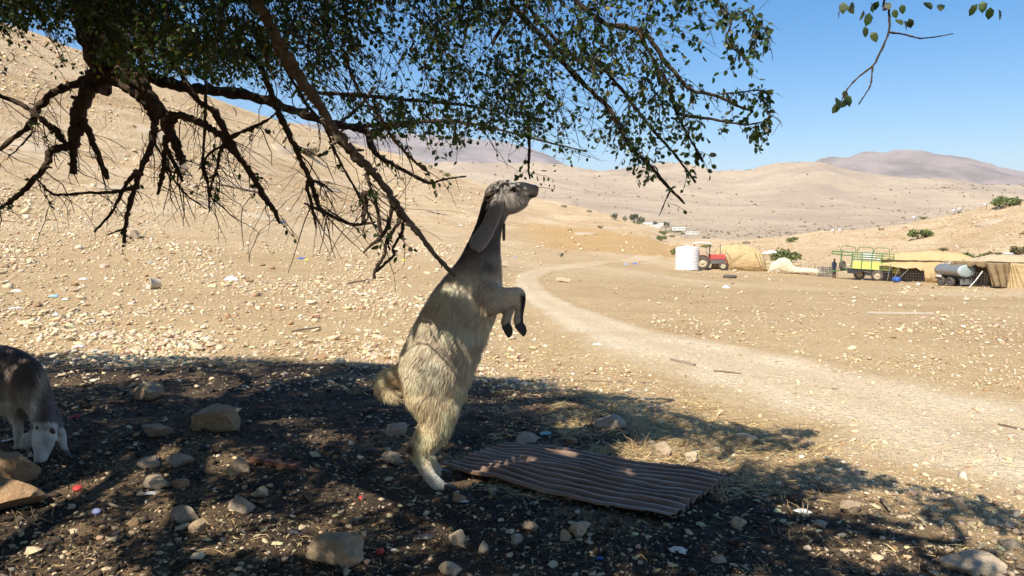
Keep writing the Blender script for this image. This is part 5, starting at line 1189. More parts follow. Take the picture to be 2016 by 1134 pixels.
# ------------------------------------------------------------------ corrugated sheet, straw, litter under the tree
def rust_material():
    m, nt, b = base_mat('rusty_galvanised_iron'); v = coords(nt)
    n1 = noise(nt, v, 3.5, 6, 0.65); n2 = noise(nt, v, 18, 6, 0.7); n3 = noise(nt, v, 80, 3, 0.7)
    c = mix(nt, ramp(nt, n1, [(0.38, 0.0), (0.62, 1.0)]), (0.175, 0.098, 0.060), (0.26, 0.175, 0.125)); c = mix(nt, ramp(nt, n2, [(0.5, 0.0), (0.72, 0.8)]), c, (0.25, 0.115, 0.06))
    c = mix(nt, ramp(nt, n3, [(0.58, 0.0), (0.72, 0.6)]), c, (0.27, 0.22, 0.18))
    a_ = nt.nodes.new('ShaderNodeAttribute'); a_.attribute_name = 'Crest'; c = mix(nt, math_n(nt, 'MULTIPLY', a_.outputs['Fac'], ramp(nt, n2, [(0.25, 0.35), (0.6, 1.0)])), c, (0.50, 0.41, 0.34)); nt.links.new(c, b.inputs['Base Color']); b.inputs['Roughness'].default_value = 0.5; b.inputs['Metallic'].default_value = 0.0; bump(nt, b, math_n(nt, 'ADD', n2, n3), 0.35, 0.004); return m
M_rust = rust_material()
qa, qb, qc, qd = G(873, 931), G(992, 880), G(1430, 950), G(1326, 1036)
nu, nv = 80, 169; U, Vv = np.meshgrid(np.linspace(0, 1, nu), np.linspace(0, 1, nv), indexing='ij')
Pc = np.zeros((nu, nv, 3))
for k in range(2): Pc[..., k] = (qa[k] * (1 - U) + qd[k] * U) * (1 - Vv) + (qb[k] * (1 - U) + qc[k] * U) * Vv
ax_u = (qd - qa).normalized(); ax_v = (qb - qa).normalized()
jag = 0.035 * fbm(Vv * 9, Vv * 0 + 3, 3, 402) * U ** 8 + 0.05 * (fbm(Vv * 4, Vv * 0, 2, 403)) * (1 - U) ** 8
jv = 0.018 * fbm(U * 9, U * 0, 3, 404) * (1 - Vv) ** 6 - 0.03 * np.exp(-((U - 0.62) / 0.12) ** 2) * Vv ** 6
for k in range(2): Pc[..., k] += ax_u[k] * jag + ax_v[k] * jv
zg = height(Pc[..., 0], Pc[..., 1])
Pc[..., 2] = zg + 0.028 + 0.022 * sstep(0.45, 1.0, U) * (1 - 0.5 * Vv) + 0.008 * np.sin(U * 5 + 1) * (1 - Vv) + 0.018 * fbm(U * 5, Vv * 4, 3, 401) + 0.0185 * np.sin(Vv * 2 * math.pi * 10.5 + 0.3 * fbm(U * 3, Vv * 2, 2, 406)) * (1 - 0.6 * sstep(0.2, 0.6, fbm(U * 4 + 3, Vv * 3, 2, 405)))
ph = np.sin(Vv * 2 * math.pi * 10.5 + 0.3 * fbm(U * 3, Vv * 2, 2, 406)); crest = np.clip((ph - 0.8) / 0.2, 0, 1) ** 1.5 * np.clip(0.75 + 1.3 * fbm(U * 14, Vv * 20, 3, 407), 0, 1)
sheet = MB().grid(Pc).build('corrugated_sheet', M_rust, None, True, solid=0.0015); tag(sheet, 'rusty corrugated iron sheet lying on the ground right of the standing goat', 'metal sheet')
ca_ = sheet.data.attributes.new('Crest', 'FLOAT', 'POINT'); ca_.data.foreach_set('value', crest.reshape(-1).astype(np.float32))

def strips(name, pos, dirs, ln, wd, mat, cols, g, bend=0.25, lift=0.02):
    n = len(pos); side = np.cross(dirs, np.array([0, 0, 1.0]) + g.normal(0, 0.5, (n, 3))); side /= np.linalg.norm(side, axis=1)[:, None]
    bd = np.cross(dirs, np.array([0, 0, 1.0])) * g.normal(0, bend, (n, 1)) + np.array([0, 0, 1]) * g.uniform(0, 1, (n, 1)) * (lift / ln)[:, None]
    p0 = pos; p1 = pos + (dirs + bd) * (ln / 2)[:, None]; p2 = pos + dirs * ln[:, None]
    V = np.stack([p0 - side * wd[:, None], p0 + side * wd[:, None], p1 - side * wd[:, None] * 0.8, p1 + side * wd[:, None] * 0.8, p2], 1); T = np.array([(0, 1, 3), (0, 3, 2), (2, 3, 4)])
    o = new_mesh_object(name, V.reshape(-1, 3), (T[None] + (np.arange(n) * 5)[:, None, None]).reshape(-1, 3), mat); set_color(o, np.repeat(cols, 5, axis=0)); return stuff(o)
M_straw = attr_mat('dry_straw', 0.8, 0.2, 30)
g6 = np.random.default_rng(81)
def straw_field(name, n, x0, x1, y0, y1, densf, lmax, up=0.06, tone=(0.54, 0.395, 0.20)):
    px = g6.uniform(x0, x1, n); py = g6.uniform(y0, y1, n); k = g6.random(n) < densf(px, py); p = ground_px(px[k], py[k]); p = p[~np.isnan(p[:, 0])]; n = len(p)
    a = g6.uniform(0, 2 * math.pi, n); d = np.stack([np.cos(a), np.sin(a), np.abs(g6.normal(0, up, n))], 1); d /= np.linalg.norm(d, axis=1)[:, None]; p[:, 2] += 0.003
    c = np.array(tone) * g6.uniform(0.55, 1.35, (n, 1)) * (1 + g6.normal(0, 0.06, (n, 3)))
    return strips(name, p, d, g6.uniform(0.03, lmax, n), g6.uniform(0.001, 0.0028, n), M_straw, np.clip(c, 0.02, 0.8), g6)
straw_field('straw', 52000, 960, 1640, 752, 985, lambda a, b: np.clip(0.12 + blob(a, b, 1330, 880, 230, 60) + 0.7 * blob(a, b, 1120, 830, 120, 40), 0, 1) * np.clip(0.5 + 1.6 * fbm(a / 70, b / 30, 3, 84), 0.05, 1), 0.16, 0.12)
straw_field('dry_grass', 26000, 1000, 2050, 660, 900, lambda a, b: blob((b - 665) - 0.36 * (a - 1000), a * 0, 20, 0, 60, 1) * np.clip(0.4 + 1.6 * fbm(a / 60, b / 25, 3, 85), 0, 1), 0.10, 0.18, (0.66, 0.50, 0.24))
straw_field('litter_straw', 12000, -100, 2050, 730, 1180, lambda a, b: np.clip(-0.1 + 1.6 * fbm(a / 120, b / 55, 3, 86), 0.04, 1), 0.09, 0.08)
# dry stalks standing up from the soil
def stalk_clump(px, py, n, hgt, label):
    p = G(px, py); mb = MB()
    for _ in range(n):
        a = random.uniform(0, 6.28); d = Vector((math.cos(a), math.sin(a), 0)) * random.uniform(0.2, 1.0) + Vector((0, 0, random.uniform(0.25, 1.0))); l = hgt * random.uniform(0.5, 1.2); s0 = Vector((random.uniform(-1, 1), random.uniform(-1, 1), 0)) * hgt * 0.5
        d.normalize(); q = s0 + d * l * 0.55 + Vector((random.gauss(0, .1), random.gauss(0, .1), 0)) * l; mb.tube([s0 - Vector((0, 0, 0.01)), q, q + (d + Vector((random.gauss(0, .4), random.gauss(0, .4), -0.3))) * l * 0.45], [0.0022, 0.0018, 0.0008], 4)
    o = mb.build('dry_plant', M_stalk, None); o.location = (p.x, p.y, gz(p.x, p.y)); return tag(o, label, 'dry plant')
M_stalk = simple('dead_stalk', (0.42, 0.29, 0.15), 0.85, 0, 0.3, 20)
for a in ((1150, 835, 26, 0.16, 'tangle of dead stalks in the shade between goat and track'), (1275, 885, 22, 0.20, 'dead stalks rising behind the upright tan slab'), (1345, 905, 16, 0.12, 'dead stalks in the sun patch beside the corrugated sheet'), (700, 775, 18, 0.12, 'dry stalks left of the curled tail'),
          (770, 790, 14, 0.10, 'small dry clump under the curled tail'), (1575, 1015, 12, 0.10, 'pale dry clump right of the corrugated sheet'), (1535, 1060, 8, 0.07, 'little pale tuft in bare dark soil'), (1500, 1125, 8, 0.07, 'pale tuft at the bottom edge'), (70, 1030, 7, 0.14, 'few dry stalks beside the nearest boulder'),
          (420, 755, 8, 0.06, 'short dry grass tuft at the back of the shade'), (1420, 985, 14, 0.10, 'dry stalks at the right end of the corrugated sheet'), (1100, 700, 10, 0.10, 'dry tuft in the sun beside the track'), (1105, 590, 10, 0.2, 'dry thistle at the bend of the track')): stalk_clump(*a)

# litter
M_red = simple('red_plastic', (0.48, 0.045, 0.035), 0.5); M_blue = simple('blue_plastic', (0.04, 0.12, 0.42), 0.4); M_white = simple('white_plastic', (0.78, 0.78, 0.76), 0.45, 0, 0.06); M_teal = simple('teal_wrapper', (0.22, 0.45, 0.50), 0.5); M_yellow = simple('yellow_plastic', (0.72, 0.55, 0.06), 0.5)
M_black = simple('black_plastic', (0.025, 0.026, 0.03), 0.45); M_iron = simple('rusty_bar_iron', (0.16, 0.075, 0.045), 0.75, 0.2, 0.4, 25, bmp=0.4); M_paper = simple('grey_paper', (0.60, 0.62, 0.60), 0.8, 0, 0.12); M_lav = simple('lavender_plastic', (0.30, 0.33, 0.55), 0.4)
def cap(px, py, mat, label, wpx=15):
    p = G(px, py); k = p.y / FPX; r_ = wpx / 2 * k
    mb = MB(); prof = [(r_ * 0.75, r_ * 0.1), (r_, 0), (r_, r_ * 0.75), (r_ * 0.93, r_ * 0.85), (0.001, r_ * 0.85)]; mb.lathe(prof, 20)
    for q in range(20): a = q * math.pi / 10; mb.box((math.cos(a) * r_ * 1.02, math.sin(a) * r_ * 1.02, r_ * 0.38), (r_ * 0.1, r_ * 0.1, r_ * 0.6), (0, 0, a))
    o = mb.build('bottle_cap', mat, None, True); o.location = p + Vector((0, 0, 0.004)); o.rotation_euler = (0.25, -0.2, 1); return tag(o, label, 'bottle cap')
cap(153, 966, M_red, 'red bottle cap in straw right of the nearest boulder', 17); cap(712, 984, M_red, 'red bottle cap in a sun patch left of the goat hooves', 11); cap(748, 1090, M_red, 'red bottle cap beside the wide flat-topped rock', 16); cap(190, 1012, M_lav, 'blue bottle cap in the lower left shade', 16)
def scrap(px, py, wpx, hpx, mat, label, name='scrap', cat='litter', crumple=0.25, seed=0, second=None):
    """a crumpled piece of film, cloth or paper lying on the ground"""
    p = G(px, py); r_ = math.hypot(p.x, p.y); k = r_ / FPX; w = wpx * k; dep = max(hpx * k * 1.6, w * 0.45); n = 15; g = np.random.default_rng(900 + seed + int(px)); q = g.uniform(0, 40)
    u, v = np.meshgrid(np.linspace(-1, 1, n), np.linspace(-1, 1, n), indexing='ij'); ang = np.arctan2(v, u); rad = np.maximum(np.abs(u), np.abs(v)); edge = 0.72 + 0.5 * fbm(np.cos(ang) * 1.3 + q, np.sin(ang) * 1.3, 3, 910)
    X_ = u * edge * w / 2; Y_ = v * edge * dep / 2; Z_ = 0.006 + hpx * k * 0.75 * np.clip((1 - rad ** 2) * (0.55 + crumple * 2.2 * fbm(u * 2.2 + q, v * 2.2, 3, 911)), 0, 2)
    o = MB().grid(np.stack([X_, Y_, Z_], -1)).build(name, mat, None, False, solid=0.0015 if r_ < 8 else 0.006); o.location = p; o.rotation_euler = (0, 0, -math.atan2(p.x, p.y) + g.uniform(-0.3, 0.3)); return tag(o, label, cat)
for a in ((1335, 1088, 38, 16, M_paper, 'torn piece of pale paper below the right end of the sheet'), (1075, 856, 28, 12, M_teal, 'crumpled light blue wrapper in the straw behind the sheet'), (1180, 1102, 15, 7, M_blue, 'tiny blue plastic scrap in dark soil below the sheet'),
          (830, 1060, 50, 18, M_black, 'black plastic lump in the soil below the goat'), (578, 1052, 30, 13, M_black, 'black plastic scrap behind the wide flat-topped rock'), (400, 886, 26, 12, M_black, 'black scrap beside the sunlit pebble'), (727, 890, 26, 8, M_black, 'black scrap at the end of the thin stick'),
          (296, 974, 30, 7, M_paper, 'strip of pale plastic film in front of the pale block'), (915, 990, 22, 6, M_paper, 'pale chip beside the goat hoof'), (1500, 1012, 28, 9, M_black, 'dark plastic scrap right of the sheet corner'), (775, 1086, 12, 5, M_white, 'white chip beside the red cap'),
          (1580, 1010, 40, 10, M_paper, 'grey film scrap in dappled ground'), (1075, 855, 14, 8, M_white, 'white corner of the wrapper in the straw'),
          (20, 868, 26, 3, M_white, 'thin white stick by the foreleg of the grazing goat'), (60, 900, 12, 12, M_white, 'white scrap between boulder and goat muzzle'), (148, 822, 22, 6, M_red, 'faded red wrapper behind the grazing goat'),
          (455, 552, 30, 16, M_white, 'white plastic bag on the open stony ground'), (594, 510, 24, 6, M_blue, 'blue and yellow plastic bag on the open ground'), (603, 513, 15, 6, M_yellow, 'yellow end of the bag on the open ground'), (557, 438, 9, 6, M_blue, 'blue scrap on the foot of the hillside'),
          (108, 585, 22, 7, M_teal, 'teal scrap among the stones at left'), (33, 574, 18, 6, M_white, 'white scrap at left among the stones'), (163, 551, 16, 6, M_white, 'white scrap on the stony ground left of the bucket'), (30, 608, 26, 4, M_paper, 'long pale scrap at the left edge'), (128, 591, 10, 5, M_white, 'small white scrap beside the teal one'),
          (154, 684, 18, 8, M_white, 'white scrap at the edge of the tree shade'), (296, 517, 14, 4, M_teal, 'greenish scrap below the hanging branches'), (315, 690, 6, 4, M_red, 'red speck at the edge of the shade'), (1014, 507, 8, 4, M_lav, 'lavender scrap behind the goat chest'), (907, 445, 9, 4, M_white, 'white scrap on the hillside behind the goat neck'), (795, 513, 14, 6, M_yellow, 'yellow scrap behind the goat shoulder'),
          (110, 622, 12, 8, M_paper, 'grey crushed can among the stones at left'), (1232, 521, 14, 5, M_lav, 'greyish blue tarp folded beside the far bend of the track'), (1250, 520, 13, 5, M_blue, 'bright blue tarp beside the far bend of the track'), (1430, 567, 16, 10, M_white, 'white bag on the open ground in front of the tractor'),
          (1175, 680, 20, 5, M_paper, 'flat pale scrap on the edge of the track')): scrap(*a, seed=len(a[5]))
def bar(p, q, wpx, mat, label, name, cat, box=True, sag=0.0, lift=0.012):
    a, b = G(*p), G(*q); k = a.y / FPX; mb = MB(); d = (b - a); L_ = d.length; w = wpx * k
    if box: mb.box((0, 0, 0), (L_, w, w * 0.8)); mb.box((L_ * 0.46, 0, w * 0.42), (L_ * 0.07, w * 1.02, w * 0.1))
    else: mb.tube([(-L_ / 2, 0, 0), (-L_ / 4, 0.02 * L_, sag), (0, -0.015 * L_, sag * 1.2), (L_ / 4, 0.01 * L_, sag * .5), (L_ / 2, 0, 0)], [w / 2, w / 2.1, w / 2.3, w / 2.6, w / 4], 7)
    o = mb.build(name, mat, None, not box, bevel=0.002 if box else 0); o.location = (a + b) / 2 + Vector((0, 0, lift + w * 0.3)); o.rotation_euler = d.to_track_quat('X', 'Z').to_euler(); return tag(o, label, cat)
bar((495, 910), (582, 927), 11, M_iron, 'rusty iron bar lying in the dark soil beside the pointed rock', 'iron_bar', 'bar')
bar((592, 874), (705, 887), 4, simple('grey_stick', (0.12, 0.10, 0.085), 0.8), 'thin dark stick on the ground left of the goat', 'stick', 'stick', False)
bar((1320, 711), (1368, 723), 6, simple('weathered_wood', (0.27, 0.22, 0.165), 0.85, 0, 0.3, 14), 'short weathered board lying on the dirt track', 'board', 'board')
bar((1707, 618), (1838, 620), 4.5, simple('whitish_plank', (0.52, 0.46, 0.37), 0.7, 0, 0.15), 'long whitish plank on the open ground at right', 'plank', 'plank')
M_stick = bark_material('dry_stick', (0.20, 0.15, 0.105), (0.32, 0.26, 0.19))
for a, b, w, lb in (((1405, 734), (1458, 738), 4, 'dark twig lying across the dirt track'), ((205, 998), (245, 1008), 7, 'short grey stick in the lower left shade'), ((335, 1050), (342, 1034), 4, 'thin twig beside the lower left grey stone'), ((1735, 990), (1752, 1012), 8, 'short stub of wood in dappled ground at lower right'), ((1965, 840), (2016, 850), 4, 'dark twig at the right edge on the track'),
                    ((575, 655), (632, 647), 5, 'grey twig on the open stones beyond the shade'), ((685, 560), (735, 550), 3, 'thin curved twig on the open ground'), ((1260, 880), (1290, 845), 5, 'bent dead stem leaning in the straw'), ((1530, 935), (1500, 950), 5, 'grey twig lying in straw beside the sheet')):
    bar(a, b, w, M_stick, lb, 'stick', 'stick', False, 0.004)
# the bucket on its side
pB = G(292, 569); kB = math.hypot(pB.x, pB.y) / FPX; bk = thing('bucket', 'empty tan bucket lying on its side on the stony ground', 'bucket', tuple(pB + Vector((0, 0, 9 * kB))), -0.7)
mb = MB(); rB = 10.5 * kB; mb.lathe([(rB * 0.78, rB * 1.9), (rB, 0), (rB * 1.08, 0), (rB * 1.08, rB * 0.12), (rB * 0.95, rB * 0.12), (rB * 0.73, rB * 1.82), (0.01, rB * 1.82)], 26, (0, 0, 0), 'Y', False); mb.lathe([(0.01, rB * 1.9), (rB * 0.78, rB * 1.9)], 26, (0, 0, 0), 'Y', False)
M_bucket = simple('tan_plastic', (0.60, 0.50, 0.36), 0.6, 0, 0.2); mb.build('shell', M_bucket, bk, True)
MB().tube([(-rB * 1.05, 0.02, 0), (-rB * 0.7, -0.04, -rB * 0.8), (0, -0.06, -rB * 1.0), (rB * 0.7, -0.04, -rB * 0.8), (rB * 1.05, 0.02, 0)], 0.006, 6).build('handle', simple('wire', (0.25, 0.25, 0.25), 0.4, 0.8), bk)
# the nibbled sprig at the goat's mouth
mb = MB(); pts = [at(1050, 368, D0), at(1066, 369, D0), at(1080, 371, D0), at(1093, 373, D0)]; mb.tube(pts, [0.0016, 0.0014, 0.0012, 0.0008], 5)
lv = [(1064, 364), (1074, 377), (1081, 366), (1086, 376), (1090, 367), (1092, 373)]
sp_ = mb.build('sprig', M_bark, None); tag(sp_, 'thin leafy sprig held in the mouth of the standing goat', 'twig')
for n_, (a, b) in enumerate(lv):
    o = bpy.data.objects.new('leaf', LEAF_ME[n_ % 6]); COL.objects.link(o); o.parent = sp_; o.location = at(a, b, D0) + Vector((0, 0, 0.01)); o.scale = (0.018,) * 3; o.rotation_euler = (1.3, 1.2 + n_ * 0.3, n_)

# ------------------------------------------------------------------ the encampment: each thing stands on the ground where its base shows, built in photo-pixel units scaled to metres
def stand(px, py):
    p = G(px, py); r_ = math.hypot(p.x, p.y); return p, -math.atan2(p.x, p.y), r_ / FPX
def place(name, px, py, label, cat, group=None):
    p, rz, k = stand(px, py); t = thing(name, label, cat, tuple(p), rz, group); t.scale = (k, k, k); return t
M_tankw = simple('white_tank_plastic', (0.80, 0.80, 0.78), 0.4, 0, 0.03); M_tred = simple('tractor_red', (0.46, 0.045, 0.035), 0.5, 0, 0.2, 1, ((0.40, 0.28, 0.18), 0.4)); M_tyre = simple('dusty_tyre', (0.07, 0.062, 0.055), 0.9, 0, 0.3, 1, ((0.25, 0.19, 0.13), 0.5))
M_grey = simple('grey_metal', (0.16, 0.15, 0.14), 0.6, 0.3, 0.25, 1); M_rim = simple('tan_rim', (0.50, 0.42, 0.28), 0.6, 0, 0.2, 1); M_glass = simple('dusty_glass', (0.10, 0.10, 0.10), 0.2, 0, 0.2, 1); M_roofw = simple('cream_roof', (0.72, 0.68, 0.58), 0.6, 0, 0.1, 1)
M_green = simple('trailer_green', (0.055, 0.20, 0.06), 0.55, 0, 0.25, 1, ((0.25, 0.2, 0.12), 0.35)); M_panel = simple('trailer_yellow', (0.60, 0.62, 0.15), 0.55, 0, 0.15, 1, ((0.40, 0.33, 0.18), 0.35)); M_chas = simple('black_chassis', (0.03, 0.03, 0.03), 0.7, 0, 0.2, 1)
M_galv = simple('galvanised_tank', (0.30, 0.32, 0.32), 0.42, 0.5, 0.15, 0.6, ((0.30, 0.25, 0.2), 0.3)); M_cap = simple('tank_end_paint', (0.40, 0.47, 0.46), 0.5, 0.1, 0.12, 0.6)
def cloth(name, col, sc=1.2):
    m, nt, b = base_mat(name); v = coords(nt); n1 = noise(nt, v, 0.05 * sc, 3, 0.5); n2 = noise(nt, v, 3.0, 4, 0.6)
    c = mix(nt, n1, [x * 0.86 for x in col], [min(1, x * 1.1) for x in col]); nt.links.new(c, b.inputs['Base Color']); b.inputs['Roughness'].default_value = 0.9; b.inputs['Specular IOR Level'].default_value = 0.15
    bump(nt, b, n1, 0.3, 1.0); return m
M_khaki = cloth('khaki_canvas', (0.52, 0.38, 0.195)); M_khaki2 = cloth('faded_canvas', (0.47, 0.375, 0.24)); M_brownc = cloth('brown_canvas', (0.25, 0.18, 0.10)); M_cream = cloth('cream_tarp', (0.66, 0.57, 0.40)); M_dark = simple('dark_netting', (0.028, 0.026, 0.026), 0.9, 0, 0.5, 0.6)
def wheel(par, c, r_, w, tyre=M_tyre, rim=M_rim, dual=False):
    o = MB(); o.lathe([(r_ * 0.62, -w / 2), (r_ * 0.9, -w / 2), (r_, -w * 0.32), (r_, w * 0.32), (r_ * 0.9, w / 2), (r_ * 0.62, w / 2), (r_ * 0.62, -w / 2)], 26, (0, 0, 0), 'Y', False)
    for q in range(18):
        a = q * math.pi / 9; o.box((math.cos(a) * r_ * 1.0, 0, math.sin(a) * r_ * 1.0), (r_ * 0.06, w * 0.8, r_ * 0.12), (0, -a, 0.5))
    t = o.build('tyre', tyre, None, True); hub = MB(); hub.lathe([(0.01, -w * 0.34), (r_ * 0.22, -w * 0.36), (r_ * 0.26, -w * 0.18), (r_ * 0.5, -w * 0.14), (r_ * 0.63, -w * 0.42), (r_ * 0.63, w * 0.42), (r_ * 0.5, w * 0.14), (0.01, w * 0.2)], 20, (0, 0, 0), 'Y', True)
    e = bpy.data.objects.new('wheel', None); COL.objects.link(e); e.parent = par; e.location = c; t.parent = e; hr = hub.build('rim', rim, e, True); return e
# white water tank
t = place('water_tank', 1352, 531, 'big ribbed white plastic water tank beside the red tractor', 'water tank')
prof = [(0.1, 0), (21.2, 0), (22.0, 0.8)]
for i in range(9): z0 = 2 + i * 4.4; prof += [(22.0, z0), (22.0, z0 + 2.6), (21.3, z0 + 3.1), (21.3, z0 + 3.9)]
prof += [(21.6, 42.0), (20.5, 43.2), (12, 45.0), (0.1, 45.6)]
MB().lathe(prof, 40).build('shell', M_tankw, t, False); MB().lathe([(5, 44.5), (5, 46.6), (4.2, 47.2), (0.1, 47.2)], 20).build('lid', M_tankw, t, True); MB().tube([(-2, -21.5, 2.5), (-2, -24, 2.5), (-2, -24.4, 1.4)], 0.8, 8).build('valve', M_grey, t)
# tractor, side on, bonnet to the right (pixel units, origin under the rear axle)
t = place('tractor', 1383, 530.5, 'red farm tractor with white canopy roof beside the white tank', 'tractor')
for yy in (-9, 13): wheel(t, (0, yy, 13), 13, 6.5)
for yy in (-8, 10): wheel(t, (37.5, yy, 7.6), 7.6, 4.0)
mb = MB(); mb.box((27, 2, 24), (32, 9, 9), None, 0.9); mb.box((27, 2, 28.8), (30, 7.5, 1.2)); mb.build('bonnet', M_tred, t, False, bevel=0.6)
mb = MB(); mb.box((28, 2, 16), (28, 7, 9)); mb.box((14, 2, 15), (18, 8, 8)); mb.box((0, 2, 14), (12, 14, 8)); mb.tube([(-2, -6, 13), (-2, 10, 13)], 3, 10); mb.tube([(37.5, -7, 7.6), (37.5, 9, 7.6)], 1.2, 8); mb.box((37.5, 1.5, 11), (3, 3, 8)); mb.build('engine_and_axles', M_grey, t)
mb = MB(); mb.box((43.2, 2, 22.5), (0.8, 8, 8)); [mb.box((43.8, 2, 19.5 + q * 1.6), (0.5, 7.4, 0.6)) for q in range(5)]; mb.build('grille', M_chas, t); MB().box((43, 2, 14.5), (3, 9, 5)).build('front_weight', M_tred, t, bevel=0.4)
for yy in (-9, 13):
    P_ = np.array([[(math.cos(a) * 14.6, yy + w, 13 + math.sin(a) * 14.6) for w in np.linspace(-3.6, 3.6, 5)] for a in np.linspace(0.15, 2.7, 14)]); MB().grid(P_).build('fender', M_tred, t, True, solid=0.5)
for x, y0, z0, x1 in ((-15, -8, 22, -16), (-15, 12, 22, -16), (11, -7, 22, 14), (11, 11, 22, 14)): MB().tube([(x, y0, z0), ((x + x1) / 2, y0, 37), (x1, y0, 50)], 0.8, 6).build('canopy_post', M_tred if x < 0 else M_chas, t)
mb = MB(); P_ = np.array([[(x, y, 51.5 - 0.010 * (x + 2) ** 2 - 0.006 * (y - 2) ** 2) for y in np.linspace(-11, 15, 7)] for x in np.linspace(-19, 17, 11)]); mb.grid(P_).build('roof', M_roofw, t, True, solid=1.4)
MB().box((13, 2, 38), (0.5, 16, 19), (0, 0.10, 0)).build('windscreen', M_glass, t); MB().tube([(32, 5, 29), (32, 5, 47), (32.6, 5, 48)], [0.9, 0.8, 0.6], 8).build('exhaust', M_grey, t)
mb = MB(); mb.box((-3, 2, 25), (8, 9, 2)); mb.box((-7, 2, 30), (2, 9, 10), (0, -0.15, 0)); mb.build('seat', M_chas, t, bevel=0.5); mb = MB(); mb.tube([(11, 2, 26), (6, 2, 33)], 0.5, 6); mb.lathe([(4.0, 0), (4.6, 0.3), (4.6, -0.3), (4.0, 0)], 16, (6, 2, 33), 'X', False); mb.build('steering_wheel', M_chas, t); MB().lathe([(0.1, 0), (1.7, 0.3), (1.9, 1.4), (0.1, 1.4)], 12, (43, -2.5, 26), 'X').build('headlight', M_roofw, t)
def tarp(par, name, mat, prof, depth, y0=0.0, wr=1.2, seed=0, nx=60, ny=26, power=2.6, solid=0.35):
    """canvas over a frame: prof lists (x, top height); a rounded section in depth, creased"""
    xs = np.linspace(prof[0][0], prof[-1][0], nx); hz = pchip([p_[0] for p_ in prof], [p_[1] for p_ in prof], xs); s_ = np.linspace(-1, 1, ny)
    Xg, Sg = np.meshgrid(xs, s_, indexing='ij'); H_ = hz[:, None] * np.maximum(1 - np.abs(Sg) ** power, 0) ** (1 / power)
    Yg = y0 + Sg * depth / 2 * (0.75 + 0.25 * np.clip(hz[:, None] / hz.max(), 0, 1))
    cr_ = fbm(Xg * 0.11 + seed, Sg * 2.0, 3, 500 + seed) + 0.6 * np.abs(fbm((Xg + 14 * Sg) * 0.09 + seed, Sg * 1.1, 2, 520 + seed))
    Yg = Yg + wr * cr_ * np.sign(Sg) * 1.2; H_ = np.maximum(H_ + wr * 1.1 * cr_ * np.minimum(H_ / 8, 1), -0.5)
    return MB().grid(np.stack([Xg, Yg, H_], -1)).build(name, mat, par, True, solid=solid)
# first tent, beside the tractor
t = place('tent', 1452, 534, 'rounded khaki canvas tent right behind the red tractor', 'tent')
tarp(t, 'canvas', M_khaki, [(-50, 2), (-44, 30), (-36, 44), (-22, 49), (0, 50), (18, 47), (34, 41), (44, 33), (50, 18), (53, 1)], 62, 44, 1.6, 3)
for pts in (((-24, 13.5, 40), (-12, 12, 22)), ((14, 13, 42), (-10, 11.5, 21)), ((38, 16, 34), (46, 13, 8)), ((30, 14.5, 38), (44, 13, 2))): MB().tube([pts[0], ((pts[0][0] + pts[1][0]) / 2 + 1.5, 12.4, (pts[0][2] + pts[1][2]) / 2 - 2), pts[1]], 0.4, 5).build('guy_rope', M_brownc, t)
t = place('tarp_shelter', 1514, 512, 'white tarp stretched behind the khaki tent beside the green tree', 'tarp')
P_ = np.array([[(x, y, 17 - 0.02 * (x - 2) ** 2 + 1.5 * math.sin(x * 0.3 + y) - 0.4 * abs(y)) for y in np.linspace(-8, 8, 9)] for x in np.linspace(-18, 18, 16)]); MB().grid(P_).build('sheet', M_tankw, t, True, solid=0.4)
for x, y in ((-16, -7), (16, -7), (-16, 7), (16, 7)): MB().tube([(x, y, -2), (x, y, 12)], 0.5, 6).build('pole', M_brownc, t)
# heap under a cream cover, yellow sacks at its left, low tail to the right
t = place('covered_heap', 1552, 538, 'hay heap under a cream tarp with a long low tail to the right', 'covered heap')
tarp(t, 'cover', M_cream, [(-36, 0.5), (-30, 17), (-22, 22), (-17, 27), (-8, 28), (2, 24), (8, 14), (14, 10), (30, 9), (46, 8), (58, 5), (62, 0.5)], 26, 6, 1.8, 9, 70, 22)
t = place('sack_pile', 1508, 532, 'pile of yellowish feed sacks at the right foot of the khaki tent', 'sacks')
for i, (x, z) in enumerate(((-5, 0), (3, 0), (-4, 5), (4, 5), (-2, 10), (3, 10.5))):
    V_, F_2 = ICO_V * np.array([5.2, 4.0, 2.9]) + np.array([x, i % 2, z + 2.6]), ICO_F; o = new_mesh_object('sack', V_, F_2, simple('sack', (0.55, 0.42, 0.16), 0.9, 0, 0.3, 1) if i == 0 else M_cream if i == 3 else bpy.data.materials['sack'], t, True); md = o.modifiers.new('s', 'SUBSURF'); md.levels = md.render_levels = 1
def crate(px, py, w, h, d, label, mat, slats=4, name='crate', cat='crate'):
    t = place(name, px, py, label, cat)
    for q in range(slats): MB().box((0, -d / 2, h * (q + 0.5) / slats), (w, 0.7, h / slats * 0.62)).build('slat', mat, t)
    for q in range(slats): MB().box((-w / 2, 0, h * (q + 0.5) / slats), (0.7, d - 1.6, h / slats * 0.62)).build('slat', mat, t); MB().box((w / 2, 0, h * (q + 0.5) / slats), (0.7, d - 1.6, h / slats * 0.62)).build('slat', mat, t)
    for x in (-1, 1):
        for y in (-1, 1): MB().box((x * (w / 2 - 0.6), y * (d / 2 - 1.0), h / 2), (1.2, 1.0, h)).build('post', mat, t)
    MB().box((0, 0, 0.6), (w - 2.6, d - 3, 0.7)).build('floor', mat, t); return t
M_dw = simple('dark_wood', (0.10, 0.085, 0.07), 0.85, 0, 0.35, 1); M_dw2 = simple('grey_mesh', (0.13, 0.13, 0.135), 0.7, 0.2, 0.3, 1)
crate(1533, 534, 25, 14, 10, 'dark slatted crate in front of the cream covered heap', M_dw)
t = place('mesh_pen', 1625, 545, 'dark grey mesh pen panel standing left of the green trailer', 'pen')
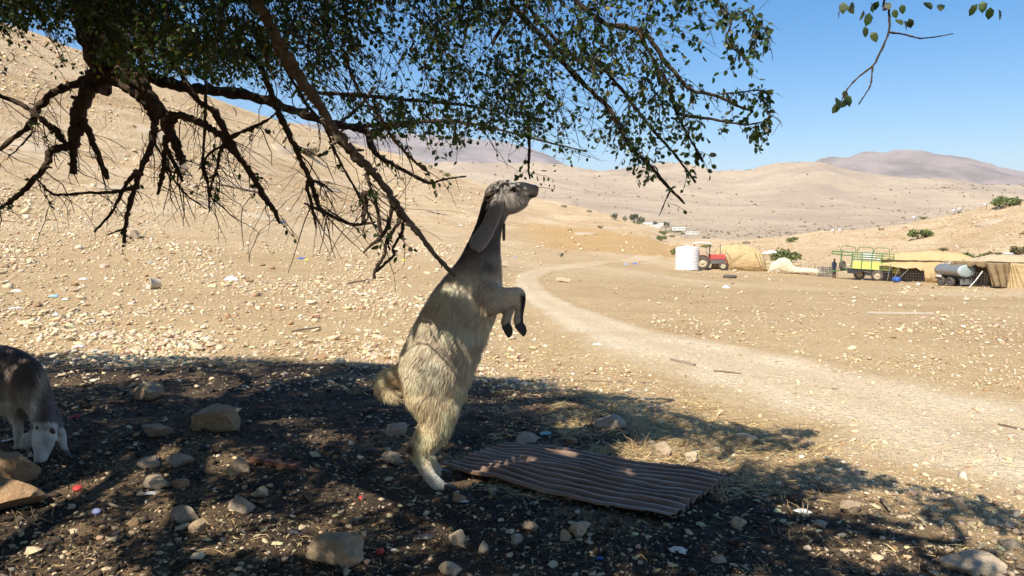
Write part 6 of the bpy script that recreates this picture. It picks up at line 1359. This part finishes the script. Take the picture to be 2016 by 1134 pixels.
for q in range(9): MB().tube([(-13 + q * 3.2, 0, 0), (-13 + q * 3.2, 0, 18)], 0.45, 5).build('bar', M_dw2, t); MB().tube([(-13, 0.9, 1 + q * 2.1), (13, 0.9, 1 + q * 2.1)], 0.4, 5).build('bar', M_dw2, t)
for q in range(7): MB().tube([(-13 + q * 3, -0.9, 0.5), (-13 + q * 3 + 8 * (1 if q < 6 else 0.4), -0.9, 17)], 0.4, 5).build('brace', M_dw2, t)
t = place('brick_stack', 1643, 545, 'stack of tan blocks between the mesh pen and the trailer', 'blocks')
Mb_ = simple('tan_block', (0.42, 0.30, 0.19), 0.9, 0, 0.25, 1); me_ = None
for q in range(7):
    for w in range(2):
        if me_ is None: o = MB().box((0, 0, 0), (5, 4, 2.1)).build('block', Mb_, t, bevel=0.25); me_ = o.data
        else: o = bpy.data.objects.new('block', me_); COL.objects.link(o); o.parent = t
        o.location = (-2.6 + w * 5.3 + random.uniform(-.3, .3), 0, 1.05 + q * 2.3); o.rotation_euler = (0, 0, random.uniform(-.1, .1))
# thin fence behind
t = place('wire_fence', 1600, 537, 'thin wire fence with crooked posts behind the covered heap', 'fence')
for q, x in enumerate((-36, -22, -8, 4, 17, 30, 42)): MB().tube([(x, 24, -2), (x + random.uniform(-1, 1), 24, random.choice((12, 16, 30 if q == 1 else 14)))], 0.5, 5).build('post', M_dw, t)
for z in (5, 9, 12): MB().tube([(-37, 24, z), (-8, 24, z - 0.6), (20, 24, z + 0.3), (43, 24, z)], 0.22, 4).build('wire', M_dw, t)
# the man behind the pen
Dp = G(1640, 548).y + 0.6; zf = 549
per = thing('person', 'person in a dark navy jacket standing behind the stacked blocks', 'person', tuple(at(1642, zf, Dp)[:2]) + (gz(*at(1642, zf, Dp)[:2]),)); pinv = Matrix.Translation(per.location).inverted()
bo = fuse('body', [[(1642, 530, 3.2, 0.12, Dp), (1642, 524, 3.6, 0.14, Dp), (1642, 519, 4.0, 0.15, Dp), (1642.3, 516, 3.4, 0.11, Dp), (1642.6, 514.6, 1.3, 0.05, Dp), (1642.8, 513, 2.0, 0.09, Dp), (1643, 511.2, 2.1, 0.10, Dp), (1643, 509.4, 1.2, 0.05, Dp)],
                   [(1640.6, 529, 2.1, 0.09, Dp - 0.08), (1640.3, 538, 1.6, 0.075, Dp - 0.08), (1640, 546, 1.2, 0.05, Dp - 0.08), (1640.4, 548.5, 1.3, 0.09, Dp - 0.1)], [(1643.6, 529, 2.1, 0.09, Dp + 0.08), (1644, 538, 1.6, 0.075, Dp + 0.08), (1644, 546, 1.2, 0.05, Dp + 0.08), (1644.4, 548.5, 1.3, 0.09, Dp + 0.06)],
                   [(1639.4, 517.4, 1.4, 0.06, Dp), (1638.2, 522, 1.15, 0.05, Dp - 0.05), (1639, 527, 0.9, 0.04, Dp - 0.15), (1640, 529, 0.8, 0.03, Dp - 0.2)], [(1645.4, 517.4, 1.4, 0.06, Dp), (1646.4, 522, 1.15, 0.05, Dp - 0.05), (1645.6, 527, 0.9, 0.04, Dp - 0.15), (1645, 529, 0.8, 0.03, Dp - 0.2)]], 0.025, 2, M_hide)
V, Nn = mesh_np(bo); qx, qy, _ = project(V); c = np.tile(np.array([0.035, 0.042, 0.07]), (len(V), 1)); c[qy > 529] = (0.05, 0.045, 0.05); c[qy < 514.4] = (0.22, 0.13, 0.08); c[qy < 511.2] = (0.02, 0.016, 0.014); set_color(bo, c); to(bo, per, pinv)
# green and yellow trailer
t = place('farm_trailer', 1713, 552, 'green framed farm trailer with pale yellow side panels and roll hoops', 'trailer'); t.rotation_euler[1] = 0.045
wheel(t, (11, -10, 9.8), 9.8, 6); wheel(t, (11, 14, 9.8), 9.8, 6); wheel(t, (-18, 6, 9.0), 9.0, 6); sw = wheel(t, (-47, -6, 24), 8.0, 5); sw.rotation_euler = (0, 0, 1.1)
mb = MB(); mb.box((-8, 2, 17), (76, 22, 4)); mb.box((30, 2, 14), (18, 5, 3)); mb.box((0, 2, 11), (20, 18, 5)); mb.box((-30, -8, 13), (16, 5, 5)); mb.build('chassis', M_chas, t)
for q, (x0, x1) in enumerate(((-30, 0), (0.4, 33))): MB().box(((x0 + x1) / 2, -10.4, 26), (x1 - x0, 1, 13)).build('side_panel', M_panel, t, bevel=0.15)
MB().box((1.5, 14.4, 26), (63, 1, 13)).build('side_panel', M_panel, t); MB().box((33.8, 2, 26), (1, 24, 13)).build('tailgate', M_panel, t); MB().box((1, 2, 20.2), (62, 23.6, 1)).build('floor', M_chas, t)
for x in (-32, -16, 0, 16, 34):
    for y in (-11.4, 15.4): MB().box((x, y, 33), (1.5, 1.2, 30)).build('post', M_green, t)
for z in (36, 40, 44, 48):
    for y in (-11.6, 15.6): MB().tube([(-33, y, z), (35, y, z)], 0.55, 6).build('rail', M_green, t)
for x in (-32, 34):
    for z in (40, 47): MB().tube([(x, -11, z), (x, 15, z)], 0.5, 6).build('rail', M_green, t)
for i, x in enumerate((-40, -12, 14)): MB().tube([(x - 12, -9, 47), (x - 12, -9, 53), (x - 10, -9, 57), (x - 6, -9, 58.5), (x + 8, -9, 58.5), (x + 12, -9, 57), (x + 13, -9, 53), (x + 13, -9, 47)], 0.6, 6).build('hoop', M_green, t)
for y in (-10, 14): MB().tube([(-66, y, 48), (-32, y, 48)], 0.9, 6).build('platform_rail', M_green, t); MB().tube([(-66, y, 48), (-66, y, 44), (-50, y, 42), (-32, y, 42)], 0.7, 6).build('platform_rail', M_green, t); MB().tube([(-50, y, 46), (-50, y, 20), (-38, y, 17)], 0.9, 6).build('platform_post', M_green, t)
for q in range(6): MB().tube([(-64 + q * 6, -10, 48.4), (-64 + q * 6, 14, 48.4)], 0.5, 6).build('platform_bar', M_green, t)
MB().tube([(-38, 2, 16), (-62, 2, 12), (-70, 2, 8)], 1.2, 6).build('drawbar', M_green, t)
for z in (38, 42, 46): MB().box((-6, 13.8, z), (22, 0.6, 1.6)).build('back_board', M_tankw, t)
o = tag(MB().box((0, 0, 0), (20, 9, 8)).build('yellow_tub', simple('bright_yellow', (0.75, 0.58, 0.03), 0.45, 0, 0.1, 1), None, bevel=0.6), 'bright yellow tub standing in the green trailer', 'tub'); p, rz, k = stand(1713, 552); o.scale = (k,) * 3; o.rotation_euler = (0, 0.045, rz); o.location = p + Matrix.Rotation(rz, 3, 'Z') @ Vector((20, 2, 24)) * k
o = tag(MB().lathe([(0.1, 0), (5.5, 0), (6, 1), (6, 12), (5, 13.5), (2, 14), (0.1, 14)], 18).build('yellow_drum', bpy.data.materials['bright_yellow'], None, True), 'yellow drum hanging at the right end of the green trailer', 'drum'); o.scale = (k,) * 3; o.rotation_euler = (0, 0, rz); o.location = p + Matrix.Rotation(rz, 3, 'Z') @ Vector((41, -3, 13)) * k
# second tent: long canvas barrel, open on the near side
t = place('tent', 1826, 556, 'long barrel shaped khaki tent with an open dark side behind the tanker', 'tent')
ny = 30; xs = np.linspace(-76, 74, 80); th = np.linspace(0.0, math.pi, ny); Xg, Tg = np.meshgrid(xs, th, indexing='ij')
top = pchip([-78, -60, -20, 12, 40, 60, 76], [38, 47, 52, 53, 51, 46, 36], xs)[:, None]; fr = 0.9 * (fbm(Xg * 0.13, Tg * 2, 3, 540) + np.abs(fbm(Xg * 0.35, Tg * 0.6, 2, 541)))
Yg = 30 - np.cos(Tg) * (27 + fr); Zg = np.sin(Tg) ** 0.7 * (top + 2.2 * fr)
low = (Xg < -4) & (Tg < math.pi / 2); lowz = 26 + 5 * fbm(Xg * 0.09, Xg * 0, 3, 542) - 7 * sstep(-20, -8, Xg) ; Zr = np.where(low, np.maximum(Zg, lowz), Zg); Yg = np.where(low & (Zg < lowz), 30 - 26 - 3 * np.abs(fbm(Xg * 0.2, Tg * 3, 2, 543)) - 1.5, Yg)
MB().grid(np.stack([Xg, Yg, Zr], -1)).build('canvas', M_khaki, t, True, solid=0.4)
for sgn, x in ((-1, -76.4), (1, 74.4)):
    hx = 37 if sgn < 0 else 38; P_ = np.array([[(x, 30 - math.cos(a) * 26.5 * s_, max(math.sin(a), 0) ** 0.7 * hx * s_) for s_ in np.linspace(0.02, 1, 5)] for a in np.linspace(0, math.pi, 18)]); MB().grid(P_).build('end_wall', M_khaki2, t, True, solid=0.4)
for q in range(18): MB().tube([(-74 + q * 4, 5.5, -2), (-74 + q * 4 + random.uniform(-1, 1), 5.5, 24)], 0.35, 4).build('fence_bar', M_dw, t)
for z in (5, 10, 15, 20): MB().tube([(-75, 5.2, z), (-4, 5.2, z)], 0.3, 4).build('fence_bar', M_dw, t)
MB().box((-40, 44, 12), (68, 1.5, 26)).build('back_wall', M_brownc, t); P_ = np.array([[(x, y, 37.5 + 0.3 * math.sin(x * .2)) for y in np.linspace(5, 53, 8)] for x in np.linspace(-74, 72, 12)]); MB().grid(P_).build('lining', M_brownc, t, True, solid=0.3)
for (x0, z0, x1, z1) in ((-54, -1, -44, 25), (-50, -1, -28, 24), (-62, 0, -58, 30)): MB().tube([(x0, -8, z0), ((x0 + x1) / 2, -2, (z0 + z1) / 2), (x1, 3, z1)], 0.7, 6).build('prop_pole', M_grey, t)
for x in (4, 10, 18): MB().tube([(x, 1, 18), (x + 7, -6, -1)], 0.3, 4).build('guy_rope', M_brownc, t)
o = tag(MB().lathe([(0.1, 0), (4.4, 0), (4.8, 1), (4.8, 11), (4.2, 12.5), (0.1, 12.5)], 18).build('blue_drum', M_blue, None, True), 'blue plastic drum lying at the left end of the barrel tent', 'drum'); p, rz, k = stand(1760, 556); o.scale = (k,) * 3; o.rotation_euler = (1.5, 0, rz + 0.6); o.location = p + Vector((0, 0, 4.8 * k))
o = tag(MB().lathe([(0.1, 0), (2.5, 0), (3.5, 4), (3.6, 6), (0.1, 6)], 16).build('blue_basin', M_blue, None, True), 'small blue basin tied under the barrel tent roof edge', 'basin'); p, rz, k = stand(1792, 555); o.scale = (k,) * 3; o.location = p + Vector((0, 0.5, 27 * k))
t = place('tarp_shelter', 1770, 520, 'white plastic roof rising behind the barrel tent', 'tarp'); P_ = np.array([[(x, y, 12 + 3.5 * math.exp(-(x / 14) ** 2) - 0.08 * abs(x) - 0.15 * abs(y)) for y in np.linspace(-12, 12, 9)] for x in np.linspace(-34, 32, 20)]); MB().grid(P_).build('sheet', M_tankw, t, True, solid=0.4)
for x in (-30, 0, 28): MB().tube([(x, -8, -4), (x, -8, 11)], 0.6, 5).build('pole', M_brownc, t)
# third tent at the right edge
t = place('tent', 1966, 568, 'large faded canvas tent with dark entrance and hanging flap at the right edge', 'tent')
t.rotation_euler[2] -= 0.42
def sheetP(name, mat, fn, nx, ny, sol=0.4): return MB().grid(np.array([[fn(u, v) for v in np.linspace(0, 1, ny)] for u in np.linspace(0, 1, nx)])).build(name, mat, t, True, solid=sol)
nzf = lambda a, b, s_: float(fbm(np.array([a]), np.array([b]), 3, s_)[0])
sheetP('roof', M_khaki2, lambda u, v: (-84 + u * 190, 2 + v * 46, (45.5 - 2 * u + 11 * math.sin(v * math.pi * 0.98)) * (0.72 + 0.28 * min(1, u * 3.2)) + 1.2 * nzf(u * 9, v * 4, 560)), 50, 18)
sheetP('side_wall', M_khaki, lambda u, v: (14 + u * 92, 2 - 5 * (1 - v) + 1.6 * nzf(u * 7, v * 2, 561) - 10 * u * 0, v * (43.5 - 1.0 * u) - 0.5), 34, 12)
sheetP('entrance_flap', M_brownc, lambda u, v: (-22 + 36 * u - 8 * (1 - u) * (1 - v) * -1.5, -1.5 + 2.2 * math.sin(u * 16 + v * 3) * (0.3 + 0.7 * (1 - v)) + 0.6, 2 + v * 41 + (1 - u) * 2 * (1 - v)), 30, 14)
sheetP('entrance_valance', M_brownc, lambda u, v: (-80 + u * 60, 0.4 + 1.2 * math.sin(u * 22), 44 - 6 * (1 - v) - 4 * abs(math.sin(u * 9)) * (1 - v) - 12 * max(0, 0.25 - u)), 30, 6)
sheetP('end_wall', M_khaki2, lambda u, v: (-83.5, 3 + u * 44, v * (30 + 8 * math.sin(u * math.pi))), 12, 8); sheetP('back_wall', M_brownc, lambda u, v: (-83 + u * 188, 47.5, v * 45), 16, 6)
for q in range(15): MB().tube([(-80 + q * 4.2, 6, -2), (-80 + q * 4.2, 6, 26)], 0.35, 4).build('fence_bar', M_dw, t)
for z in (4, 9, 14, 19, 24): MB().tube([(-82, 5.6, z), (-20, 5.6, z)], 0.3, 4).build('fence_bar', M_dw, t)
MB().tube([(-42, -10, -1), (-34, -5, 12), (-26, 0, 28)], 0.9, 6).build('prop_pole', M_tankw, t); MB().tube([(14, -2, -2), (14, -2, 44)], 0.9, 6).build('corner_pole', M_brownc, t)
for x in (16, 18, 21, 25): MB().tube([(x - 1, -1.5, 40), (x + (x - 12) * 1.6, -9, -1)], 0.3, 4).build('guy_rope', M_brownc, t)
# water tanker trailer
t = place('water_tanker', 1878, 563, 'grey oval water tanker trailer parked before the tents', 'tanker'); t.rotation_euler[2] -= 0.85
tn = 30; mb = MB(); L_ = 52
for sgn in (1,):
    prof = [(0.05, -L_ / 2 - 2.2), (0.55, -L_ / 2 - 1.8), (0.9, -L_ / 2 - 0.8), (1.0, -L_ / 2)] + [(1.0 + (0.012 if q % 2 else 0), -L_ / 2 + L_ * q / 12) for q in range(1, 13)]
    b0 = len(mb.v)
    for rr_, xx in prof:
        for q in range(tn): a = 2 * math.pi * q / tn; mb.v.append((xx, math.cos(a) * 17.5 * rr_, 27 + math.sin(a) * 10.8 * rr_))
    for i in range(len(prof) - 1):
        for q in range(tn): a, c_ = b0 + i * tn + q, b0 + i * tn + (q + 1) % tn; mb.f.append((a, c_, c_ + tn, a + tn))
mb.build('tank', M_galv, t, True)
mb = MB(); b0 = 0
prof = [(1.0, L_ / 2 + 0.05), (0.97, L_ / 2 + 1.2), (0.7, L_ / 2 + 2.0), (0.05, L_ / 2 + 2.4)]
for rr_, xx in prof:
    for q in range(tn): a = 2 * math.pi * q / tn; mb.v.append((xx, math.cos(a) * 17.5 * rr_, 27 + math.sin(a) * 10.8 * rr_))
for i in range(len(prof) - 1):
    for q in range(tn): a, c_ = i * tn + q, i * tn + (q + 1) % tn; mb.f.append((a, c_, c_ + tn, a + tn))
mb.build('end_cap', M_cap, t, True)
mb = MB(); mb.box((0, -6, 14.5), (58, 3, 4)); mb.box((0, 6, 14.5), (58, 3, 4)); mb.box((-26, 0, 13), (4, 26, 3)); mb.box((24, 0, 13), (4, 22, 3)); mb.box((0, 0, 11), (14, 22, 6)); mb.build('chassis', M_chas, t); mb = MB(); mb.box((26, 0, 9), (1.2, 22, 9)); mb.build('tail_board', M_galv, t)
for x in (-14, 6):
    for y in (-12, 12): wheel(t, (x, y, 8), 8, 6, M_tyre, M_grey)
mb = MB(); mb.lathe([(0.1, 0), (6, 0), (6, 2.2), (5, 3), (0.1, 3)], 18, (-6, 0, 37.5)); mb.build('hatch', M_tankw, t); [MB().tube([(-20, y, 36.5), (-20, y, 41), (10, y, 41), (10, y, 36.5)], 0.4, 5).build('top_rail', M_tankw, t) for y in (-6, 6)]; MB().box((-18, -14, 17), (9, 3, 4)).build('tool_box', M_roofw, t)
# other bits
t = place('metal_tank', 1984, 512, 'dented grey metal water box on the slope behind the tents', 'tank'); MB().box((0, 0, 6), (15, 10, 12)).build('shell', M_galv, t, bevel=0.8); [MB().box((0, -5.2, z), (15.4, 0.5, 0.6)).build('rib', M_grey, t) for z in (3, 6, 9)]
t = place('car_tyre', 1437, 547.5, 'worn tyre lying flat on the open ground before the tents', 'tyre'); mb = MB(); mb.lathe([(7.5, 0.6), (10.5, 0), (13, 1.4), (13, 4.2), (10.5, 5.6), (7.5, 5)], 26, (0, 0, 0), 'Z', False); mb.build('tread', M_tyre, t, True); MB().lathe([(7.5, 5), (6.9, 2.8), (7.5, 0.6)], 26, (0, 0, 0), 'Z', False).build('bead', M_tyre, t, True)
scrap(1808, 560, 8, 5, M_white, 'white scrap on the ground between tents', seed=3); scrap(1690, 551, 10, 5, M_black, 'black lump on the ground before the trailer', seed=4)

# ------------------------------------------------------------------ shrubs and trees of the valley
def veg_mat(name, c1, c2):
    m, nt, b = base_mat(name); a = nt.nodes.new('ShaderNodeAttribute'); a.attribute_name = 'Col'; nt.links.new(mix(nt, a.outputs['Fac'], c1, c2), b.inputs['Base Color']); b.inputs['Roughness'].default_value = 0.7; b.inputs['Specular IOR Level'].default_value = 0.2; return m
M_bush = veg_mat('shrub_leaves', (0.075, 0.105, 0.03), (0.21, 0.25, 0.08)); M_dry = veg_mat('dry_shrub', (0.12, 0.095, 0.045), (0.27, 0.22, 0.11)); M_grey_tree = veg_mat('grey_green_tree', (0.06, 0.075, 0.045), (0.17, 0.185, 0.12))
gB = np.random.default_rng(99)
def bush(px, py, w, h, label, mat=M_bush, name='shrub', cat='shrub', n=900, stem=True, group=None):
    p, rz, k = stand(px, py)
    if any(math.isnan(q) for q in p): return
    t = thing(name, label, cat, tuple(p), rz, group); W, H_ = w * k * 0.9, h * k * 0.95; n = int(min(n, max(140, w * h * 2.2)))
    nl = 7; lob = np.stack([gB.uniform(-0.62, 0.62, nl), gB.uniform(-0.5, 0.5, nl), gB.uniform(0.35, 0.8, nl), gB.uniform(0.22, 0.4, nl)], 1); i = gB.integers(0, nl, n); d = gB.normal(0, 1, (n, 3)); d /= np.linalg.norm(d, axis=1)[:, None]
    rr_ = lob[i, 3:4] * gB.uniform(0.55, 1.08, (n, 1)); c = lob[i, :3] + d * rr_; c[:, 2] = np.maximum(c[:, 2] * 0.86, 0.03); P_ = c * np.array([W / 1.7, W / 1.9, H_ / 1.0])
    ls = gB.uniform(0.6, 1.3, n) * max(0.045 * (W + H_), 1.1 * k); nr = d * 0.6 + gB.normal(0, 0.6, (n, 3)); nr /= np.linalg.norm(nr, axis=1)[:, None]; ax = np.cross(nr, gB.normal(0, 1, (n, 3))); ax /= np.linalg.norm(ax, axis=1)[:, None]
    V, F_, kk = leaf_arrays(P_, ax, nr, ls * 1.3, True); o = new_mesh_object('crown', V, F_, mat, t); col = np.clip(0.45 + 0.35 * gB.normal(0, 1, n), 0, 1)[:, None] * np.ones((1, 3)); set_color(o, np.repeat(col, kk, axis=0)); stuff(o)
    if stem:
        mb = MB()
        for q in range(4): a = gB.uniform(0, 6.28); mb.tube([(0, 0, -0.1), (math.cos(a) * W * 0.12, math.sin(a) * W * 0.1, H_ * 0.25), (math.cos(a) * W * 0.3, math.sin(a) * W * 0.25, H_ * 0.55)], [W * 0.02 + 0.01, W * 0.016, W * 0.008], 5)
        mb.build('trunk', M_bark, t)
    return t
BU = [(1540, 517, 72, 27, 'wide green tree crown between the khaki tent and covered heap', M_bush, 'tree', 'tree'), (1808, 471, 46, 22, 'dark green round shrub alone on the right slope', M_bush), (1990, 406, 60, 17, 'large green shrub on the right slope skyline at the photo edge', M_bush), (1560, 477, 26, 11, 'green shrub on the slope above the wide tree', M_bush),
      (1340, 503, 40, 24, 'green shrub half hidden behind the white water tank', M_bush), (1390, 489, 24, 8, 'green shrub behind the tractor roof', M_bush), (1301, 474, 28, 11, 'round green shrub at the edge of the orange field', M_bush), (1308, 463, 27, 10, 'green shrub above the orange field, upper left of a pair', M_bush), (1323, 468, 14, 6, 'small olive shrub beside the pair above the orange field', M_bush),
      (1255, 442, 20, 7, 'low olive shrub below the village trees', M_bush), (1330, 458, 30, 8, 'olive shrub below the village roofs, left', M_bush), (1346, 462, 16, 6, 'olive shrub below the village roofs, right', M_bush), (1918, 514, 48, 16, 'yellow green scrub on the slope behind the tents', M_bush), (1950, 508, 34, 12, 'sparse olive scrub right of the yellow green scrub', M_dry), (1862, 494, 26, 6, 'low brown scrub on the right slope', M_dry),
      (1893, 418, 20, 7, 'small green shrub on the right ridge below the flags', M_bush), (1818, 432, 18, 6, 'small dark shrub on the right ridge, middle', M_bush), (1775, 442, 14, 5, 'tiny shrub on the right ridge, lowest', M_bush), (1735, 453, 12, 4, 'brown tuft low on the right ridge', M_dry), (2008, 508, 34, 24, 'brown thorny brush at the right edge behind the tents', M_dry), (2012, 462, 10, 5, 'dark tuft on the slope at the right edge', M_dry),
      (1111, 409, 16, 6, 'small green shrub on the left spur beyond the goat nose', M_bush), (1160, 418, 12, 5, 'small dark shrub on the left spur', M_bush), (1182, 450, 16, 7, 'olive shrub at the top of the orange field', M_dry), (1104, 506, 12, 9, 'grey bush beside the far track', M_grey_tree), (847, 333, 10, 9, 'tiny tree on the hill ridge behind the branches', M_grey_tree), (868, 340, 9, 5, 'tiny shrub on the hill ridge beside the tiny tree', M_grey_tree), (880, 348, 20, 9, 'green shrub on the hill ridge left of the goat head', M_bush),
      (602, 306, 60, 14, 'faded green scrub patch on the hillside behind the branches', M_dry), (1470, 481, 18, 6, 'dark shrub on the valley floor', M_grey_tree), (1390, 470, 16, 5, 'dark shrub on the valley floor beyond the tractor', M_grey_tree), (1445, 484, 22, 5, 'low dark scrub strip beyond the khaki tent', M_grey_tree)]
for b_ in BU: bush(*b_)
for a in ((1210, 433, 17, 15, 'grey green tree at the left end of the village'), (1230, 436, 9, 12, 'narrow dark tree in the village'), (1249, 438, 20, 20, 'tall grey green tree in the village, left of two'), (1261, 440, 18, 15, 'grey green tree in the village, right of two'), (1290, 444, 14, 11, 'bare greyish tree above the village roofs'), (1311, 449, 15, 15, 'round dark tree at the right of the village roofs')):
    bush(*a, M_grey_tree, 'tree', 'tree')
def at_r(px, py, r_):
    dx, dy, dz = rayd(px, py); hl = math.hypot(float(dx), float(dy)); return Vector((float(dx) / hl * r_, float(dy) / hl * r_, 0))
def house(px, py, w, h, label, r_=330.0):
    q = at_r(px, py, r_); k = r_ / FPX; t = thing('farm_building', label, 'building', (q.x, q.y, CAMH - (py - 455) * k - 0.3), -math.atan2(q.x, q.y)); W, H_ = w * k, h * k
    MB().box((0, 0, H_ * 0.35), (W, W * 0.5, H_ * 0.9)).build('wall', M_roofw, t); mb = MB(); mb.add([(-W * .53, -W * .28, H_ * .8), (W * .53, -W * .28, H_ * .8), (W * .53, W * .28, H_ * .8), (-W * .53, W * .28, H_ * .8), (-W * .53, 0, H_ * 1.1), (W * .53, 0, H_ * 1.1)], [(0, 1, 5, 4), (2, 3, 4, 5), (0, 4, 3), (1, 2, 5), (3, 2, 1, 0)]); mb.build('roof', M_tankw, t)
    for x in (-0.3, 0.1, 0.34): MB().box((x * W, -W * 0.252, H_ * 0.45), (W * 0.09, 0.06, H_ * 0.3)).build('window', M_dark, t)
for a in ((1275, 444, 18, 6, 'white farm shed in the village, leftmost'), (1293, 447, 14, 5, 'white farm shed left of the round dark village tree'), (1336, 452, 24, 5, 'long low white shed right of the village trees'), (1362, 459, 24, 4, 'long flat greenhouse at the right end of the village'), (1302, 443, 8, 4, 'small grey shed in the village')): house(*a)
# flags on poles along the right ridge
for n_, (px, py) in enumerate(((1642, 462), (1656, 461), (1781, 441), (1802, 437), (1880, 423), (1892, 420), (1942, 412), (1964, 408))):
    p, rz, k = stand(px, py)
    if math.isnan(p.x) or p.length > 320: q = at_r(px, py, 215); p = Vector((q.x, q.y, gz(q.x, q.y))); k = 215 / FPX
    t = thing('flag', 'small white flag on a pole on the right ridge, number %s from the left' % ('first second third fourth fifth sixth seventh eighth'.split()[n_]), 'flag', tuple(p), rz, 'flags along the right ridge'); H_ = 10 * k
    t['label'] = 'small white flag on a pole, %s from the left along the right ridge' % ('first second third fourth fifth sixth seventh eighth'.split()[n_])
    MB().tube([(0, 0, -0.2), (0, 0, H_)], 0.05, 6).build('pole', M_grey, t); P_ = np.array([[(-u * 5 * k, 0.15 * math.sin(u * 6), H_ - v * 3.2 * k - 0.1 * u) for v in np.linspace(0, 1, 4)] for u in np.linspace(0, 1, 8)]); MB().grid(P_).build('cloth', M_tankw, t, True, solid=0.03)
    for zz in (0.6, 2.6): MB().grid(np.array([[(-u * 5 * k, 0.15 * math.sin(u * 6) - 0.04, H_ - (zz + v * 0.3) * k - 0.1 * u) for v in (0, 1)] for u in np.linspace(0, 1, 8)])).build('stripe', M_blue, t, True)
# far scrub dots on the hills
n = 5200; px = gB.uniform(900, 2150, n); rr_ = np.exp(gB.uniform(math.log(360), math.log(1750), n)); az = _az(px); X_, Y_ = rr_ * np.sin(az), rr_ * np.cos(az); keep = gB.random(n) < np.clip(0.45 + 1.2 * fbm(X_ / 160, Y_ / 160, 3, 600), 0.05, 1); X_, Y_, rr_ = X_[keep], Y_[keep], rr_[keep]; n = len(X_)
sz = np.clip(gB.exponential(0.8, n) + 0.9, 0, 4.0) * rr_ / FPX
V = ICO_V[None] * (sz[:, None] * np.array([[0.8, 0.8, 0.45]]))[:, None, :] * gB.uniform(0.7, 1.3, (n, 12, 1)) + np.stack([X_, Y_, height(X_, Y_) + sz * 0.15], 1)[:, None, :]
o = new_mesh_object('far_scrub', V.reshape(-1, 3), (ICO_F[None] + (np.arange(n) * 12)[:, None, None]).reshape(-1, 3), M_dry); set_color(o, np.repeat(np.clip(gB.normal(0.25, 0.25, (n, 1)), 0, 1) * np.ones((1, 3)), 12, axis=0)); stuff(o)

# ------------------------------------------------------------------ the hazy air of the valley
mh, nth, bh = base_mat('haze_air'); nth.nodes.remove(bh)
pv = nth.nodes.new('ShaderNodeVolumePrincipled'); pv.inputs['Color'].default_value = (0.86, 0.92, 1.0, 1); pv.inputs['Density'].default_value = 0.00011; pv.inputs['Anisotropy'].default_value = 0.2
nth.links.new(pv.outputs[0], nth.nodes['Material Output'].inputs['Volume'])
zlo = float(P[:, 2].min()) - 1.5; zhi = max(float(P[:, 2].max()), 40) + 8
hz = MB().box((0, 0, (zlo + zhi) / 2), (19400, 19400, zhi - zlo)).build('haze', mh, None); stuff(hz)
